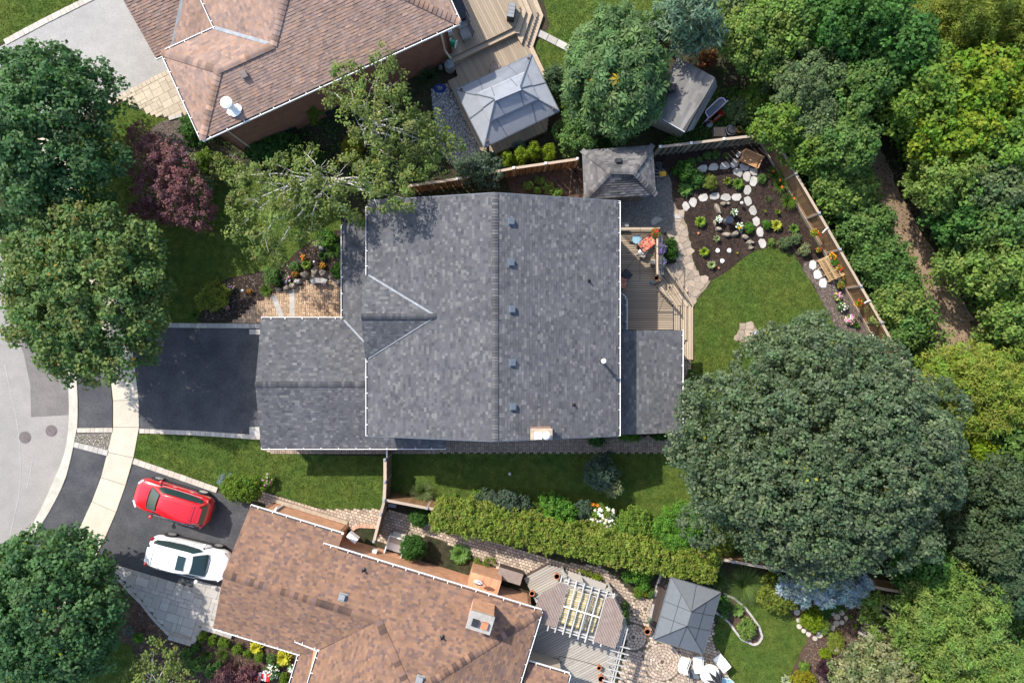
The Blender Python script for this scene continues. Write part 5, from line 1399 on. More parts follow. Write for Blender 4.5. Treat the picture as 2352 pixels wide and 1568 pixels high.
pts = [(math.cos(t) * (.38 - t * .0045 + .02 * math.sin(t * 5)), math.sin(t) * (.27 - t * .003), .03 + .05 * (t / 44)) for t in np.linspace(0, 44, 190)]
mb = MB(); mb.tube(pts, .016, 5); mb.build('coil', M['blue'], hc, loc=(0, 0, 0))
p = P(*Z([(95, 280)])[0], .3); p.z = 0
wc = thing('watering_can', 'grey watering can beside the rain barrel', 'watering can', p, rad(60))
mb = MB(); mb.lathe([(.12, 0), (.13, .05), (.12, .28), (.08, .3)], 14); mb.build('can', M['grey'], wc, loc=(0, 0, 0)); mb = MB(); mb.tube([(.1, 0, .08), (.34, 0, .34)], [.025, .02], 7); mb.build('spout', M['grey'], wc, loc=(0, 0, 0)); mb = MB(); mb.tube([(-.12, 0, .1), (-.22, 0, .25), (-.06, 0, .38), (.06, 0, .3)], .012, 5); mb.build('handle', M['grey'], wc, loc=(0, 0, 0))
p = P(*Z([(1105, 300)])[0], .8); p.z = .34
chair('brown folding chair tucked against the metal gazebo', p, rad(60), 'woodbrown', 'brownplastic', (.5, .45), name='folding_chair')

# ---- dark canvas gazebo
g2 = thing('gazebo', 'gazebo with dark grey canvas canopy on the cobbled patio', 'gazebo', (0, 0, 0))
zE, zR_ = 2.35, 3.35
cN, cE, cS, cW = P(1542, 1325.5, zE), P(1656.5, 1360, zE), P(1615.5, 1501.5, zE), P(1501.5, 1468.5, zE)
r0, r1 = P(1588, 1404, zR_), P(1578, 1437, zR_)
mb = MB()
for q in ((cN, cE, r0), (cE, cS, r1, r0), (cS, cW, r1), (cW, cN, r0, r1)): mb.slab(q, .015)
mb.build('canopy', M['graycloth'], g2)
for a, b_ in ((cN, r0), (cE, r0), (cS, r1), (cW, r1)): m2 = MB(); m2.beam(a + Vector((0, 0, .015)), b_ + Vector((0, 0, .015)), .03, .02); m2.build('hip_seam', M['dark'], g2)
def seam(a, b_): m2 = MB(); m2.beam(a + Vector((0, 0, .012)), b_ + Vector((0, 0, .012)), .02, .012); m2.build('seam', M['dark'], g2)
seam(lerp3(cN, cE, .5), r0); seam(lerp3(cS, cW, .5), r1)
for t in (.38, .62): seam(lerp3(cW, cN, t), lerp3(r1, r0, (t - .38) / .24)); seam(lerp3(cS, cE, t), lerp3(r1, r0, (t - .38) / .24))
for a, b_, ra, rb_ in ((cW, cN, r1, r0), (cS, cE, r1, r0)): seam(lerp3(a, ra, .5), lerp3(b_, rb_, .5))
for a, b_ in ((cN, cE), (cE, cS), (cS, cW), (cW, cN)): m2 = MB(); m2.beam(a - Vector((0, 0, .09)), b_ - Vector((0, 0, .09)), .012, .2); m2.build('valance', M['graycloth'], g2)
ce = (cN + cE + cS + cW) / 4
for q in (cN, cE, cS, cW): d = ce - q; d.z = 0; c = q + d.normalized() * .2; block('post', g2, 'black', (c.x, c.y, 1.15), (.07, .07, 2.3))
pf = thing('platform', 'dark brown wooden platform beneath the canvas gazebo', 'platform', P(1512, 1400, 0))
q = WZ([(1512, 1334), (1519, 1316), (1537, 1326), (1640, 1360), (1606, 1480), (1503, 1452), (1490, 1432)], .06); mb = MB(); mb.prism(q, -.05, .03); mb.build('platform_frame', M['woodbrown'], pf); planks(pf, q, .07, .2, rad(-106), 'woodbrown', gap=.008)
edging('grey stone strip beside the dark brown platform', 'paver', [([(1490, 1433), (1500, 1385), (1511, 1337), (1519, 1314)], .14, .5, dict(h=.1))], group=None)

# ---- pergola with striped awnings
pg = thing('pergola', 'white pergola with brown corrugated panels and striped awnings', 'pergola', P(1330, 1400, 0))
zp = 2.55
dv = (P(1292, 1455.6, zp) - P(1325, 1332, zp)).normalized(); du = Vector((-dv.y, dv.x, 0)); du = du if du.x > 0 else -du
tops = [(1291, 1321), (1308, 1326.5), (1325, 1332), (1343, 1338), (1361, 1344), (1378, 1349.5), (1395.4, 1355), (1412, 1361.5)]
bots = [(1257, 1447), (1274, 1451), (1292, 1455.6), (1308, 1462), (1327, 1466.5), (1343, 1474), (1362, 1477), (1379, 1483)]
for a, b_ in zip(tops, bots): m2 = MB(); m2.beam(P(*a, zp), P(*b_, zp), .05, .15); m2.build('rafter', M['pergola'], pg)
m2 = MB(); m2.beam(P(1245, 1372, zp - .02), P(1228, 1440, zp - .02), .05, .15); m2.build('rafter', M['pergola'], pg)
for (a, b_) in (((1297, 1329), (1416, 1366)), ((1295, 1336), (1414, 1373)), ((1262, 1431), (1388, 1470)), ((1260, 1437), (1386, 1476))):
    m2 = MB(); m2.beam(P(*a, zp - .16), P(*b_, zp - .16), .06, .18); m2.build('cross_beam', M['pergola'], pg)
m2 = MB(); m2.beam(P(1294, 1391, zp + .1), P(1378, 1417.5, zp + .1), .06, .06); m2.build('purlin', M['white'], pg)
m2 = MB(); m2.beam(P(1361, 1367, zp + .04), P(1336, 1447, zp + .04), .035, .05); m2.build('awning_rail', M['flash'], pg)
def corrugated(name, pts, z, pitch=.085):
    q = [P(x, y, z) for x, y in pts]; poly = [(v.x, v.y) for v in q]
    ang = math.atan2(dv.y, dv.x); ca, sa = math.cos(ang), math.sin(ang)
    loc = [(x * ca + y * sa, -x * sa + y * ca) for x, y in poly]; ys = [v[1] for v in loc]; mb = MB(); y = min(ys); k = 0
    def span(yy):
        xs = []
        for i in range(len(loc)):
            (xa, ya), (xb, yb_) = loc[i - 1], loc[i]
            if (ya > yy) != (yb_ > yy): xs.append(xa + (xb - xa) * (yy - ya) / (yb_ - ya))
        return (min(xs), max(xs)) if len(xs) > 1 else None
    while y < max(ys) - .01:
        s0, s1 = span(y + .002), span(min(y + pitch / 2, max(ys) - .002))
        if s0 and s1:
            h0, h1 = (0, .035) if k % 2 == 0 else (.035, 0); y1 = y + pitch / 2
            vs = []
            for (xx, yy, hh) in ((s0[0], y, h0), (s0[1], y, h0), (s1[1], y1, h1), (s1[0], y1, h1)): vs.append((xx * ca - yy * sa, xx * sa + yy * ca, z + hh))
            mb.add(vs + [(a_, b__, c_ - .012) for a_, b__, c_ in vs], [(0, 1, 2, 3), (7, 6, 5, 4)])
        y += pitch / 2; k += 1
    o = mb.build(name, M['brownplastic'], pg)
    s = MB()
    for i in range(1, 12):
        t = i / 12; a = lerp3((q[0] + q[-1]) / 2 if len(q) == 4 else (q[0] + q[1]) / 2, (q[1] + q[2]) / 2 if len(q) == 4 else (q[2] + q[3]) / 2, t); s.ball(a + Vector((0, 0, .05)), .022, .6, 6, 3)
    s.build('fixing_screws', M['terracotta'], o, kind='stuff')
corrugated('corrugated_panel', [(1239, 1366), (1286, 1337), (1305, 1342), (1279, 1441), (1243, 1431), (1228.5, 1397)], zp + .08)
corrugated('corrugated_panel', [(1392, 1371), (1412, 1374), (1433, 1418), (1414, 1489), (1363, 1472)], zp + .08)
STR = [(.52, .40, .12), (.50, .47, .40), (.25, .23, .19), (.55, .50, .42), (.56, .43, .14)]
for k in range(5):
    t0, t1 = k / 5 + .02, (k + 1) / 5 - .03
    a0, a1 = lerp3(P(1306, 1352, zp), P(1390, 1377, zp), t0), lerp3(P(1306, 1352, zp), P(1390, 1377, zp), t1)
    b0, b1 = lerp3(P(1283, 1430, zp), P(1364, 1456, zp), t0), lerp3(P(1283, 1430, zp), P(1364, 1456, zp), t1)
    mb = MB(); n = 30
    for i in range(n):
        u, v = i / n, (i + 1) / n; z0 = -.12 - .10 * math.sin(math.pi * 2 * (u * 1.5 % 1)) ** 2 * .6; z1 = -.12 - .10 * math.sin(math.pi * 2 * (v * 1.5 % 1)) ** 2 * .6
        c = [(.50, .46, .36), (.34, .26, .075), (.40, .37, .30), (.42, .32, .10)][i % 4]
        mb.add([lerp3(a0, b0, u) + Vector((0, 0, z0)), lerp3(a1, b1, u) + Vector((0, 0, z0 - .03)), lerp3(a1, b1, v) + Vector((0, 0, z1 - .03)), lerp3(a0, b0, v) + Vector((0, 0, z1))], [(0, 1, 2, 3)], c)
    mb.build('awning', M['stripe'], pg)
for (x, y) in ((1298, 1334), (1408, 1370), (1272, 1436), (1380, 1472), (1340, 1346), (1326, 1454)):
    a = P(x, y, zp); block('post', pg, 'pergola', (a.x, a.y, 1.35), (.1, .1, 2.2))
pd = thing('deck', 'silvery wooden deck beneath the white pergola', 'deck', P(1320, 1440, 0))
q = WZ([(1202, 1325), (1259, 1295), (1301, 1308), (1386, 1337), (1412, 1366), (1438, 1420), (1441, 1440), (1418, 1500), (1402, 1568), (1392, 1640), (1245, 1640), (1200, 1500), (1215, 1450), (1245, 1410)], .3)
mb = MB(); mb.prism(q, -.1, .25); mb.build('deck_frame', M['woodbrown'], pd); planks(pd, q, .3, .14, rad(28), 'woodsilver')
railing(pd, (1301, 1310), (1386, 1339), .3, 1.1, 'woodsilver', .13, 'woodsilver', top=.5)
railing(pd, (1388, 1340), (1405, 1362), .3, 1.1, 'woodsilver', .13, 'woodsilver', top=.3)
railing(pd, (1257, 1366) if False else (1230, 1370), (1286, 1339), .3, 1.1, 'pergola', .15, 'pergola', top=.08)
tr_ = thing('trellis', 'white slatted arbour rail along the edge of the pergola deck', 'trellis', P(1420, 1500, 0))
for dx in (0, 4.5): m2 = MB(); m2.beam(P(1437 + dx, 1437 + dx, 2.1), P(1403 + dx, 1568 + dx, 2.1), .05, .12); m2.build('rail', M['pergola'], tr_)
for k in range(7):
    t = .35 + k * .105; c = lerp3(P(1437, 1437, 2.2), P(1403, 1568, 2.2), t); m2 = MB(); m2.beam(c - du * .5 + Vector((0, 0, .02)), c + du * .55 + Vector((0, 0, .02)), .045, .1); m2.build('slat', M['pergola'], tr_)
for t in (.05, .5, .95): c = lerp3(P(1439, 1439, 2.1), P(1405, 1570, 2.1), t); block('post', tr_, 'pergola', (c.x, c.y, 1.05), (.09, .09, 2.1))
p = P(1171, 1322, .8); p.z = 0
ch_ = thing('storage_chest', 'dark brown storage chest against the orange brick wall', 'chest', p, rad(-17)); mb = MB(); mb.obox((0, 0, .4), 0, 1.35, .6, .8); mb.build('chest', M['woodbrown'], ch_, loc=(0, 0, 0)); mb = MB(); mb.obox((0, .0, .83), 0, 1.42, .66, .06); mb.build('lid', M['brownplastic'], ch_, loc=(0, 0, 0))
# pots on that deck
for x, y, r, l in ((1279, 1323, .17, 'clay pot on the deck rail corner above the striped awnings'), (1222, 1362, .15, 'small clay pot beside the orange brick wall'), (1381, 1558, .20, 'clay pot at the bottom edge beside the arbour rail'), (1376, 1533, .13, 'small pale pot near the arbour rail'), (1489, 1454, .18, 'clay pot at the corner of the dark brown platform')):
    p = P(x, y, .6); p.z = .3 if x < 1450 else .04; pot(l, p, r, .32, 'terracotta')
p = P(1280, 1527, .7); p.z = .3
bk = thing('bucket', 'pale bucket beside the sunroom wall', 'bucket', p); mb = MB(); mb.lathe([(.12, 0), (.15, .3), (.16, .31), (.14, .31), (.13, .05)], 16); mb.build('bucket', M['white'], bk, loc=(0, 0, 0)); mb = MB(); mb.tube([(-.15, 0, .3), (-.1, .1, .38), (.1, .1, .38), (.15, 0, .3)], .006, 5); mb.build('handle', M['steelgrey'], bk, loc=(0, 0, 0))
p = P(1262, 1525, .6); p.z = .3
cn = thing('cabinet', 'low brown cabinet beside the sunroom roof', 'cabinet', p, rad(-17)); mb = MB(); mb.obox((0, 0, .3), 0, .6, .45, .6); mb.build('body', M['woodfence'], cn, loc=(0, 0, 0)); mb = MB(); mb.obox((0, 0, .61), 0, .66, .5, .03); mb.build('top', M['woodfence'], cn, loc=(0, 0, 0))
hz = thing('garden_hose', 'thin black hose snaking over the silvery deck', 'hose', P(1300, 1510, .3))
mb = MB(); mb.tube([P(x, y, .325) for x, y in catmull([(1264, 1512), (1275, 1510), (1286, 1515), (1290, 1522), (1284, 1520), (1284, 1508), (1296, 1508), (1330, 1516), (1360, 1524), (1392, 1535)])], .014, 5); mb.build('hose', M['black'], hz)

# ---- patio set at the bottom right
p = P(1630, 1547, .75); p.z = .03
tb = round_table('round white patio table at the bottom edge', p, .55, .74, 'white', 'white', 'patio_table')
um = thing('folded_umbrella', 'dark folded umbrella lying open-finned over the white table', 'umbrella', p + Vector((.45, -.35, 0)), 0)
for k, (dx, dy) in enumerate(((-.75, .12), (-.6, .62), (-.15, .72), (.1, .6))):
    m2 = MB(); e = Vector((dx, dy, .95)); s_ = Vector((0, -.05, 1.35)); n_ = Vector((-dy, dx, 0)).normalized() * .12; mid = (e + s_) / 2
    m2.add([s_, mid + n_ + Vector((0, 0, -.1)), e, mid - n_ + Vector((0, 0, -.1)), mid + Vector((0, 0, .06))], [(0, 1, 4), (1, 2, 4), (2, 3, 4), (3, 0, 4)]); m2.build('canopy_fold', M['dark'], um, loc=(0, 0, 0))
mb = MB(); mb.tube([(0, -.05, 0), (0, -.05, 1.45)], .025, 7); mb.build('pole', M['black'], um, loc=(0, 0, 0))
for x, y, a, fr_, se, l in ((1571.5, 1521, 70, 'white', 'white', 'white lounge chair left of the patio table set'), (1603, 1519, 90, 'white', 'white', 'white chair behind the black mesh chair'), (1654, 1516, 130, 'white', 'white', 'white folding chair on the lawn edge'), (1596, 1547, 0, 'black', 'mesh', 'black mesh chair at the white patio table'), (1662, 1566, 170, 'white', 'blueglass', 'chair with pale blue seat at the bottom edge')):
    p = P(x, y, .5); p.z = .035; chair(l, p, rad(a), fr_, se, (.56, .56))
gl = thing('planter_lantern', 'small green lamp post beside the dark platform', 'lamp', P(1491, 1422, 0)); mb = MB(); mb.tube([P(1491, 1422, 0), P(1491, 1422, .7)], .02, 6); mb.build('post', M['black'], gl); mb = MB(); q = P(1491, 1422, .8); mb.lathe([(.1, -.12), (.13, .08), (.05, .14)], 8, q); mb.build('lamp_head', mat('green_lamp', (.09, .13, .07), .5), gl)

# ---------------------------------------------------------------- fences
def fence(label, pts, h, m, post_sp=2.35, bw=.14, gap=.006, alt=False, cap='woodcap', caps='steelgrey', capw=.14, base=None, z0=0.0, group='garden fences'):
    t = thing('fence', label, 'fence', P(*pts[0], 0), group=group)
    q = [P(x, y, 0) for x, y in pts]; d_all = 0
    for i in range(len(q) - 1):
        a, b_ = q[i], q[i + 1]; d = b_ - a; L = d.length; an = math.atan2(d.y, d.x); nrm = Vector((-d.y, d.x, 0)).normalized()
        npost = max(1, round(L / post_sp))
        for k in range(npost + (1 if i == len(q) - 2 else 0)):
            p = a + d * (k / npost); block('post', t, 'woodcap', (p.x, p.y, h / 2 + .04), (.10, .10, h + .1), an)
            mb = MB(); mb.prism([(p.x + sx * .07, p.y + sy * .07) for sx, sy in ((-1, -1), (1, -1), (1, 1), (-1, 1))], h + .09, h + .15, inset=.03); mb.build('post_cap', M[caps], t)
        c = (a + b_) / 2
        for k in range(npost):
            c2 = a + d * ((k + .5) / npost)
            block('cap_board', t, cap, (c2.x, c2.y, h + .02), (L / npost - .11, capw, .035), an)
            for zz in (.25, h - .25): block('rail', t, m, (c2.x, c2.y, zz), (L / npost - .11, .04, .09), an)
        n = int(L / (bw + gap)); st = L / n
        for k in range(n):
            p = a + d * ((k + .5) / n)
            off = nrm * (.04 if (alt and k % 2) else -.035 if alt else .035)
            p = p + off; hh = h - random.uniform(0, .01)
            block('board', t, m, (p.x, p.y, hh / 2), (st - gap, .02, hh), an)
    if base:
        for i in range(len(q) - 1):
            a, b_ = q[i], q[i + 1]; d = b_ - a; k_ = max(1, round(d.length / 2.35))
            for k in range(k_):
                c = a + d * ((k + .5) / k_) + Vector((d.y, -d.x, 0)).normalized() * (.06 * base); block('kick_board', t, 'woodcap', (c.x, c.y, .12), (d.length / k_ - .01, .04, .26), math.atan2(d.y, d.x))
    return t
fence('brown board fence between the mulch garden and the trail', [(1747, 329), (1849, 503), (1986, 742), (2012, 790), (2085, 918), (2140, 1015)], 1.78, 'woodfence', base=1)
fence('grey shadowbox fence behind the garden bench', [(1500, 358), (1568, 350), (1640, 341), (1747, 329)], 1.8, 'woodfencegrey', bw=.13, gap=.03, alt=True, caps='white')
fence('brown board fence behind the vegetable plot', [(940, 444), (1055, 428), (1180, 404), (1320, 384)], 1.75, 'woodfence', bw=.13, gap=.035, alt=True, caps='white')
fence('short fence running from the grey garage roof towards the path', [(898, 1042), (898, 1090), (896, 1131)], 1.85, 'woodfence', capw=.17)
fence('fence leg beside the brick path and the orange wall', [(896, 1131), (888, 1162), (873, 1222)], 1.75, 'woodfence', capw=.15)
fence('long fence half buried in the clipped hedge', [(896, 1131), (990, 1149), (1100, 1168), (1300, 1202), (1500, 1238), (1660, 1266), (1850, 1300), (2045, 1336)], 1.78, 'woodfence', capw=.15)
gp = thing('gate', 'narrow wooden gate beneath the garage gutter', 'gate', P(899, 1025, 0))
for k in range(5): p = P(899, 1010 + k * 6.5, 0); block('board', gp, 'woodfence', (p.x, p.y, .85), (.03, .15, 1.6))
p = P(900.5, 1024, 0); block('gate_rail', gp, 'white', (p.x, p.y, 1.66), (.06, .85, .05)); block('gate_rail', gp, 'woodfence', (p.x + .04, p.y, .4), (.03, .8, .08))

# ---------------------------------------------------------------- bench, crate shelf
p = P(1722, 369, .45); p.z = .02
bn = thing('bench', 'oiled wooden slatted bench in the mulch garden corner', 'bench', p, rad(-23.5))
w_, d_ = 1.12, .56
for k in range(6): m2 = MB(); m2.obox((0, -.20 + k * .085, .42), 0, w_ - .1, .065, .03); m2.build('seat_slat', M['woodbench'], bn, loc=(0, 0, 0))
m2 = MB(); m2.beam((-w_ / 2, .34, .92), (w_ / 2, .34, .92), .05, .06); m2.build('back_rail', M['woodbench'], bn, loc=(0, 0, 0))
m2 = MB(); m2.beam((-w_ / 2, .26, .5), (w_ / 2, .26, .5), .03, .06); m2.build('back_rail', M['woodbench'], bn, loc=(0, 0, 0))
for k in range(11): x = -w_ / 2 + .06 + k * (w_ - .12) / 10; m2 = MB(); m2.beam((x, .265, .5), (x, .335, .9), .075, .016); m2.build('back_slat', M['woodbench'], bn, loc=(0, 0, 0))
for s_ in (-1, 1):
    m2 = MB(); m2.beam((s_ * w_ / 2, -.28, .63), (s_ * w_ / 2, .32, .65), .07, .04); m2.build('armrest', M['woodbench'], bn, loc=(0, 0, 0))
    for y in (-.25, .27): m2 = MB(); m2.beam((s_ * w_ / 2, y, 0), (s_ * w_ / 2, y + (.07 if y > 0 else 0), .63 if y < 0 else .95), .05, .06); m2.build('leg', M['woodbench'], bn, loc=(0, 0, 0))
Z = Zm(1764, 490, 4.571)
a, b_ = P(*Z([(540, 490)])[0], .5), P(*Z([(670, 715)])[0], .5); d = (b_ - a); an = math.atan2(d.y, d.x); c = (a + b_) / 2; c.z = .02
st = thing('plant_stand', 'tiered slatted wooden plant stand against the brown fence', 'plant stand', c, an)
L = d.length
for tier, (y0, z) in enumerate(((.02, .25), (.28, .5), (.54, .75))):
    for k in range(3): m2 = MB(); m2.obox((0, y0 + k * .075, z), 0, L, .055, .025); m2.build('shelf_slat', M['woodorange'], st, loc=(0, 0, 0))
for x in (-L / 2 + .04, -L / 6, L / 6, L / 2 - .04):
    m2 = MB(); m2.beam((x, -.02, .1), (x, .78, .86), .05, .06); m2.build('side_rail', M['woodorange'], st, loc=(0, 0, 0))
    for y, z in ((0, .25), (.72, .78)): m2 = MB(); m2.beam((x, y, 0), (x, y, z), .045, .045); m2.build('leg', M['woodorange'], st, loc=(0, 0, 0))
for k in range(14): x = -L / 2 + .08 + k * (L - .16) / 13; m2 = MB(); m2.beam((x, .0, .27), (x, .62, .74), .03, .02); m2.build('cross_slat', M['woodorange'], st, loc=(0, 0, 0))
# bird bath
p = P(1675, 505, .5); p.z = .0
bb = thing('bird_bath', 'dark round bird bath among white flower pots in the mulch', 'bird bath', p)
mb = MB(); mb.lathe([(.20, 0), (.2, .05), (.09, .1), (.08, .45), (.2, .5), (.235, .58), (.215, .59), (.17, .535), (.01, .525)], 20); mb.build('basin', M['dark'], bb, loc=(0, 0, 0))
mb = MB(); mb.lathe([(.01, .56), (.195, .562)], 20); mb.build('water', mat('dark_water', (.02, .028, .04), .05, 0, spec=.7), bb, loc=(0, 0, 0))
# fire urn on the stone circle
p = P(1738, 766, .3); p.z = .03
fu = thing('chiminea', 'small steel cylinder stove on the flagstone circle', 'stove', p); mb = MB(); mb.lathe([(.14, 0), (.17, .05), (.17, .36), (.13, .4), (.08, .4), (.08, .34)], 16); mb.build('body', M['steelgrey'], fu, loc=(0, 0, 0)); mb = MB(); mb.lathe([(.175, .15), (.18, .2), (.175, .25)], 16); mb.build('band', M['black'], fu, loc=(0, 0, 0))
# stone bench in the front patio
p = P(733, 648, .4); p.z = .03
sb = thing('stone_bench', 'curved grey stone bench on the brick front patio', 'bench', p)
n = 10; top = []; bot = []
for k in range(n + 1):
    t = rad(62 + 56 * k / n); top.append((math.cos(t) * 1.1, math.sin(t) * 1.1 - 1.0)); bot.append((math.cos(t) * .78, math.sin(t) * .78 - 1.0 + .0))
mb = MB(); mb.prism([(-x, y + .15) for x, y in top] + [(-x, y + .18) for x, y in bot[::-1]], .36, .46, bottom=True, inset=.02); mb.build('seat', M['palestone'], sb, loc=(0, 0, 0))
for s_ in (-1, 1): m2 = MB(); m2.obox((s_ * .26, -.02, .18), s_ * .25, .12, .26, .37); m2.build('leg', M['palestone'], sb, loc=(0, 0, 0))

# ---------------------------------------------------------------- stones
def rock(label, x, y, rx, ry, h, m='rock', ang=0, group=None, name='boulder', cat='boulder'):
    """D-unit radii; an uneven, flattened stone"""
    bm = bmesh.new(); bmesh.ops.create_icosphere(bm, subdivisions=2, radius=1)
    sd = random.random() * 100; k = H / 1568
    for v in bm.verts:
        d = 1 + .32 * mnoise.noise(v.co * 1.3 + Vector((sd, 0, 0))) + .12 * mnoise.noise(v.co * 3.2 + Vector((0, sd, 0)))
        v.co *= d; v.co.z = max(-.25, min(.62, v.co.z)); v.co = Vector((v.co.x * rx * k, v.co.y * ry * k, v.co.z * h / .62))
    me = bpy.data.meshes.new(name); bm.to_mesh(me); bm.free(); me.materials.append(M[m])
    p = P(x, y, h * .5); p.z = .01
    o = bpy.data.objects.new(name, me); C.objects.link(o); o.location = p; o.rotation_euler = (0, 0, rad(ang))
    return tag(o, label, cat, group)
def flag(label, pts, group, h=.07, m='palestone', name='stepping_stone', z=.0):
    q = WZ(pts, h); cx = sum(v[0] for v in q) / len(q); cy = sum(v[1] for v in q) / len(q)
    mb = MB(); mb.prism([(x - cx, y - cy) for x, y in q], -.05, h, inset=.018)
    o = link(name, mb.mesh(name, M[m]), None, (cx, cy, z)); return tag(o, label, 'stepping stone', group)
Z = Zm(1568, 326.7, 8)
FS = [([(980, 230), (1000, 190), (1060, 155), (1105, 160), (1060, 260), (1000, 290)], 'shaded flagstone at the left arm of the bench'),
 ([(265, 470), (350, 415), (435, 415), (458, 480), (420, 540), (345, 572), (285, 525)], 'bluish flagstone at the left end of the upper row, next to the fern'),
 ([(478, 460), (520, 395), (590, 382), (640, 400), (662, 460), (630, 510), (540, 522), (480, 510)], 'tan flagstone second from left in the upper row'),
 ([(683, 430), (720, 375), (800, 352), (850, 390), (875, 455), (830, 485), (770, 502), (700, 490)], 'broad flagstone left of the bench in the upper row'),
 ([(878, 410), (945, 300), (1010, 310), (1045, 370), (1010, 440), (940, 482), (890, 460)], 'flagstone touching the left bench leg'),
 ([(1048, 430), (1060, 390), (1235, 440), (1220, 500), (1150, 530), (1090, 510)], 'blue grey flagstone under the front of the bench'),
 ([(1240, 470), (1375, 480), (1372, 610), (1300, 615), (1240, 560)], 'flagstone under the right end of the bench with slat shadows'),
 ([(920, 540), (960, 480), (1060, 475), (1100, 530), (1100, 590), (1060, 648), (1000, 615), (950, 590)], 'flagstone just below the middle of the bench row'),
 ([(1108, 600), (1150, 545), (1220, 535), (1250, 590), (1245, 670), (1225, 720), (1180, 725), (1120, 680)], 'flagstone right of the big yellow green hosta'),
 ([(1240, 720), (1265, 635), (1310, 625), (1375, 650), (1375, 740), (1330, 810), (1280, 810), (1238, 780)], 'flagstone beside the daylily clump where the path turns down'),
 ([(1120, 900), (1150, 810), (1180, 785), (1235, 800), (1262, 850), (1260, 905), (1220, 965), (1150, 962)], 'flagstone at the fork of the garden path'),
 ([(1128, 1020), (1200, 990), (1240, 1010), (1268, 1060), (1275, 1125), (1215, 1172), (1180, 1165), (1145, 1110)], 'flagstone below the path fork beside the glass ball light'),
 ([(1215, 1250), (1250, 1180), (1310, 1158), (1350, 1220), (1370, 1290), (1330, 1348), (1260, 1330)], 'flagstone third below the path fork'),
 ([(1285, 1410), (1360, 1360), (1415, 1410), (1422, 1500), (1365, 1550), (1310, 1525)], 'flagstone level with the bird bath on the right hand path'),
 ([(500, 970), (560, 930), (660, 925), (680, 980), (670, 1030), (600, 1060), (510, 1045)], 'flagstone with blue shadow in the lower row'),
 ([(285, 1015), (330, 960), (440, 940), (470, 1020), (440, 1075), (370, 1093), (320, 1080)], 'flagstone third from the left end of the lower row'),
 ([(698, 1045), (710, 980), (770, 940), (850, 950), (888, 1010), (880, 1060), (810, 1085)], 'flagstone second from right in the lower row'),
 ([(900, 1000), (940, 950), (1065, 945), (1085, 1010), (1040, 1075), (960, 1078), (915, 1050)], 'flagstone at the right end of the lower row'),
 ([(112, 1105), (155, 1020), (220, 1018), (262, 1060), (262, 1120), (220, 1200), (165, 1180)], 'flagstone second from the left end of the lower row'),
 ([(-10, 1150), (30, 1090), (75, 1095), (115, 1140), (135, 1200), (70, 1272), (20, 1240)], 'flagstone at the left end of the lower row by the beige path'),
 ([(-160, 1340), (-110, 1320), (-70, 1330), (-20, 1390), (-60, 1405), (-130, 1400)], 'small flagstone on the edge of the beige path'),
 ([(95, 540), (130, 480), (180, 480), (200, 540), (150, 590)], 'flagstone half under the fern in the upper row')]
for pts, l in FS: flag(l, Z(pts), 'flagstones of the garden path')
Z = Zm(1568, 457.3, 8)
for pts, l in (([(1355, 590), (1380, 530), (1430, 503), (1475, 540), (1490, 620), (1470, 690), (1400, 690), (1365, 640)], 'flagstone between two ferny shrubs on the right hand path'), ([(1393, 770), (1430, 728), (1500, 735), (1540, 800), (1535, 860), (1490, 905), (1440, 895), (1410, 830)], 'whitest flagstone where the garden path meets the lawn')): flag(l, Z(pts), 'flagstones of the garden path')
Z = Zm(1764, 490, 4.571)
for pts, l in (([(435, 540), (445, 500), (480, 488), (505, 510), (510, 570), (475, 595), (440, 575)], 'white flagstone nearest the lawn tip by the plant stand'), ([(480, 630), (495, 600), (530, 590), (550, 610), (575, 665), (530, 690), (490, 685)], 'white flagstone in the middle of the three by the plant stand'), ([(538, 735), (550, 690), (600, 680), (620, 720), (612, 780), (565, 780), (542, 760)], 'white flagstone furthest down of the three by the plant stand')): flag(l, Z(pts), 'white flagstones by the plant stand', m='whitestone')
Z = Zm(1568, 457.3, 8)
for (x, y, rx, ry, h, a, l) in ((645, 180, 5.5, 14, .3, -25, 'long upright tan boulder left of the bird bath'), (750, 85, 7, 5, .22, 10, 'tan boulder above the bird bath'), (838, 82, 5, 3.5, .16, 10, 'small tan stone at the top right of the stone ring'), (655, 548, 7, 4.5, .25, 15, 'rounded stone below the left white flowers'), (810, 650, 10, 5.5, .28, 8, 'wide brown stone below the bird bath'), (970, 635, 9, 6, .28, -20, 'pale topped stone beside the brown one below the bird bath'), (1145, 690, 9.5, 6, .28, 35, 'oval tan stone right of the bird bath stones'), (1240, 790, 8, 5.5, .25, 0, 'lumpy stone next to the right hand flagstones'), (1258, 895, 5.5, 4, .18, 0, 'small round stone nearest the lawn'), (1072, 600, 3, 5, .16, 0, 'thin grey stone under the right white flowers'), (592, 440, 3, 8, .16, -10, 'thin tan stone at the left of the white flowers'), (1240, 850, 3.5, 4, .14, 20, 'little stone linking two lumpy stones'), (290, 630, 3, 3, .12, 0, 'orange pebble in the left of the mulch'), (662, 1268, 2.6, 2.8, .12, 0, 'orange pebble at the bottom of the mulch')):
    X, Y = Z([(x, y)])[0]; rock(l, X, Y, rx, ry, h, 'terracotta' if 'orange' in l else 'rock', -a, 'garden stones')
Z = Zm(529.2, 529.2, 4.571)
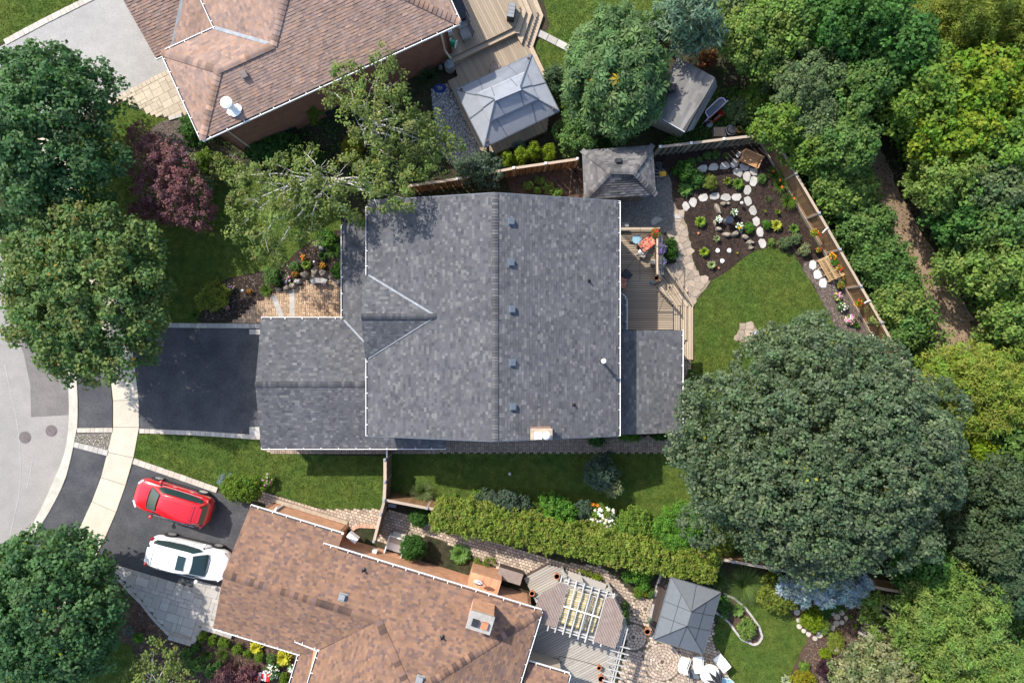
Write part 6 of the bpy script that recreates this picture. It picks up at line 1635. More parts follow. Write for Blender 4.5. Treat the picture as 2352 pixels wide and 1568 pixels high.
for (x, y, rx, ry, h, a, l) in ((498, 617, 8, 5, .25, 5, 'flat pale boulder at the left end of the patio wall'), (585, 603, 9, 7.5, .35, -20, 'pale wedge shaped boulder second from left of the patio wall'), (660, 578, 9, 7, .38, -20, 'pale boulder third from left of the patio wall'), (710, 535, 10, 7, .38, -15, 'grey boulder left of the stone bench'), (785, 468, 12, 9, .42, 15, 'tilted boulder above the left bench corner'), (890, 440, 10, 9, .42, 0, 'square boulder behind the stone bench'), (975, 448, 10, 8.5, .42, 5, 'boulder behind the right bench corner'), (1060, 475, 7, 8, .36, 0, 'shaded boulder right of the stone bench'), (1140, 540, 8, 9, .36, 20, 'boulder against the porch gutter'), (960, 175, 7, 9, .4, 10, 'grey boulder deep in the front bed'), (905, 155, 6, 4, .25, 20, 'small grey boulder beside the deep one in the front bed')):
    X, Y = Z([(x, y)])[0]; rock(l, X, Y, rx * .92, ry * .92, h, 'rock' if 'grey' not in l else 'paver', -a, 'boulders of the front patio')
edging('worn brick arc behind the stone bench', 'flag', [([(712, 640), (725, 634), (742, 633), (758, 636), (770, 645), (780, 657)], .28, .28, dict(h=.12))], group=None)
Z = Zm(1764, 1274, 4.571)
RS = [(307, 600, 33), (373, 558, 32), (437, 530, 32), (508, 522, 32), (323, 687, 24), (330, 752, 26), (376, 797, 23), (428, 830, 26), (543, 838, 34), (495, 876, 25), (678, 765, 30), (720, 570, 32), (682, 615, 24), (778, 605, 30), (727, 650, 33), (822, 660, 22), (720, 720, 33), (777, 708, 25), (880, 547, 22), (957, 540, 23), (1103, 535, 24), (1180, 545, 26)]
LB = ['largest round stone at the left of the ring round the lime shrub', 'round stone above left of the lime shrub', 'round stone directly above the lime shrub', 'shaded round stone at the top of the ring', 'small round stone left of the lime shrub, upper one', 'small round stone left of the lime shrub, lower one', 'round stone at the lower left of the lime shrub', 'round stone just below the lime shrub', 'big round stone below the pale green mound', 'lowest round stone of the ring', 'tan half hidden stone right of the pale green mound', 'topmost stone of the grey stone cluster', 'small left stone of the grey stone cluster', 'stone of the cluster under the small leafy sprout', 'largest stone in the middle of the grey cluster', 'small right hand stone of the grey cluster', 'lowest large stone of the grey cluster', 'tan stone at the lower right of the grey cluster', 'lone round stone left of two in the brown mulch', 'lone round stone right of two in the brown mulch', 'shaded round stone near the slatted bench', 'shaded round stone nearest the long fence']
for (x, y, r), l in zip(RS, LB):
    X, Y = Z([(x, y)])[0]; p = P(X, Y, .06); mb = MB(); R_ = r / 4.571 * H / 1568
    mb.lathe([(R_, -.05), (R_, .04), (R_ * .94, .06)], 18); o = link('stepping_stone', mb.mesh('stepping_stone', M['edging']), None, (p.x, p.y, .012)); tag(o, l, 'stepping stone', 'round stepping stones')
p = P(2010, 1445, .3)
sl = thing('slatted_seat', 'low slatted wooden seat in the shade of the olive tree', 'bench', P(2015, 1440, 0))
for k in range(8):
    a = P(1992 + k * 6.5, 1462 - k * 10.5, .4); block('slat', sl, 'woodsilver', (a.x, a.y, .38), (1.15, .14, .035), rad(-28))
for x, y in ((1985, 1450), (2030, 1470), (2020, 1392), (2062, 1410)): a = P(x, y, .2); block('leg', sl, 'woodsilver', (a.x, a.y, .19), (.09, .09, .34))
# kidney raised bed
kb = [(1640, 1395), (1658, 1362), (1685, 1372), (1711, 1394), (1727, 1415), (1743, 1438), (1750, 1462), (1741, 1476), (1730, 1479), (1702, 1466), (1689, 1449), (1673, 1427), (1655, 1412)]
sheet('island_bed', kb, .03, 'brownmulch')
edging('grey stone edging round the island bed beside the canvas gazebo', 'paver', [([(1640, 1402), (1655, 1413), (1673, 1427), (1689, 1449), (1702, 1466), (1730, 1479), (1742, 1475), (1750, 1461), (1743, 1438), (1727, 1415), (1711, 1394), (1685, 1372), (1660, 1362)], .12, .35, dict(h=.14))], group=None)

# ---------------------------------------------------------------- cars
def loft(stations, sub=2, mat_=None, name='body', parent=None):
    """stations: list of rings (equal point counts) from front to rear; open rings run from one sill to the other"""
    n = len(stations[0]); v = [q for r in stations for q in r]; f = []
    for i in range(len(stations) - 1):
        for k in range(n - 1): f.append((i * n + k, i * n + k + 1, (i + 1) * n + k + 1, (i + 1) * n + k))
    me = bpy.data.meshes.new(name); me.from_pydata(v, [], f); me.materials.append(mat_)
    bm = bmesh.new(); bm.from_mesh(me); bmesh.ops.recalc_face_normals(bm, faces=bm.faces); bm.to_mesh(me); bm.free()
    me.polygons.foreach_set('use_smooth', [True] * len(me.polygons))
    o = link(name, me, parent, (0, 0, 0)); m = o.modifiers.new('sub', 'SUBSURF'); m.levels = m.render_levels = sub
    return o
def car(label, p, rz, paint, L=4.55, Wd=1.82, sunroof=False, rails=False):
    t = thing('parked_car', label, 'car', p, rz, 'cars parked on the neighbour driveway'); k = L / 4.55; hw = Wd / 1.82
    S = [(2.29, .34, .36, .58), (2.25, .54, .33, .72), (2.14, .72, .30, .83), (1.96, .835, .27, .92), (1.6, .89, .26, 1.01), (1.15, .905, .25, 1.06), (.4, .91, .25, 1.08), (-.6, .91, .25, 1.10), (-1.5, .90, .27, 1.12), (-1.95, .86, .30, 1.12), (-2.14, .76, .34, 1.07), (-2.24, .60, .38, .92), (-2.28, .40, .42, .78)]
    rings = []
    for x, w_, zl, zt in S:
        w_ *= hw; x *= k; h = zt - zl
        half = [(w_ * .90, zl), (w_ * .985, zl + h * .22), (w_, zl + h * .5), (w_ * .985, zl + h * .78), (w_ * .90, zt - .015), (w_ * .55, zt + .03), (0, zt + .045)]
        rings.append([(x, y, z) for y, z in half] + [(x, -y, z) for y, z in half[-2::-1]])
    def cap(ring, dx): cx = ring[0][0] + dx; return [(cx, q[1] * .6, .35 + (q[2] - .35) * .7) for q in ring]
    loft([cap(rings[0], .03)] + rings + [cap(rings[-1], -.03)], 2, M[paint], 'body', t)
    base = [(1.18, .66), (.62, .80), (-.25, .83), (-1.1, .82), (-1.75, .78), (-2.13, .62)]
    top = [(.40, .50), (.12, .575), (-.35, .60), (-1.1, .59), (-1.6, .56), (-1.86, .48)]
    zb_ = [1.07, 1.08, 1.09, 1.11, 1.12, 1.11]; zt_ = [1.555, 1.61, 1.645, 1.635, 1.605, 1.57]
    rg = []
    for (xb, yb_), (xt, yt_), z0, z1 in zip(base, top, zb_, zt_):
        rg.append([(xb * k, yb_ * hw, z0 - .03), ((xb * .45 + xt * .55) * k, (yb_ * .42 + yt_ * .58) * hw + .015, z0 + (z1 - z0) * .55), (xt * k, yt_ * hw, z1), (xt * k, yt_ * hw * .5, z1 + .03), (xt * k, 0, z1 + .038)])
        rg[-1] += [(x, -y, z) for x, y, z in rg[-1][-2::-1]]
    v = [q for r in rg for q in r]; n = len(rg[0]); f = []
    for i in range(len(rg) - 1):
        for j in range(n - 1): f.append((i * n + j, i * n + j + 1, (i + 1) * n + j + 1, (i + 1) * n + j))
    f.append(tuple(range(n))); f.append(tuple((len(rg) - 1) * n + j for j in range(n - 1, -1, -1)))
    me = bpy.data.meshes.new('cabin'); me.from_pydata(v, [], f); me.materials.append(M[paint])
    bm = bmesh.new(); bm.from_mesh(me); bmesh.ops.recalc_face_normals(bm, faces=bm.faces); bm.to_mesh(me); bm.free(); me.polygons.foreach_set('use_smooth', [True] * len(me.polygons))
    o = link('cabin', me, t, (0, 0, 0)); m = o.modifiers.new('edge', 'BEVEL'); m.width = .03; m.segments = 2; m.limit_method = 'ANGLE'; m.angle_limit = rad(30)
    def panel(name, q, m_, off=.014, ins=.06, parent=None, seg=None):
        q = [Vector(a) for a in q]; c = sum(q, Vector()) / len(q); nn = (q[1] - q[0]).cross(q[2] - q[0]).normalized()
        if nn.dot(c - Vector((0, 0, .7))) < 0: nn = -nn; 
        q = [a + (c - a) * ins + nn * off for a in q]
        if (q[1] - q[0]).cross(q[2] - q[0]).dot(nn) < 0: q = q[::-1]
        mb = MB(); mb.add(q, [tuple(range(len(q)))]); 
        mb.add([a - nn * .02 for a in q] + q, [(i, (i + 1) % len(q), len(q) + (i + 1) % len(q), len(q) + i) for i in range(len(q))])
        return mb.build(name, M[m_], parent or t, loc=(0, 0, 0))
    # windscreen and rear window follow the cabin's end rings
    def curvepane(name, ringb, ringt, off):
        mb = MB(); nx = 8
        rows = []
        for s_ in (.06, .5, .94):
            row = []
            for i in range(nx + 1):
                u = (i / nx * 2 - 1); x = ringb[0] + (ringt[0] - ringb[0]) * s_; y = (ringb[1] + (ringt[1] - ringb[1]) * s_) * u * .93; z = ringb[2] + (ringt[2] - ringb[2]) * s_
                row.append((x + off[0] + off[2] * (1 - u * u), y, z + off[1]))
            rows.append(row)
        v = [q for r in rows for q in r]; mb.add(v, [(r * (nx + 1) + i, r * (nx + 1) + i + 1, (r + 1) * (nx + 1) + i + 1, (r + 1) * (nx + 1) + i) for r in range(2) for i in range(nx)])
        mb.build(name, M['glass'], t, True, loc=(0, 0, 0))
    curvepane('windscreen', (1.20 * k, .68 * hw, 1.07), (.43 * k, .52 * hw, 1.56), (.03, .035, .05))
    curvepane('rear_window', (-2.15 * k, .62 * hw, 1.12), (-1.89 * k, .50 * hw, 1.54), (-.02, .02, -.03))
    for s_ in (1, -1):
        lo_ = []; hi_ = []
        for i, (fl_, fh_) in enumerate(((.16, .78), (.10, .84), (.08, .86), (.08, .84), (.14, .74), (.34, .5))):
            A_ = rg[i]; q0, q1, q2 = (A_[0], A_[1], A_[2]) if s_ > 0 else (A_[n - 1], A_[n - 2], A_[n - 3])
            def at(f_): return lerp3(Vector(q0), Vector(q1), f_ / .55) if f_ < .55 else lerp3(Vector(q1), Vector(q2), (f_ - .55) / .45)
            off = Vector((0, s_ * .022, .012)); lo_.append(at(fl_) + off); hi_.append((at(.55) + off, at(fh_) + off))
        lo_[0] = lerp3(lo_[0], lo_[1], .35); hi_[0] = tuple(lerp3(q, w2, .35) for q, w2 in zip(hi_[0], hi_[1]))
        hi_[5] = tuple(lerp3(q, w2, .55) for q, w2 in zip(hi_[5], hi_[4])); lo_[5] = lerp3(lo_[5], lo_[4], .55)
        mb = MB(); v = [q for k2 in range(6) for q in (lo_[k2], hi_[k2][0], hi_[k2][1])]
        mb.add(v, [(i * 3 + j, i * 3 + 3 + j, i * 3 + 4 + j, i * 3 + 1 + j) for i in range(5) for j in range(2)]); mb.build('side_window', M['glass'], t, loc=(0, 0, 0))
        # wheels
        for x in (1.32, -1.36):
            mb = MB(); mb.lathe([(.20, -.10), (.325, -.11), (.345, -.06), (.345, .07), (.32, .11), (.22, .115)], 22); o = mb.build('wheel', M['tyre'], t, True, loc=(x * k, s_ * .835 * hw, .345)); o.rotation_euler = (rad(-90) * s_, 0, 0)
            r_ = MB(); r_.lathe([(.225, .08), (.235, .118), (.20, .112), (.19, .085), (.02, .085)], 22); ri = r_.build('rim', M['tyre'], o, loc=(0, 0, 0))
            r_ = MB()
            for q in range(10): a = q * math.pi / 5; r_.beam((math.cos(a) * .03, math.sin(a) * .03, .112), (math.cos(a + .12) * .215, math.sin(a + .12) * .215, .108), .05 if q % 2 == 0 else .03, .02)
            r_.lathe([(.215, .10), (.235, .121), (.215, .122)], 22); r_.lathe([(.05, .11), (.05, .125), (.02, .13)], 12); r_.build('spokes', M['alloy'], o, loc=(0, 0, 0))
            a_ = MB(); a_.tube([(x * k + math.cos(q) * .375, s_ * .885 * hw, .345 + math.sin(q) * .375) for q in np.linspace(.1, math.pi - .1, 10)], .035, 6); a_.build('wheel_arch', M['dark'], t, loc=(0, 0, 0))
        mb = MB(); mb.ball((.82 * k, s_ * 1.02 * hw, 1.10), .12, .75, 9, 6); o = mb.build('door_mirror', M[paint], t, True, loc=(0, 0, 0))
        mb = MB(); mb.beam((.82 * k, s_ * .80 * hw, 1.06), (.82 * k, s_ * .98 * hw, 1.08), .08, .05); mb.build('mirror_arm', M['dark'], t, loc=(0, 0, 0))
        for x in (.05, -.95): mb = MB(); mb.beam((x * k - .1, s_ * .925 * hw, .93), (x * k + .1, s_ * .925 * hw, .93), .03, .03); mb.build('door_handle', M['alloy' if paint == 'redpaint' else paint], t, loc=(0, 0, 0))
        mb = MB(); mb.beam((.7 * k, s_ * .86 * hw, 1.085), (-1.7 * k, s_ * .85 * hw, 1.115), .02, .025); mb.build('window_trim', M['alloy'], t, loc=(0, 0, 0))
        mb = MB(); mb.beam((2.16 * k, s_ * .50 * hw, .80), (1.88 * k, s_ * .80 * hw, .90), .10, .10); o = mb.build('headlight', M['lens'], t, loc=(0, 0, 0))
        mb = MB(); mb.beam((-2.13 * k, s_ * .66 * hw, 1.02), (-2.04 * k, s_ * .76 * hw, 1.42 if False else 1.16), .12, .2); mb.build('tail_light', M['redlens'], t, loc=(0, 0, 0))
        mb = MB(); mb.beam((1.0 * k, s_ * .90 * hw, .28), (-1.0 * k, s_ * .90 * hw, .28), .05, .14); mb.build('sill', M['dark'], t, loc=(0, 0, 0))
        if rails:
            mb = MB(); mb.tube([(.05 * k, s_ * .56 * hw, 1.64), (-.1 * k, s_ * .57 * hw, 1.69), (-1.35 * k, s_ * .56 * hw, 1.69), (-1.5 * k, s_ * .55 * hw, 1.63)], .018, 6); mb.build('roof_rail', M['redpaint' if paint == 'redpaint' else 'dark'], t, loc=(0, 0, 0))
    for y in ((-.36, -.18, 0, .18, .36) if rails else ()):
        mb = MB(); mb.beam((-.35 * k, y, 1.682), (-1.5 * k, y, 1.655), .05, .05); mb.build('roof_rib', M[paint], t, loc=(0, 0, 0))
    mb = MB(); mb.tube([(-1.62 * k, y * hw, 1.655 - .16 * abs(y) ** 3) for y in (-.5, -.3, 0, .3, .5)], .01, 5); mb.build('tailgate_seam', M['dark'], t, loc=(0, 0, 0))
    if sunroof:
        mb = MB(); mb.add([(.18 * k, -.40, 1.668), (.18 * k, .40, 1.668), (-.25 * k, .42, 1.692), (-.25 * k, -.42, 1.692)], [(0, 1, 2, 3)]); mb.build('sunroof', M['glass'], t, loc=(0, 0, 0))
        for y in (-.5, .5): mb = MB(); mb.beam((-1.45 * k, y, 1.60), (-1.75 * k, y * .93, 1.585), .05, .02); mb.build('spoiler_vent', M['dark'], t, loc=(0, 0, 0))
    mb = MB(); mb.add([(-1.86 * k, -.44 * hw, 1.60), (-1.86 * k, .44 * hw, 1.60), (-2.02 * k, .40 * hw, 1.565), (-2.02 * k, -.40 * hw, 1.565), (-1.86 * k, -.44 * hw, 1.57), (-1.86 * k, .44 * hw, 1.57), (-2.02 * k, .40 * hw, 1.55), (-2.02 * k, -.40 * hw, 1.55)], [(0, 1, 2, 3), (7, 6, 5, 4), (0, 3, 7, 4), (1, 5, 6, 2), (2, 6, 7, 3)]); mb.build('spoiler', M[paint], t, loc=(0, 0, 0))
    mb = MB(); mb.tube([(-2.22 * k, -.62 * hw, .52), (-2.32 * k, -.3 * hw, .52), (-2.32 * k, .3 * hw, .52), (-2.22 * k, .62 * hw, .52)], .08, 7); mb.build('rear_bumper', M['dark'], t, loc=(0, 0, 0))
    mb = MB(); mb.tube([(2.22 * k, -.45 * hw, .66), (2.285 * k, -.2 * hw, .68), (2.285 * k, .2 * hw, .68), (2.22 * k, .45 * hw, .66)], .05, 6); mb.build('grille', M['dark'], t, loc=(0, 0, 0))
    mb = MB(); mb.tube([(1.20 * k, -.62 * hw, 1.09), (1.29 * k, -.3 * hw, 1.095), (1.30 * k, .3 * hw, 1.095), (1.20 * k, .62 * hw, 1.09)], .022, 5); mb.build('wiper_cowl', M['black'], t, loc=(0, 0, 0))
    return t
p = P(397, 1153, .75); p.z = .014
car('red compact SUV parked on the dark driveway', p, rad(180 - 17.0), 'redpaint', 4.55, 1.85, rails=True)
p = P(433.5, 1281.5, .75); p.z = .014
car('white SUV with sunroof parked beside the red one', p, rad(-13.5), 'whitepaint', 4.72, 1.88, sunroof=True)

# ---------------------------------------------------------------- small street things
for (x, y, r, l) in ((57.5, 1004, 14, 'manhole cover further from the kerb'), (118, 989, 13.5, 'manhole cover nearer the kerb')):
    p = P(x, y, -.085); R_ = r * H / 1568; t = thing('manhole_cover', l, 'manhole cover', (p.x, p.y, -.092), 0, 'manhole covers in the road')
    mb = MB(); mb.lathe([(R_, 0), (R_, .012), (R_ * .88, .012), (R_ * .87, .006)], 24); mb.build('frame', M['iron'], t, loc=(0, 0, 0))
    mb = MB(); mb.lathe([(R_ * .85, 0), (R_ * .85, .012)], 24)
    for a in range(-4, 5):
        xx = a * R_ * .19; hh = math.sqrt(max(0, (R_ * .78) ** 2 - xx * xx)); mb.beam((xx, -hh, .016), (xx, hh, .016), .03, .012); mb.beam((-hh, xx, .017), (hh, xx, .017), .03, .012)
    mb.build('lid', M['iron'], t, loc=(0, 0, 0))
def ball_light(label, x, y, m='white', r=.09, h=.3):
    p = P(x, y, h); t = thing('garden_light', label, 'garden light', (p.x, p.y, 0), 0, 'garden lights'); mb = MB(); mb.tube([(0, 0, 0), (0, 0, h)], .012, 5); mb.build('stake', M['black'], t, loc=(0, 0, 0)); mb = MB(); mb.ball((0, 0, h), r, 1, 12, 8); mb.build('globe', M[m], t, True, loc=(0, 0, 0))
ball_light('glass ball light beside the right hand garden path', 1568 + 1087 / 8, 326.7 + 1115 / 8, 'lens', .1, .4)
ball_light('pale ball light in the front bed near the pink flowers', 557.5, 667, 'lens', .08); ball_light('pale ball light beside the spiky grass', 633, 651, 'lens', .08); ball_light('pale ball light above the patio boulders', 721.5, 601, 'lens', .07)
for x, y, l in ((1649, 575, 'left white plaque of three in the mulch'), (1675.5, 575, 'right white plaque of three in the mulch'), (1659.5, 599, 'lowest white plaque of three in the mulch')):
    p = P(x, y, .1); q = [(math.cos(a) * .12 * (1 + .15 * math.sin(a * 3 + x)), math.sin(a) * .13) for a in np.linspace(0, 2 * np.pi, 12)[:-1]]
    mb = MB(); mb.prism(q, -.02, .07, inset=.025); o = link('plaque', mb.mesh('plaque', M['white']), None, (p.x, p.y, .02)); tag(o, l, 'garden plaque', 'white plaques')
# shepherd hooks on the fence
for x0, y0, x1, y1, l in ((1889, 535, 1902, 523, 'white hook on the fence near the upper flowers'), (1985, 696, 2000, 690, 'white hook on the fence near the lower flowers')):
    t = thing('plant_hook', l, 'hook', P(x1, y1, 0), 0, (0) or None); mb = MB(); mb.tube([P(x1, y1, 1.85), P((x0 + x1) / 2, (y0 + y1) / 2 - 1, 1.95), P(x0, y0, 1.9)], .03, 6); mb.build('hook', M['white'], t)
# flag in the corner bed
p = P(602, 1553, .5); fg = thing('flag', 'red and white striped flag with red maple emblem in the corner bed', 'flag', (p.x, p.y, 0), rad(-8))
mb = MB(); nx, ny = 12, 6
def fz(u, v): return .5 + .05 * math.sin(u * 9) + .03 * math.sin(v * 5 + u * 4)
for i in range(nx):
    for j in range(ny):
        vs = [((u / nx - .5) * .92, (v / ny - .5) * .46, fz(u / nx, v / ny)) for u, v in ((i, j), (i + 1, j), (i + 1, j + 1), (i, j + 1))]
        cx, cy = (i + .5) / nx - .5, (j + .5) / ny - .5
        red = i < 3 or i >= 9 or (abs(cx) < .09 and abs(cy) < .3)
        mb.add(vs, [(0, 1, 2, 3)], (.55, .02, .02) if red else (.75, .74, .72))
mb.build('cloth', M['stripe'], fg, loc=(0, 0, 0)); mb = MB(); mb.tube([(-.48, .1, 0), (-.46, .24, .62)], .012, 5); mb.build('staff', M['woodcap'], fg, loc=(0, 0, 0))
sw = thing('garden_ornament', 'small blue and white ornament standing in the shaded lawn', 'ornament', P(1171, 1086, 0)); mb = MB(); mb.lathe([(.09, 0), (.10, .15), (.06, .3), (.08, .38), (.02, .46)], 10, P(1171, 1086, 0)); mb.build('figure', M['lens'], sw)
ws = thing('water_bench', 'small grey folding step stool beneath the fence corner', 'stool', P(901, 1160, 0), 0)
p = P(901, 1160, .3); block('top', ws, 'steelgrey', (p.x, p.y, .34), (.45, .2, .03), rad(-12))
for i in (-1, 1):
    for j in (-1, 1): block('leg', ws, 'steelgrey', (p.x + i * .2, p.y + j * .1, .17), (.03, .03, .34))
for k, (x, y) in enumerate(((918, 1228), (908, 1241))):
    p = P(x, y, .2); o = MB(); o.obox((0, 0, .1 + .1 * (1 - k)), rad(-17), .75, .34, .2 + .2 * (1 - k)); q = link('step', o.mesh('step', M['edging']), None, (p.x, p.y, 0)); tag(q, ('upper concrete step beside the clipped ball shrub', 'lower concrete step beside the clipped ball shrub')[k], 'step', 'concrete side steps')
# ================================================================ vegetation
KD = H / 1568.0
def unitv(a): return a / np.maximum(1e-9, np.linalg.norm(a, axis=-1, keepdims=True))
def fib_dirs(n, zmin=-.35, jit=.25):
    i = np.arange(n) + .5; z = 1 - (1 - zmin) * i / n; t = i * 2.399963 + rng.uniform(0, 6.28)
    r = np.sqrt(np.maximum(0, 1 - z * z)); d = np.c_[r * np.cos(t), r * np.sin(t), z]
    return unitv(d + rng.normal(0, jit / math.sqrt(n) * 1.6, d.shape))
def leaf_geo(pos, nrm, size, aspect=.74, fold=.12, tdir=None):
    n = len(pos); r = rng.normal(size=(n, 3)) if tdir is None else tdir
    t = unitv(r - nrm * (r * nrm).sum(1, keepdims=True)); b = np.cross(nrm, t); s = size[:, None]
    up = nrm * s * fold
    v = np.stack((pos - t * s * .5, pos + b * s * aspect * .5 + up, pos + t * s * .5, pos - b * s * aspect * .5 + up), 1)
    return v.reshape(-1, 3)
def palmate(pos, nrm, size, col, k=6):
    """leaflets fanned round the leaf stalk and drooping at the tips"""
    n = len(pos); r = rng.normal(size=(n, 3)); t = unitv(r - nrm * (r * nrm).sum(1, keepdims=True)); b = np.cross(nrm, t); vs = []
    for j in range(k):
        a = -2.2 + 4.4 * j / (k - 1); d = t * math.cos(a) + b * math.sin(a); e = np.cross(nrm, d); L = (size * (1 - .22 * abs(j - (k - 1) / 2) / (k / 2)))[:, None]
        m = pos + d * L * .62 - nrm * L * .08; tip = pos + d * L - nrm * L * .30
        vs.append(np.stack((pos + d * L * .08, m + e * L * .17, tip, m - e * L * .17), 1))
    v = np.stack(vs, 1).reshape(-1, 3); return v, np.repeat(col * rng.uniform(.9, 1.1, (n, 1)), k, 0)

PALS = {
 'deep': [(.044, .10, .036), (.056, .118, .04), (.07, .136, .048), (.038, .086, .034)],
 'maple2': [(.075, .13, .040), (.09, .145, .042), (.062, .118, .038), (.10, .148, .042), (.11, .14, .038)],
 'greymaple': [(.052, .080, .036), (.062, .092, .042), (.043, .069, .032), (.070, .10, .046)],
 'chestnut': [(.085, .145, .052), (.10, .165, .06), (.072, .128, .048)],
 'pine': [(.085, .135, .085), (.10, .15, .09), (.07, .115, .07)],
 'birch': [(.105, .145, .035), (.125, .165, .04), (.085, .122, .032), (.14, .165, .05)],
 'yellow': [(.098, .17, .012), (.115, .185, .014), (.08, .15, .014), (.125, .185, .014)],
 'yellowgreen': [(.082, .14, .02), (.10, .155, .022), (.065, .12, .02)],
 'light': [(.095, .15, .03), (.115, .168, .036), (.078, .13, .028)],
 'mid': [(.052, .102, .024), (.064, .118, .028), (.044, .088, .022), (.075, .125, .03)],
 'greygreen': [(.07, .105, .042), (.085, .12, .048), (.058, .09, .038)],
 'ivy': [(.034, .088, .018), (.045, .105, .02), (.027, .07, .016)],
 'olive': [(.10, .125, .018), (.118, .14, .02), (.08, .105, .018)],
 'locust': [(.12, .172, .022), (.138, .185, .026), (.10, .15, .02)],
 'lime': [(.145, .21, .008), (.165, .225, .01), (.12, .185, .01)],
 'dark': [(.035, .066, .03), (.045, .078, .035), (.03, .056, .027)],
 'cream': [(.22, .235, .11), (.27, .275, .15), (.115, .15, .06), (.165, .19, .07)],
 'varieg': [(.19, .22, .10), (.15, .19, .075), (.23, .245, .13), (.10, .145, .05)],
 'purple': [(.125, .056, .066), (.15, .068, .072), (.10, .045, .06), (.175, .088, .085)],
 'bluespruce': [(.22, .30, .33), (.28, .35, .36), (.17, .25, .29), (.33, .38, .36)],
 'bluegrey': [(.095, .135, .13), (.115, .155, .145)],
 'cedar': [(.080, .135, .012), (.10, .155, .014), (.068, .118, .012)],
 'hedge': [(.125, .168, .022), (.14, .185, .026), (.105, .148, .02), (.155, .185, .034)],
 'box': [(.030, .085, .012), (.040, .10, .014), (.024, .072, .010)],
 'bright': [(.065, .155, .018), (.085, .18, .02), (.05, .128, .016)],
 'gold': [(.22, .20, .012), (.25, .225, .014), (.18, .18, .012)],
 'lilac': [(.055, .085, .055), (.068, .10, .062), (.046, .073, .046)],
 'orangey': [(.30, .13, .02), (.22, .12, .02), (.35, .18, .03)],
}
for k_ in ('yellow', 'yellowgreen', 'light', 'mid', 'greygreen', 'ivy', 'olive', 'dark', 'locust'): PALS[k_] = [tuple(q * 1.22 for q in c) for c in PALS[k_]]
for k_ in PALS:
    if k_ not in ('cream', 'varieg', 'gold', 'orangey', 'bluespruce', 'lime'): PALS[k_] = [tuple(min(.24, q * 1.25) for q in c) for c in PALS[k_]]
def crown_mesh(name, lobes, pal, ls, rs, m, dens=1.0, style='leaf', upw=.5, huev=.16, extra=None, shell=(.42, 1.14), aspect=.76, cover=2.6):
    """lobes: (centre, radius); each lobe carries clumps, each clump its own leaves"""
    cs = []; od = []; rr = []
    for (c, R) in lobes:
        n = max(4, int(cover * (R / rs) ** 2)); d = unitv(rng.normal(size=(n, 3)) + np.array([0, 0, .35]))
        cs.append(np.array(c) + d * (R - rs * .6) * rng.uniform(.82, 1.06, (n, 1)) * np.array([1, 1, .85])); od.append(d); rr.append(np.full(n, rs) * rng.uniform(.75, 1.3, n))
    cs = np.vstack(cs); od = np.vstack(od); rr = np.concatenate(rr)
    nl = max(8, int(dens * 5.2 * (rs / ls) ** 2)); N = len(cs); ls = ls * 1.18
    d = unitv(rng.normal(size=(N, nl, 3)) + od[:, None, :] * .55 + np.array([0, 0, .45]))
    pos = (cs[:, None, :] + d * rr[:, None, None] * rng.uniform(*shell, (N, nl, 1))).reshape(-1, 3)
    nrm = unitv(d.reshape(-1, 3) * .55 + np.array([0, 0, upw]) + rng.normal(0, .36, (N * nl, 3)))
    P_ = np.array(pal); pick = rng.integers(0, len(P_), N)
    col = P_[pick] * rng.uniform(1 - huev, 1 + huev, (N, 1)) * (1 + rng.normal(0, .05, (N, 3)))
    col = np.repeat(col, nl, 0) * rng.uniform(.82, 1.2, (N * nl, 1))
    if extra:
        for ec, frac in extra:
            k = rng.random(N * nl) < frac; col[k] = np.array(ec) * rng.uniform(.8, 1.2, (k.sum(), 1))
    size = rng.uniform(.75, 1.25, N * nl) * ls
    keep = pos[:, 2] > .02; pos, nrm, col, size = pos[keep], nrm[keep], col[keep], size[keep]
    if style == 'palmate':
        v, col = palmate(pos, nrm, size, col)
    elif style == 'needle':
        dd = d.reshape(-1, 3)[keep] + rng.normal(0, .25, pos.shape)
        v = leaf_geo(pos, nrm, size, aspect * .35, 0, dd)
    else:
        v = leaf_geo(pos, nrm, size, aspect)
    return np_mesh(name, v, np.arange(len(v)).reshape(-1, 4), col, m)

def limbs(mb, base, top, r, ends, k=3):
    base = Vector(base); top = Vector(top)
    mb.tube([base, base.lerp(top, .5) + Vector((random.uniform(-.1, .1), random.uniform(-.1, .1), 0)), top], [r, r * .8, r * .6], 8)
    for e in ends:
        e = Vector(e); s = base.lerp(top, random.uniform(.55, 1.0)); mid = s.lerp(e, .5) + Vector((random.uniform(-.2, .2), random.uniform(-.2, .2), random.uniform(.0, .3)))
        mb.tube([s, mid, e], [r * .42, r * .28, r * .08], 6)

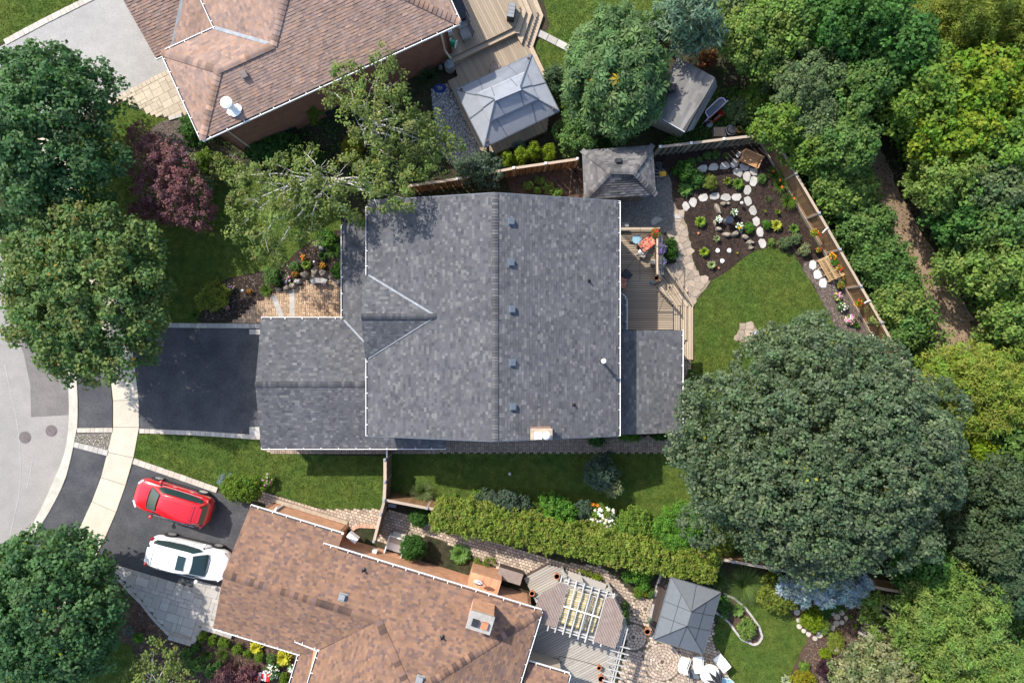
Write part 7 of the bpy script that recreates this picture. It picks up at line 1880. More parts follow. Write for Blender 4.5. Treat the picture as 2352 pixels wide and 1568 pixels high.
def tree(name, label, x, y, rx, ry, top, pal, zb=1.2, ls=.16, rs=.36, nl=None, rl=.40, m='leaf', style='leaf', dens=1.0, bark='bark', group=None, cat='tree', zmin=-.3, extra=None, flat=1.0, upw=.5, lobes=None, huev=.16, aspect=.76, cover=2.6, irr=.10, zw=None):
    """x, y, rx, ry on the survey grid at the crown's widest height"""
    zc = zb + (top - zb) * .42; zw = zw or zc + .15 * (top - zc)
    c = P(x, y, zw); k = (H - zw) / 1568; RX, RY, RZ = rx * k, ry * k, (top - zc)
    t = thing(name, label, cat, (c.x, c.y, 0), 0, group)
    Rm = (RX + RY) / 2
    if lobes is None:
        nl = nl or int(np.clip(9 + Rm * Rm * 1.0, 9, 46)); rl_ = rl * math.sqrt(20 / nl) * 1.05
        L = []
        for d in fib_dirs(nl, zmin):
            q = 1 + rng.normal(0, irr); R = Rm * rl_ * rng.uniform(.8, 1.2)
            L.append(((d[0] * max(.1, RX - R * .85) * q, d[1] * max(.1, RY - R * .85) * q, zc + d[2] * max(.1, RZ - R * .8)), R))
        L.append(((0, 0, zc), Rm * .62))
    else:
        L = []
        for lx, ly, lr, lz in lobes:
            q = P(lx, ly, lz); L.append(((q.x - c.x, q.y - c.y, lz), lr * k))
    me = crown_mesh('crown', L, PALS[pal] if isinstance(pal, str) else pal, ls, rs, M[m], dens, style, upw, huev, extra, aspect=aspect, cover=cover)
    link('crown', me, t, (0, 0, 0))
    mb = MB(); ends = [l[0] for l in L if l[0][2] > zc - .2]; random.shuffle(ends)
    limbs(mb, (0, 0, -.1), (0, 0, zc), max(.05, min(.26, Rm * .055)), ends[:10]); mb.build('trunk', M[bark], t, loc=(0, 0, 0), smooth=True)
    return t

# ---- the big street and yard trees
tree('maple_tree', 'dark green round maple above the street end, the upper one of two', 106, 316, 152, 218, 7.8, 'deep', zb=1.6, ls=.17, rs=.40, nl=64, irr=.12)
tree('maple_tree', 'lighter olive green maple overhanging the sidewalk and dark driveway', 200, 662, 196, 202, 7.6, 'maple2', zb=1.6, ls=.16, rs=.38, nl=60, irr=.12, extra=[((.26, .16, .03), .012)])
tree('maple_tree', 'dark green round tree at the lower left corner', 96, 1405, 198, 190, 6.6, 'deep', zb=1.2, ls=.17, rs=.40, nl=54, irr=.10, extra=[((.2, .22, .02), .006)])
tree('maple_tree', 'huge dull green maple covering the right of the back lawn', 1888, 1040, 312, 284, 10.5, 'greymaple', zb=1.5, ls=.135, rs=.28, nl=90, rl=.44, dens=.95, irr=.10, extra=[((.2, .19, .02), .004)], m='glossleaf', huev=.13)
tree('chestnut_tree', 'horse chestnut with fan shaped leaves between gazebo and pale shed', 1412, 172, 126, 138, 5.4, 'chestnut', zb=.7, ls=.34, rs=.42, nl=30, style='palmate', dens=.9, irr=.12, extra=[((.4, .24, .02), .006)], huev=.1)
tree('pine_tree', 'soft blue green pine behind the chestnut tree', 1576, 52, 82, 74, 6.5, 'pine', zb=1.0, ls=.30, rs=.30, style='needle', m='needle', dens=2.6, nl=26, irr=.2)
# purple maple
tree('japanese_maple', 'purple leaved maple on the shaded front lawn', 385, 405, 100, 110, 3.9, 'purple', ls=.10, rs=.24, lobes=[(322, 318, 34, 2.0), (352, 340, 36, 2.4), (330, 385, 44, 2.3), (372, 370, 40, 2.9), (412, 372, 38, 2.9), (400, 425, 46, 3.1), (352, 440, 46, 2.5), (330, 480, 36, 1.9), (440, 445, 44, 2.9), (452, 492, 42, 2.4), (405, 475, 42, 2.7), (478, 487, 22, 2.0), (448, 520, 18, 1.6), (360, 490, 30, 1.8)], cover=2.2)
# birches: white limbs show through thin foliage
def birch(label, x, y, lobes, top, twigs, bark='birchbark'):
    c = P(x, y, 0); t = thing('birch_tree', label, 'tree', (c.x, c.y, 0), 0, 'birch trees'); L = []
    for lx, ly, lr, lz in lobes:
        q = P(lx, ly, lz); L.append(((q.x - c.x, q.y - c.y, lz), lr * (H - lz) / 1568))
    me = crown_mesh('crown', L, PALS['birch'], .115, .30, M['leaf'], .8, cover=1.9, shell=(.3, 1.15), huev=.2, extra=[((.3, .24, .04), .01)]); link('crown', me, t, (0, 0, 0))
    mb = MB(); th = Vector((random.uniform(-.2, .2), random.uniform(-.2, .2), top * .55))
    mb.tube([(0, 0, -.1), th * .5, th, th * 1.5], [.15, .12, .09, .03], 8)
    for (l, R) in L:
        e = Vector(l) + Vector((0, 0, R * .15)); s = th * random.uniform(.5, 1.05); mid = s.lerp(e, .55) + Vector((random.uniform(-.3, .3), random.uniform(-.3, .3), .5)); mb.tube([s, s.lerp(mid, .5) + Vector((0, 0, .25)), mid, e], [.06, .05, .034, .010], 6)
        for q in range(twigs):
            a = mid.lerp(e, random.uniform(0, .9)); d = Vector((random.uniform(-1, 1), random.uniform(-1, 1), random.uniform(.1, .8))).normalized() * R * random.uniform(.7, 1.2); mb.tube([a, a + d * .5 + Vector((0, 0, .08)), a + d], [.015, .010, .004], 5)
    mb.build('trunk', M[bark], t, loc=(0, 0, 0), smooth=True)
birch('tall birch leaning over the red brick wall of the tan roofed house', 880, 330, [(880, 135, 34, 7.5), (898, 190, 42, 7.0), (918, 240, 46, 6.5), (800, 185, 44, 6.2), (770, 215, 36, 5.4), (845, 225, 46, 7.2), (820, 275, 44, 6.2), (880, 300, 48, 6.8), (940, 310, 50, 6.2), (985, 330, 48, 5.4), (1030, 345, 40, 4.6), (960, 370, 48, 5.4), (900, 365, 46, 5.6), (840, 340, 40, 5.2), (1000, 290, 36, 5.0)], 8, 3)
birch('wide birch with white limbs reaching over the grey porch roof', 790, 440, [(560, 470, 42, 4.8), (545, 530, 36, 4.0), (600, 560, 42, 4.4), (640, 510, 46, 5.4), (590, 420, 46, 5.0), (540, 405, 38, 4.2), (650, 440, 46, 5.8), (700, 400, 44, 6.0), (690, 480, 44, 5.6), (740, 450, 46, 6.2), (790, 400, 46, 6.4), (780, 480, 40, 5.8), (850, 410, 46, 6.6), (905, 420, 44, 6.8), (925, 455, 34, 6.6), (870, 455, 36, 6.6), (625, 590, 34, 3.8), (715, 540, 36, 4.6), (640, 380, 34, 4.6), (700, 350, 34, 4.6), (815, 510, 26, 4.6)], 8, 4)
birch('thin pale birch beside the lower left lawn', 372, 1560, [(355, 1490, 26, 3.4), (335, 1530, 30, 3.2), (385, 1520, 34, 3.6), (400, 1560, 40, 3.8), (345, 1572, 40, 3.2), (300, 1580, 40, 2.8), (430, 1590, 34, 3.4)], 4, 3)

# ---- the wood on the right
WOODS = [
 (1762, 78, 112, 100, 8.0, 'light', 'pale freckled tree next to the pine at the top', dict(ls=.13)),
 (1705, 20, 60, 60, 6.0, 'greygreen', 'grey green tree at the top edge behind the pine', {}),
 (1855, 195, 88, 84, 7.5, 'greygreen', 'grey green tree left of the dark gap in the wood', dict(ls=.12)),
 (1960, 45, 108, 92, 9.5, 'ivy', 'deep green ivy covered tree at the top edge', dict(ls=.18)),
 (2035, 130, 84, 78, 9.0, 'ivy', 'deep green tree right of the dark gap', dict(ls=.18)),
 (1990, 190, 66, 60, 8.0, 'mid', 'mid green tree below the dark gap', dict(ls=.16)),
 (2215, 48, 105, 92, 10.5, 'olive', 'feathery olive tree at the top right', dict(ls=.16, style='needle', dens=2.0)),
 (2325, 80, 96, 110, 10.5, 'olive', 'feathery olive tree in the top right corner', dict(ls=.16, style='needle', dens=2.0)),
 (2095, 225, 96, 88, 8.8, 'yellowgreen', 'yellow green tree in the upper middle of the wood', dict(ls=.17)),
 (2215, 215, 98, 92, 9.4, 'yellow', 'brightest yellow tree of the upper wood', dict(ls=.18)),
 (2315, 235, 86, 90, 9.2, 'yellow', 'yellow tree at the right edge above the trail wood', dict(ls=.18, extra=[((.4, .16, .02), .015)])),
 (2160, 320, 90, 80, 8.6, 'yellow', 'yellow tree just right of the trail top', dict(ls=.17)),
 (2265, 345, 84, 78, 8.6, 'yellowgreen', 'yellow green tree far right, level with the garden bench', dict(ls=.17)),
 (1790, 290, 62, 56, 5.6, 'yellowgreen', 'yellow leaved tree behind the fence corner', dict(ls=.14)),
 (1870, 275, 74, 66, 6.6, 'greygreen', 'dusty green tree above the fence corner tree', dict(ls=.12)),
 (1940, 255, 52, 56, 6.6, 'mid', 'small mid green tree between two larger ones left of the trail', dict(ls=.14)),
 (1862, 350, 56, 52, 5.4, 'yellowgreen', 'yellow green tree behind the fence by the daylilies', dict(ls=.14)),
 (1940, 345, 70, 68, 6.2, 'mid', 'bushy tree left of the trail top', dict(ls=.14)),
 (1932, 434, 72, 60, 5.8, 'light', 'light green tree behind the fence above the mulch garden corner', dict(ls=.14)),
 (1984, 514, 60, 56, 5.6, 'mid', 'mid green tree between fence and trail, level with bird bath', dict(ls=.14)),
 (2014, 596, 62, 58, 5.4, 'mid', 'mid green tree behind the fence by the plant stand', dict(ls=.14)),
 (2056, 634, 46, 48, 4.6, 'mid', 'tree overhanging the narrow bend of the trail', dict(ls=.14)),
 (2056, 690, 56, 54, 5.2, 'light', 'light green tree between fence and the wide part of the trail', dict(ls=.14)),
 (2076, 756, 40, 40, 4.2, 'mid', 'last tree between fence and trail before the big maple', dict(ls=.14)),
 (2156, 420, 74, 72, 7.8, 'light', 'light green tree right of the trail at its first bend', dict(ls=.15)),
 (2240, 440, 76, 72, 8.0, 'greygreen', 'grey green tree far right below the yellow trees', dict(ls=.15)),
 (2325, 420, 70, 76, 8.0, 'yellowgreen', 'tree at the right edge with bare twigs', dict(ls=.15)),
 (2184, 505, 54, 50, 6.0, 'ivy', 'dark green tree right of the trail, level with the deck', dict(ls=.16)),
 (2255, 530, 74, 66, 7.4, 'mid', 'mid green tree far right, level with the lawn tip', dict(ls=.15)),
 (2335, 540, 56, 64, 7.2, 'dark', 'dark tree at the right edge, level with the lawn tip', dict(ls=.15)),
 (2262, 612, 78, 72, 7.2, 'light', 'large light green tree right of the trail bend', dict(ls=.15)),
 (2325, 650, 70, 72, 7.4, 'yellowgreen', 'yellow green tree at the right edge beside the trail bend', dict(ls=.15)),
 (2318, 736, 66, 62, 6.6, 'light', 'light green tree right of the wide part of the trail', dict(ls=.15)),
 (2345, 790, 48, 56, 6.2, 'mid', 'tree at the right edge above the feathery locust', dict(ls=.15)),
 (2212, 868, 100, 70, 6.6, 'locust', 'feathery bright green locust right of the big maple', dict(ls=.19, style='needle', dens=2.4, rs=.3)),
 (2312, 890, 80, 86, 7.0, 'locust', 'feathery locust at the right edge', dict(ls=.19, style='needle', dens=2.4, rs=.3)),
 (2235, 950, 76, 54, 5.6, 'locust', 'lower feathery locust branch mass beside the big maple', dict(ls=.19, style='needle', dens=2.2, rs=.3)),
 (2240, 1035, 42, 50, 4.0, 'lime', 'lime yellow bush squeezed beside the big maple', dict(ls=.15)),
 (2318, 1010, 52, 60, 5.6, 'mid', 'mid green tree below the right edge locust', dict(ls=.15)),
 (2290, 1120, 84, 78, 7.6, 'greymaple', 'dark dull green tree right of the lime bush', dict(ls=.13)),
 (2340, 1220, 66, 80, 7.8, 'dark', 'dark tree at the right edge, lower part', dict(ls=.13)),
 (2255, 1235, 80, 74, 7.2, 'greymaple', 'dull green tree below the dark one right of the big maple', dict(ls=.13)),
 (2125, 1310, 66, 64, 4.6, 'ivy', 'deep green tree between the maple and the long fence end', dict(ls=.16)),
 (2310, 1340, 66, 66, 6.6, 'dark', 'dark tree at the right edge near the sandy clearing', dict(ls=.13)),
 (2165, 1425, 118, 112, 7.6, 'light', 'large light olive tree at the lower right', dict(ls=.16, style='needle', dens=1.8, aspect=1.1)),
 (2235, 1520, 96, 84, 6.8, 'light', 'light olive tree at the bottom edge, lower right', dict(ls=.16, style='needle', dens=1.8, aspect=1.1)),
 (2130, 1548, 66, 60, 5.4, 'yellowgreen', 'yellow green tree at the bottom edge beside the cream one', dict(ls=.15)),
 (2005, 1535, 92, 78, 5.4, 'cream', 'cream variegated tree at the bottom edge', dict(ls=.12, rs=.28)),
 (2360, 1560, 60, 60, 5.6, 'mid', 'tree in the lower right corner behind the sandy clearing', dict(ls=.15)),
]
for x, y, rx, ry, top, pal, lab, kw in WOODS:
    kw = dict(kw); top = 1.2 + top * (.50 if x < 1900 else .34 if x < 2105 and 400 < y < 780 else .66); tree('woodland_tree', lab, x, y, rx * 1.07, ry * 1.07, top, pal, zb=.5, group='trees of the wood beyond the fence', rs=kw.pop('rs', .32), irr=.2, zmin=-.25, **kw)
# ground cover of the wood
def cover(name, poly, n, pal, hz=(.05, .5), ls=(.12, .24), hole=None):
    q = rand_in(W(poly), n)
    if hole:
        tc_ = np.array(W(hole)); dmin = np.full(len(q), 9e9)
        for i in range(len(tc_) - 1):
            a, b_ = tc_[i], tc_[i + 1]; ab = b_ - a; u = np.clip(((q - a) @ ab) / (ab @ ab), 0, 1); dmin = np.minimum(dmin, np.linalg.norm(q - a - u[:, None] * ab, axis=1))
        q = q[dmin > 1.05]
    n = len(q); hmap = np.array([mnoise.noise((a * .5, b_ * .5, 3)) for a, b_ in q])
    pos = np.c_[q, rng.uniform(*hz, n) * (1 + hmap)]; nrm = unitv(np.array([0, 0, .8]) + rng.normal(0, .45, (n, 3)))
    P_ = np.array(pal); col = P_[rng.integers(0, len(P_), n)] * rng.uniform(.7, 1.3, (n, 1)) * (1 + .25 * hmap[:, None])
    v = leaf_geo(pos, nrm, rng.uniform(*ls, n), .7); o = link(name, np_mesh(name, v, np.arange(len(v)).reshape(-1, 4), col, M['leaf'])); o['kind'] = 'stuff'
cover('undergrowth', [(1640, -60), (2420, -60), (2420, 1640), (2060, 1640), (2075, 1380), (2160, 1050), (2020, 780), (1756, 322), (1700, 150)], 60000, PALS['mid'] + PALS['ivy'] + PALS['yellowgreen'], (.1, 1.6), (.14, .26), hole=trail_c)
cover('ground_cover', [(1560, 300), (1640, 210), (1690, 200), (1740, 300), (1640, 322), (1500, 338)], 2600, PALS['ivy'] + PALS['bright'], (.04, .3), (.07, .14))
cover('ground_cover', [(470, 330), (690, 225), (860, 160), (1040, 330), (1040, 420), (800, 470), (690, 430), (560, 385)], 4200, PALS['mid'] + PALS['dark'], (.03, .25), (.08, .16))

# ---------------------------------------------------------------- shrubs and garden plants
def shrub(label, x, y, rx, ry, h, pal, ls=.09, rs=.16, name='shrub', m='leaf', style='leaf', dens=1.0, group=None, zmin=-.1, nl=None, extra=None, irr=.10, upw=.5, cat='shrub', aspect=.76, rl=.46, zbase=0.0, cover=2.4):
    zw = h * .45 + zbase; c = P(x, y, zw); k = (H - zw) / 1568; RX, RY = rx * k, ry * k; Rm = (RX + RY) / 2
    t = thing(name, label, cat, (c.x, c.y, zbase), 0, group); nl = nl or int(np.clip(6 + 9 * Rm, 6, 26)); L = []
    rs = min(rs, Rm * .45); rl_ = rl * math.sqrt(12 / nl)
    for d in fib_dirs(nl, zmin):
        R = min(Rm, h) * rl_ * rng.uniform(.85, 1.2) if h < Rm * .7 else Rm * rl_ * rng.uniform(.85, 1.2); q = 1 + rng.normal(0, irr)
        L.append(((d[0] * max(.02, RX - R * .8) * q, d[1] * max(.02, RY - R * .8) * q, h * .4 + d[2] * max(.02, h * .6 - R * .7)), R))
    L.append(((0, 0, h * .4), min(Rm, h) * .55))
    link('foliage', crown_mesh('foliage', L, PALS[pal] if isinstance(pal, str) else pal, ls, rs, M[m], dens, style, upw, .12, extra, aspect=aspect, cover=cover), t, (0, 0, 0))
    mb = MB()
    for q in range(3): a = random.uniform(0, 6.28); mb.tube([(0, 0, 0), (math.cos(a) * Rm * .3, math.sin(a) * Rm * .3, h * .45)], [.025, .012], 5)
    mb.build('stems', M['bark'], t, loc=(0, 0, 0))
    return t

def leafblade(mb, base, ang, L, wd, lift, droop, cin, cout=None, tilt=0.0, segs=4):
    """an arching pointed leaf with its own edge colour"""
    ca, sa = math.cos(ang), math.sin(ang); rows = []
    for i in range(segs + 1):
        u = i / segs; r = L * u * (1 - .12 * u * droop); z = lift * math.sin(u * 1.75) - droop * L * .35 * u * u; w_ = wd * (math.sin(math.pi * min(.999, (u * .92 + .06)) ** .8)) if cout is not None or wd > .03 else wd * (1 - u * .9)
        row = []
        for s_ in ((-1, -.55, 0, .55, 1) if cout else (-1, 0, 1)):
            row.append((base[0] + ca * r - sa * s_ * w_ * .5, base[1] + sa * r + ca * s_ * w_ * .5, base[2] + z + abs(s_) * w_ * .18))
        rows.append(row)
    n = len(rows[0]); v = [q for r in rows for q in r]; f = random.uniform(.85, 1.18)
    for i in range(segs):
        for j in range(n - 1):
            c = cin if not cout or j in (1, 2) else cout
            mb.add([rows[i][j], rows[i][j + 1], rows[i + 1][j + 1], rows[i + 1][j]], [(0, 1, 2, 3)], tuple(q * f for q in c))
def hosta(label, x, y, r, cin, cout=None, n=30, group='hostas', name='hosta', wide=.42, h=.26):
    zw = .15; c = P(x, y, zw); R = r * KD; t = thing(name, label, 'plant', (c.x, c.y, .02), 0, group); mb = MB()
    for i in range(n):
        tier = i / n; a = i * 2.4 + random.uniform(-.2, .2); L = R * (1.02 - .5 * tier) * random.uniform(.85, 1.08)
        leafblade(mb, (math.cos(a) * R * .06, math.sin(a) * R * .06, .02 + .05 * tier), a, L, R * wide * random.uniform(.85, 1.15), h * (.5 + .7 * tier), .5 * (1 - tier), cin, cout)
    mb.build('leaves', M['glossleaf'], t, loc=(0, 0, 0), smooth=True)
    return t
def spiky(label, x, y, r, cols, n=90, h=.55, wd=.018, name='ornamental_grass', group=None, zbase=0.0, cat='grass clump', fl=None):
    c = P(x, y, h * .4 + zbase); R = r * KD; t = thing(name, label, cat, (c.x, c.y, zbase), 0, group); mb = MB()
    for i in range(n):
        a = random.uniform(0, 6.283); q = random.random() ** .6; L = R * (.45 + .65 * q)
        leafblade(mb, (math.cos(a) * R * .10 * random.random(), math.sin(a) * R * .10 * random.random(), 0), a, L, wd * random.uniform(.8, 1.4), h * (1.15 - .5 * q), .9 * q, random.choice(cols), None, segs=4)
    mb.build('leaves', M['blade'], t, loc=(0, 0, 0))
    if fl:
        mb = MB()
        for (fx, fy, fr) in fl:
            p = P(fx, fy, h + .05) - Vector((c.x, c.y, zbase))
            for k in range(6): leafblade(mb, (p.x, p.y, h), k * 1.05, fr * KD, fr * KD * .5, .05, .3, (.62, .17, .015), None, segs=2)
        mb.build('flowers', M['petal'], t, loc=(0, 0, 0))
    return t
def blossoms(label, x, y, r, h, leafpal, fcols, nf, fs, zbase=0.0, name='flowering_plant', group=None, spread=.9, potm=None, ls=.06, dens=1.0, lf=True, cat='flowers', petals=True):
    c = P(x, y, zbase + h * .8); R = r * KD; t = thing(name, label, cat, (c.x, c.y, zbase), 0, group); hb = 0
    if potm:
        mb = MB(); pr = R * .72; hb = .28; mb.lathe([(pr * .7, 0), (pr, hb), (pr * 1.08, hb), (pr * 1.08, hb + .02), (pr * .85, hb + .01)], 14); mb.build('pot', M[potm], t, loc=(0, 0, 0))
    if lf:
        L = [((d[0] * R * .55, d[1] * R * .55, hb + h * .45 + d[2] * h * .3), min(R, h) * .5) for d in fib_dirs(7, -.1)]
        link('foliage', crown_mesh('foliage', L, PALS[leafpal], ls, max(.06, R * .3), M['leaf'], dens, cover=2.2), t, (0, 0, 0))
    mb = MB()
    for i in range(nf):
        a = i * 2.4 + random.uniform(-.4, .4); q = math.sqrt((i + .5) / nf) * spread; fx, fy = math.cos(a) * R * q, math.sin(a) * R * q; fz = hb + h * (1.0 - .45 * q * q) + random.uniform(-.02, .03); col = random.choice(fcols); s_ = fs * random.uniform(.75, 1.25)
        mb.ball((fx, fy, fz), s_, .6, 6, 3, tuple(v * random.uniform(.85, 1.15) for v in col), .15)
        for k in range(3 if petals else 0):
            b_ = random.uniform(0, 6.28); mb.ball((fx + math.cos(b_) * s_ * .7, fy + math.sin(b_) * s_ * .7, fz - s_ * .15), s_ * .55, .7, 5, 3, tuple(v * random.uniform(.7, 1.2) for v in col), .2)
    mb.build('blossoms', M['petal'], t, loc=(0, 0, 0))
    return t
HG = (.055, .125, .02); HL = (.145, .215, .022); HY = (.30, .30, .03); HB = (.05, .11, .03); CRM = (.46, .47, .28)
PINK = [(.62, .28, .42), (.68, .4, .5), (.55, .2, .36)]; LAV = [(.5, .38, .62), (.62, .5, .68)]; WHT = [(.78, .78, .72), (.7, .72, .68)]; ORG = [(.66, .20, .015), (.72, .27, .02), (.6, .13, .01)]; RED = [(.6, .02, .02), (.55, .04, .03)]; YEL = [(.72, .5, .03), (.66, .44, .02)]; PUR = [(.25, .16, .5), (.34, .22, .58), (.2, .12, .42)]

# front bed of the grey roofed house
shrub('rounded olive shrub at the left end of the front bed', 490, 682, 40, 34, 1.0, 'olive', .085, .17)
spiky('green grass clump at the corner of the dark driveway', 446, 723, 21, [(.05, .12, .02), (.07, .15, .025)], 120, .5)
spiky('lime green grass clump beside the front brick patio', 612, 666, 20, [(.10, .19, .03), (.13, .22, .035), (.07, .15, .02)], 150, .5)
shrub('dark green shrub behind the lime grass clump', 627, 632, 22, 25, .9, 'mid', .08, .16)
blossoms('pink hydrangea between the lime grass and the boulders', 658, 640, 11, .4, 'yellowgreen', PINK + LAV, 8, .065)
shrub('small orange leaved shrub left of the grey boulder', 679, 630, 8, 7, .35, 'orangey', .05, .08)
hosta('lime hosta above the stone bench', 704, 608, 14, HL, None, 34)
blossoms('orange lilies above the lime hosta', 696, 590, 7, .5, 'mid', ORG, 8, .05)
shrub('low dark shrub left of the lime hosta', 678, 612, 13, 11, .4, 'mid', .07, .12)
blossoms('small orange flowers behind the square boulder', 740, 609, 8, .35, 'olive', ORG, 8, .045)
hosta('dark green hosta in the middle of the front bed', 742, 588, 13, HG, None, 30)
spiky('broad leaved daylily against the porch gutter', 768, 575, 24, [(.06, .13, .025), (.08, .16, .03)], 70, .6, .035)
shrub('round green bush against the porch gutter, lowest', 776, 622, 15, 19, .6, 'bright', .07, .13)
shrub('leafy green plant under the birch beside the porch', 752, 548, 24, 22, .7, 'bright', .10, .16)
blossoms('pink flowers beside the olive shrub, upper', 528, 660, 9, .5, 'mid', PINK + LAV, 9, .055)
blossoms('pink flowers on the dark mulch below the olive shrub', 521, 706, 6, .3, 'mid', PINK, 6, .05)
shrub('small bronze shrub right of the ball light', 574, 669, 7, 6, .3, 'orangey', .05, .08)
blossoms('white flower pot at the porch gutter corner', 786, 662, 5, .35, 'mid', WHT + ORG, 5, .05)
# by the tan roofed house
shrub('dark yew mound at the near corner of the tan roof', 455, 296, 42, 44, 1.6, 'box', .10, .2)
shrub('blue spruce bush beside the purple maple', 415, 366, 30, 26, 1.3, 'bluegrey', .12, .17, style='needle', m='needle', dens=2.4)
shrub('cream variegated dogwood right of the purple maple', 455, 402, 36, 52, 1.9, 'varieg', .085, .2)
shrub('slender golden cypress beside the dogwood', 478, 372, 15, 28, 2.0, 'cedar', .08, .14)
shrub('pale green shrub under the left end of the birch', 505, 385, 36, 32, 1.5, 'birch', .085, .18)
shrub('wide green bush along the red brick wall', 632, 338, 66, 38, 1.0, 'ivy', .09, .18)
shrub('second green bush along the red brick wall, under the birch', 705, 372, 44, 34, .9, 'ivy', .09, .18)
shrub('upright cedar against the red brick wall', 726, 258, 16, 26, 2.1, 'cedar', .08, .15)
shrub('golden cedar deep under the tall birch', 812, 345, 26, 32, 1.8, 'gold', .08, .16)
spiky('dark arching grass clump beside the rain barrel', 982, 175, 34, [(.045, .09, .03), (.06, .11, .035), (.035, .075, .028)], 160, .8, .022)
shrub('dark lilac bush between the fence and the grey roof', 1105, 393, 56, 46, 2.6, 'lilac', .10, .2)
for x, y, r, l in ((1163, 367, 17, 'lime cedar globe, leftmost of four below the metal gazebo'), (1196, 358, 19, 'lime cedar globe, second from left of four'), (1225, 346, 18, 'lime cedar globe, third from left of four'), (1260, 350, 18, 'lime cedar globe, rightmost of four')):
    shrub(l, x, y + 5, r, r * 1.15, 2.1, 'lime', .06, .12, group='cedar globes', nl=14)
shrub('loose green bush below the chestnut tree', 1330, 300, 56, 62, 3.0, 'mid', .11, .24, irr=.2)
shrub('small green bush right of the loose one, by the grey shed', 1398, 335, 22, 22, 1.0, 'ivy', .09, .16)
shrub('dark shrub at the right corner of the metal gazebo', 1272, 190, 24, 40, 1.6, 'dark', .09, .18)
shrub('yellowish shrub below the right corner of the metal gazebo', 1300, 232, 22, 22, .7, 'olive', .08, .15)
shrub('rusty brown bush behind the pale shed', 1622, 135, 26, 26, 1.1, [(.20, .085, .03), (.25, .11, .04), (.15, .065, .03)], .09, .17)
shrub('dark leafy bush right of the pale shed', 1700, 255, 40, 34, 1.0, 'greygreen', .09, .2)
shrub('bushy tree at the right of the lavender frame', 1740, 235, 44, 50, 1.5, 'yellowgreen', .11, .22)
shrub('sparse juniper behind the metal gazebo bank', 1190, 335, 18, 12, .5, 'bluegrey', .08, .13)
# vegetable plot
for i, (x, y, r, l) in enumerate(((1212, 428, 13, 'tomato plant at the left of the vegetable plot'), (1234, 438, 9, 'small seedling beside the white pot ring'), (1259, 432, 14, 'pale leafy vegetable in the middle of the plot'), (1280, 443, 12, 'yellowish vegetable at the right of the plot'), (1240, 415, 12, 'tall stalky vegetable behind the others'))):
    shrub(l, x, y, r, r * .9, .5, 'yellowgreen' if i % 2 else 'light', .09, .13, group='vegetables', name='vegetable_plant', cat='vegetable')
# deck plants
blossoms('upper purple flower basket on the planter ledge', 1519, 571, 13.5, .36, 'greygreen', PUR, 80, .034, 1.04, name='flower_basket', group='purple flower baskets', petals=False)
blossoms('lower purple flower basket on the planter ledge', 1519, 603, 14, .36, 'greygreen', PUR, 80, .034, 1.04, name='flower_basket', group='purple flower baskets', petals=False)
blossoms('red geraniums with lime leaves in the deck corner', 1505, 536, 12, .4, 'yellowgreen', RED, 16, .05, .95, potm='terracotta')
for x, y, r, l in ((1541, 560, 14, 'upper lobe of clipped dark green evergreen outside the planter ledge'), (1541, 583, 15, 'lower dark green evergreen outside the planter ledge')): shrub(l, x, y, r, r * 1.15, 1.0, 'box', .06, .12)
# the mulch garden
shrub('dark ferny bush beside the gravel yard', 1572, 394, 26, 27, 1.0, 'box', .08, .16)
shrub('green perennial bush behind the round yellow green one', 1600, 412, 22, 20, .7, 'ivy', .07, .14)
hosta('green hosta with bright tips at the edge of the gravel yard', 1574, 435, 21, (.08, .165, .03), None, 40)
shrub('round yellow green shrub between the two flagstone rows', 1628, 419, 18, 18, .7, 'olive', .06, .12, upw=.8)
hosta('small golden hosta left of the green hosta pair', 1670.5, 417, 12, (.17, .21, .02), (.08, .14, .02), 26)
hosta('large green hosta right of the golden one', 1695, 423, 16, (.09, .175, .02), None, 34)
for x, y, r, l in ((1624, 358, 9, 'wispy perennial behind the tan flagstone'), (1644, 354, 10, 'green perennial behind the broad flagstone'), (1587, 374, 12, 'green perennial behind the bluish flagstone'), (1606, 367, 7, 'smallest perennial of the upper row')): shrub(l, x, y, r, r, .4, 'mid', .06, .10)
spiky('pale spiky perennial nearest the bench', 1667, 358, 10, [(.13, .19, .04), (.09, .15, .03)], 50, .3)
DL = [(.10, .185, .025), (.13, .21, .03), (.075, .15, .02)]
spiky('daylily clump with one orange bloom behind the bench path', 1782, 400, 25, DL, 120, .6, .024, 'daylily', 'daylilies', cat='daylily', fl=[(1776, 393, 4)])
spiky('daylily clump with two orange blooms beside the fence', 1794, 424, 24, DL, 120, .6, .024, 'daylily', 'daylilies', cat='daylily', fl=[(1792, 413, 4), (1796, 429, 4)])
spiky('lowest daylily clump beside the fence with one orange bloom', 1812, 462, 24, DL, 120, .6, .024, 'daylily', 'daylilies', cat='daylily', fl=[(1824, 455, 4)])
spiky('small spiky plant right of the flagstone fork', 1763, 458, 11, [(.13, .17, .06), (.09, .14, .04)], 40, .3)
shrub('small greyish perennial touching the daylilies', 1749, 412, 10, 12, .4, 'mid', .06, .1)
hosta('tiny yellow hosta seedling right of the path', 1755.5, 485, 5, (.2, .26, .02), None, 8); hosta('small lime hosta in the open mulch', 1785.5, 487, 7, (.17, .25, .02), None, 18)
hosta('lime hosta beside the beige path, left of the bird bath', 1609, 510, 16, (.14, .22, .022), None, 42)
blossoms('white flowers in a dark pot above the bird bath', 1684, 489, 9, .3, 'mid', WHT, 16, .05, potm='black'); blossoms('white flowers in a dark pot left of the bird bath', 1649, 505, 8.5, .3, 'mid', WHT, 16, .05, potm='black'); blossoms('white and yellow flowers in a dark pot right of the bird bath', 1696, 521, 9.5, .3, 'mid', WHT + WHT + YEL, 18, .05, potm='black')
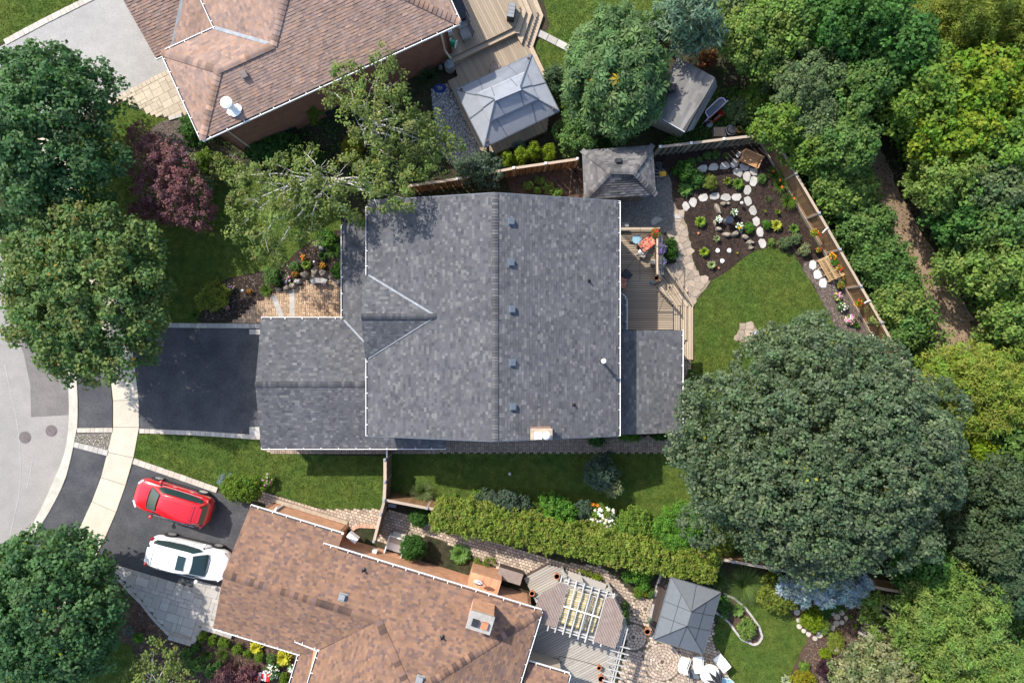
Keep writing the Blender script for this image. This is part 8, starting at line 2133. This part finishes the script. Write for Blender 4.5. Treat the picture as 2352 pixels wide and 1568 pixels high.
shrub('ferny dwarf conifer left of the right hand path', 1719, 522, 12, 12, .45, 'bright', .05, .1); shrub('ferny dwarf conifer right of the right hand path', 1760, 517, 10, 12, .45, 'bright', .05, .1)
hosta('bright yellow hosta in the right of the mulch', 1783, 518, 16, (.36, .34, .03), (.2, .26, .03), 36)
hosta('green hosta near the fence, right of the yellow one', 1823, 526, 14, (.09, .17, .025), None, 30)
hosta('small white edged hosta below the bird bath stones', 1646, 548, 9, (.12, .2, .04), CRM, 26); hosta('chartreuse hosta left of the white plaques', 1617, 579, 13.5, (.19, .26, .02), None, 34); hosta('white edged hosta at the bottom of the mulch', 1634, 608.5, 12, (.11, .19, .04), CRM, 30)
hosta('tiny yellow sprout near the right white plaque', 1692, 581, 3.5, (.36, .36, .03), None, 6)
shrub('small lime perennial at the lawn tip', 1771, 556, 8, 9, .35, 'light', .055, .09); shrub('rose bush nearest the lawn tip', 1802, 558, 15, 15, .7, 'greygreen', .06, .12); shrub('rose bush nearest the fence', 1826, 549, 15, 13, .7, 'greygreen', .06, .12)
shrub('pale bush in a blue pot above the three white flagstones', 1847, 574, 14.5, 14, .6, 'varieg', .055, .11)
blossoms('black pot with red and yellow flowers at the foot of the fence', 1876, 575, 7.5, .25, 'yellowgreen', RED + YEL, 10, .04, potm='black')
blossoms('yellow and orange flowers hanging on the fence, upper', 1872, 534, 9, .3, 'lime', YEL + ORG, 12, .035, 1.0, spread=1.1); blossoms('red flowers hanging on the fence, upper', 1882, 537, 5, .15, 'mid', RED, 6, .05, 1.0)
blossoms('large orange marigold ball on the plant stand', 1916.5, 586, 11, .32, 'mid', ORG + [(.75, .36, .03)], 34, .05, .75, name='marigold', group='marigolds'); blossoms('orange and red marigold pot on the middle of the plant stand', 1932, 613, 9, .3, 'mid', ORG + RED + YEL, 26, .045, .7, name='marigold', group='marigolds'); blossoms('small orange flowers below the plant stand', 1940, 637, 6, .2, 'mid', ORG, 7, .045, .5)
shrub('green plant on the plant stand between the marigolds', 1919, 602, 11, 8, .35, 'bright', .06, .1, zbase=.6)
blossoms('black pot with yellow and green foliage below the plant stand', 1926, 655, 10, .25, 'yellowgreen', YEL + RED, 9, .035, potm='black')
blossoms('pink hydrangea, upper one of the row beside the fence', 1925, 680, 11, .4, 'light', PINK + [(.6, .62, .2)], 12, .06, group='hydrangeas', name='hydrangea'); blossoms('white and lavender hydrangea in the row beside the fence', 1937, 705, 12.5, .4, 'mid', LAV + WHT, 9, .06, group='hydrangeas', name='hydrangea'); blossoms('full pink hydrangea, third in the row beside the fence', 1954, 734, 13, .4, 'light', PINK + [(.75, .55, .58)], 26, .06, group='hydrangeas', name='hydrangea'); blossoms('pink hydrangea at the foot of the fence by the big maple', 2010, 768, 12, .4, 'mid', PINK + WHT, 18, .055, group='hydrangeas', name='hydrangea')
hosta('green leafy plant below the full pink hydrangea', 1966, 747, 9, (.07, .16, .02), None, 18)
blossoms('red and yellow flowers hanging on the fence, lower', 1973, 696, 9, .3, 'lime', RED + YEL, 14, .045, .9, spread=1.1); spiky('pale trailing plant hanging on the lower fence', 1993, 711, 10, [(.16, .24, .06)], 40, .3, .02, zbase=.9, cat='plant', name='trailing_plant')
# along the south wall and the long fence
shrub('white flowered bush against the south brick path', 1370, 1010, 20, 17, .9, 'ivy', .08, .14, extra=[((.6, .62, .55), .05)]); shrub('low green plants beside the rear roof', 1448, 1003, 24, 9, .5, 'bright', .08, .13); shrub('dark green plants at the corner of the rear roof', 1518, 1001, 24, 9, .5, 'box', .08, .13)
shrub('blue grey lilac on the shaded south lawn', 1378, 1080, 40, 46, 2.4, 'lilac', .10, .18); shrub('sunlit pale part shrub at the foot of the lilac', 1408, 1116, 25, 26, 1.7, 'varieg', .085, .15)
spiky('pale fountain grass near the fence corner', 972, 1130, 34, [(.17, .21, .08), (.12, .17, .05), (.2, .22, .12), (.07, .13, .03)], 260, .9, .016)
shrub('dark grey green bush behind the left of the hedge', 1150, 1158, 66, 38, 1.7, 'lilac', .085, .17); shrub('bright green viburnum behind the hedge', 1280, 1172, 48, 44, 1.8, 'bright', .11, .2); shrub('dusty bush right of the bright viburnum', 1338, 1170, 22, 30, 1.2, 'lilac', .08, .15)
blossoms('white hydrangea heads among orange lilies behind the hedge', 1388, 1192, 32, 1.2, 'yellowgreen', WHT + [(.72, .7, .5)], 40, .09, ls=.09, name='hydrangea', group='hydrangeas')
spiky('orange daylilies left of the white hydrangea', 1352, 1172, 26, DL, 70, .8, .024, 'daylily', 'daylilies', cat='daylily', fl=[(1350, 1160, 5), (1362, 1158, 5), (1372, 1160, 5), (1345, 1175, 5), (1368, 1192, 5), (1374, 1204, 5)])
shrub('yellow green bush right of the white hydrangea', 1446, 1208, 46, 46, 1.6, 'yellowgreen', .085, .18); shrub('large bright green rounded shrub behind the hedge', 1556, 1216, 68, 66, 2.4, 'bright', .085, .22); shrub('olive bush at the right end of the hedge', 1652, 1238, 36, 44, 1.7, 'olive', .085, .18)
shrub('small yellow green perennial behind the fence corner', 1098, 1140, 18, 16, .5, 'yellowgreen', .07, .13); shrub('tiny perennial right of the fountain grass', 1042, 1140, 12, 9, .35, 'yellowgreen', .06, .1)
blossoms('orange lilies at the right end of the hedge', 1690, 1276, 20, .5, 'mid', ORG, 10, .05)
# the clipped hedge
hl = [(1006, 1184), (1045, 1188), (1090, 1199), (1140, 1212), (1200, 1225), (1270, 1239), (1340, 1253), (1410, 1267), (1490, 1284), (1570, 1298), (1630, 1306)]
hp = W([(x, y - (14 if x > 1080 else 4)) for x, y in catmull(hl, 6)], 1.4)
t = thing('hedge', 'long yellow green clipped cedar hedge along the cobbled path', 'hedge', (*hp[len(hp) // 2], 0)); L = []
for i, (x, y) in enumerate(hp):
    for k in range(5):
        d = (.66 if i > 9 else .5) * (k - 2) / 2 + random.uniform(-.05, .05); L.append(((x - hp[len(hp) // 2][0] + d * .25, y - hp[len(hp) // 2][1] + d * .97, 2.02 - .10 * abs(k - 2) + random.uniform(-.08, .12)), random.uniform(.33, .44)))
        if k in (0, 4): L.append(((x - hp[len(hp) // 2][0] + d * .25, y - hp[len(hp) // 2][1] + d * .97, .8), .4))
link('foliage', crown_mesh('foliage', L, PALS['hedge'], .105, .19, M['leaf'], 1.1, cover=1.7, extra=[((.28, .13, .05), .006)]), t, (0, 0, 0))
mb = MB()
for i in range(0, len(hp), 5): mb.tube([(hp[i][0] - hp[len(hp) // 2][0], hp[i][1] - hp[len(hp) // 2][1], 0), (hp[i][0] - hp[len(hp) // 2][0], hp[i][1] - hp[len(hp) // 2][1], 1.3)], [.05, .03], 6)
mb.build('stems', M['bark'], t, loc=(0, 0, 0))
shrub('clipped green ball shrub at the left end of the hedge', 964, 1188, 24, 24, 1.3, 'box', .055, .13, nl=22, irr=.02, rl=.5); shrub('larger clipped ball shrub beside the concrete steps', 949, 1255, 31, 31, 1.7, 'box', .055, .14, nl=26, irr=.02, rl=.5)
hosta('broad leaved green hosta row beside the cobbled path', 1058, 1272, 28, (.085, .17, .03), None, 60); shrub('low ground cover beside the brick bumpout', 1112, 1290, 30, 13, .3, 'olive', .06, .1)
# by the driveway of the brown roofed house
shrub('clipped oval cedar beside the red car', 556, 1121, 50, 33, 1.5, 'cedar', .075, .16, nl=24, irr=.04); shrub('blue green juniper tucked behind the oval cedar', 521, 1104, 20, 16, .9, 'bluegrey', .08, .13, style='needle', m='needle', dens=2.2); blossoms('pink flowering bush right of the oval cedar', 612, 1103, 16, .7, 'yellowgreen', PINK, 12, .05)
B_L = [(466, 1460.6, 12, 'cedar'), (489, 1468, 12, 'cedar'), (515.5, 1474, 14, 'cedar'), (452, 1486, 10, 'box'), (547, 1488, 13, 'cedar'), (570, 1498, 11, 'cedar'), (597.5, 1506, 13, 'cedar'), (625, 1512, 12, 'mid')]
for (x, y, r, pal), l in zip(B_L, ('yellow green dwarf bush, first from the pale step stones', 'yellow green dwarf bush, second from the pale step stones', 'yellow green dwarf bush, third from the pale step stones', 'dark dwarf bush nearest the pale step stones', 'dwarf bush under the white trim left of the yellow hosta', 'dwarf bush touching the left yellow hosta', 'dwarf bush below the left yellow hosta', 'dwarf bush left of the large yellow hosta')): shrub(l, x, y, r, r, .6, pal, .055, .1, group='dwarf bushes in the corner bed')
spiky('bright grass clump in the corner bed, right one', 512, 1501, 21, DL, 130, .55, .02); spiky('green grass clump in the corner bed, left one', 477, 1504, 18, [(.06, .13, .02), (.08, .16, .03)], 110, .5, .02)
shrub('dark mounded bush in the corner bed, left one', 449, 1526, 20, 23, .9, 'mid', .07, .14); shrub('dark mounded bush in the corner bed, right one', 495, 1537, 21, 19, .8, 'ivy', .07, .14)
hosta('yellow hosta under the white trim, left one', 589, 1487, 18, (.42, .40, .03), None, 34); hosta('large yellow hosta under the white trim, right one', 651, 1510, 23, (.42, .40, .03), None, 30)
shrub('small purple maple bush at the bottom edge', 542, 1556, 56, 32, 1.3, 'purple', .075, .16); blossoms('white hydrangea beside the flag', 623, 1543, 20, .6, 'ivy', WHT, 34, .06, name='hydrangea', group='hydrangeas'); blossoms('white flowers beside the porch corner', 670, 1536, 10, .5, 'mid', WHT, 14, .05); shrub('small cedar at the bottom edge beside the white trim', 654, 1558, 12, 16, .9, 'cedar', .06, .11)
shrub('small blue grey bush at the edge of the round tree', 296, 1448, 11, 11, .5, 'bluegrey', .06, .1); shrub('small green dome bush in the brown mulch', 318, 1464, 13, 13, .5, 'bright', .06, .1); shrub('green bush behind the pale birch', 430, 1500, 16, 14, .6, 'mid', .07, .12)
# around the cobbled patio
shrub('green bush under the right part of the hedge', 1464, 1318, 36, 20, .9, 'bright', .085, .15); shrub('round green bush above the cobble rings', 1478, 1341, 17, 16, .6, 'bright', .07, .13); shrub('yellow green bush above the cobble rings', 1467, 1360, 14, 13, .45, 'cedar', .06, .11); shrub('tiny golden bush above the cobble rings', 1481, 1362, 7, 7, .3, 'gold', .05, .08); shrub('small green bush beside the dark platform', 1495, 1360, 9, 10, .4, 'mid', .05, .09)
shrub('low yellow green plants along the deck bench', 1342, 1315, 20, 7, .25, 'olive', .06, .09); shrub('lime plants at the end of the deck bench', 1370, 1325, 16, 7, .3, 'lime', .06, .09); shrub('green strip of plants right of the corrugated panel', 1436, 1405, 9, 26, .35, 'mid', .07, .11)
spiky('long arching grass bank right of the canvas gazebo', 1712, 1342, 62, [(.10, .165, .035), (.13, .19, .045), (.075, .135, .03)], 420, .9, .018); spiky('smaller grass clump behind the canvas gazebo', 1650, 1330, 32, [(.075, .14, .03), (.10, .165, .04)], 180, .8, .018)
shrub('olive bush between the grass bank and the spruce', 1788, 1358, 54, 44, 1.7, 'olive', .09, .18)
shrub('dark bush at the top of the island bed', 1662, 1392, 16, 26, .6, 'ivy', .07, .13); hosta('broad pale leaved plant in the island bed', 1694, 1400, 20, (.11, .19, .04), None, 22); shrub('light leafy plant at the bottom of the island bed', 1715, 1442, 22, 26, .7, 'light', .075, .13)
# below the big maple
shrub('blue spruce with silvery tips under the big maple', 1890, 1340, 102, 44, 3.4, 'bluespruce', .17, .22, name='spruce_tree', style='needle', m='needle', dens=3.0, nl=26, irr=.12, cat='tree', aspect=.8)
shrub('lime mound inside the ring of round stones', 1866, 1420, 27, 31, .8, 'lime', .06, .14); shrub('pale green mound right of the lime one', 1890, 1437, 17, 16, .6, 'light', .055, .11); shrub('dark green mound above the pale green one', 1893, 1406, 16, 15, .6, 'box', .06, .12)
shrub('dark bush below the blue spruce', 1902, 1388, 34, 18, .8, 'ivy', .075, .14); shrub('flat green bush below the long fence', 1998, 1372, 32, 16, .6, 'bright', .07, .13); shrub('green bush right of the lone round stones', 1998, 1409, 19, 18, .6, 'bright', .07, .13); shrub('yellowish bush with orange flowers by the slatted seat', 2020, 1424, 18, 14, .5, 'yellowgreen', .07, .12, extra=[((.6, .2, .03), .03)])
shrub('mounded mugo pine below the stone ring', 1916, 1472, 22, 28, .8, 'olive', .07, .13, style='needle', m='needle', dens=2.2); shrub('lime bush at the left of the purple one', 1895, 1500, 15, 13, .5, 'lime', .06, .11); shrub('dark purple bush in the brown mulch', 1900, 1535, 26, 25, .9, [(.04, .018, .026), (.055, .024, .034), (.03, .014, .02)], .07, .14); shrub('golden cypress at the bottom edge', 1842, 1558, 30, 22, .9, 'gold', .06, .13); shrub('small green bush above the golden cypress', 1846, 1529, 12, 13, .5, 'yellowgreen', .06, .1); hosta('silvery hosta at the bottom edge of the lawn', 1806, 1562, 16, (.2, .25, .16), CRM, 30)
for x, y, l in ((1844, 1382, 'leafy sprout above the stone ring'), (1939, 1398, 'upper leafy sprout at the grey stone cluster'), (1951, 1414, 'lower leafy sprout at the grey stone cluster'), (1962, 1436, 'leafy sprout below the grey stone cluster')): hosta(l, x, y, 8, (.10, .2, .02), None, 10, group='leafy sprouts')
bpy.context.view_layer.update()
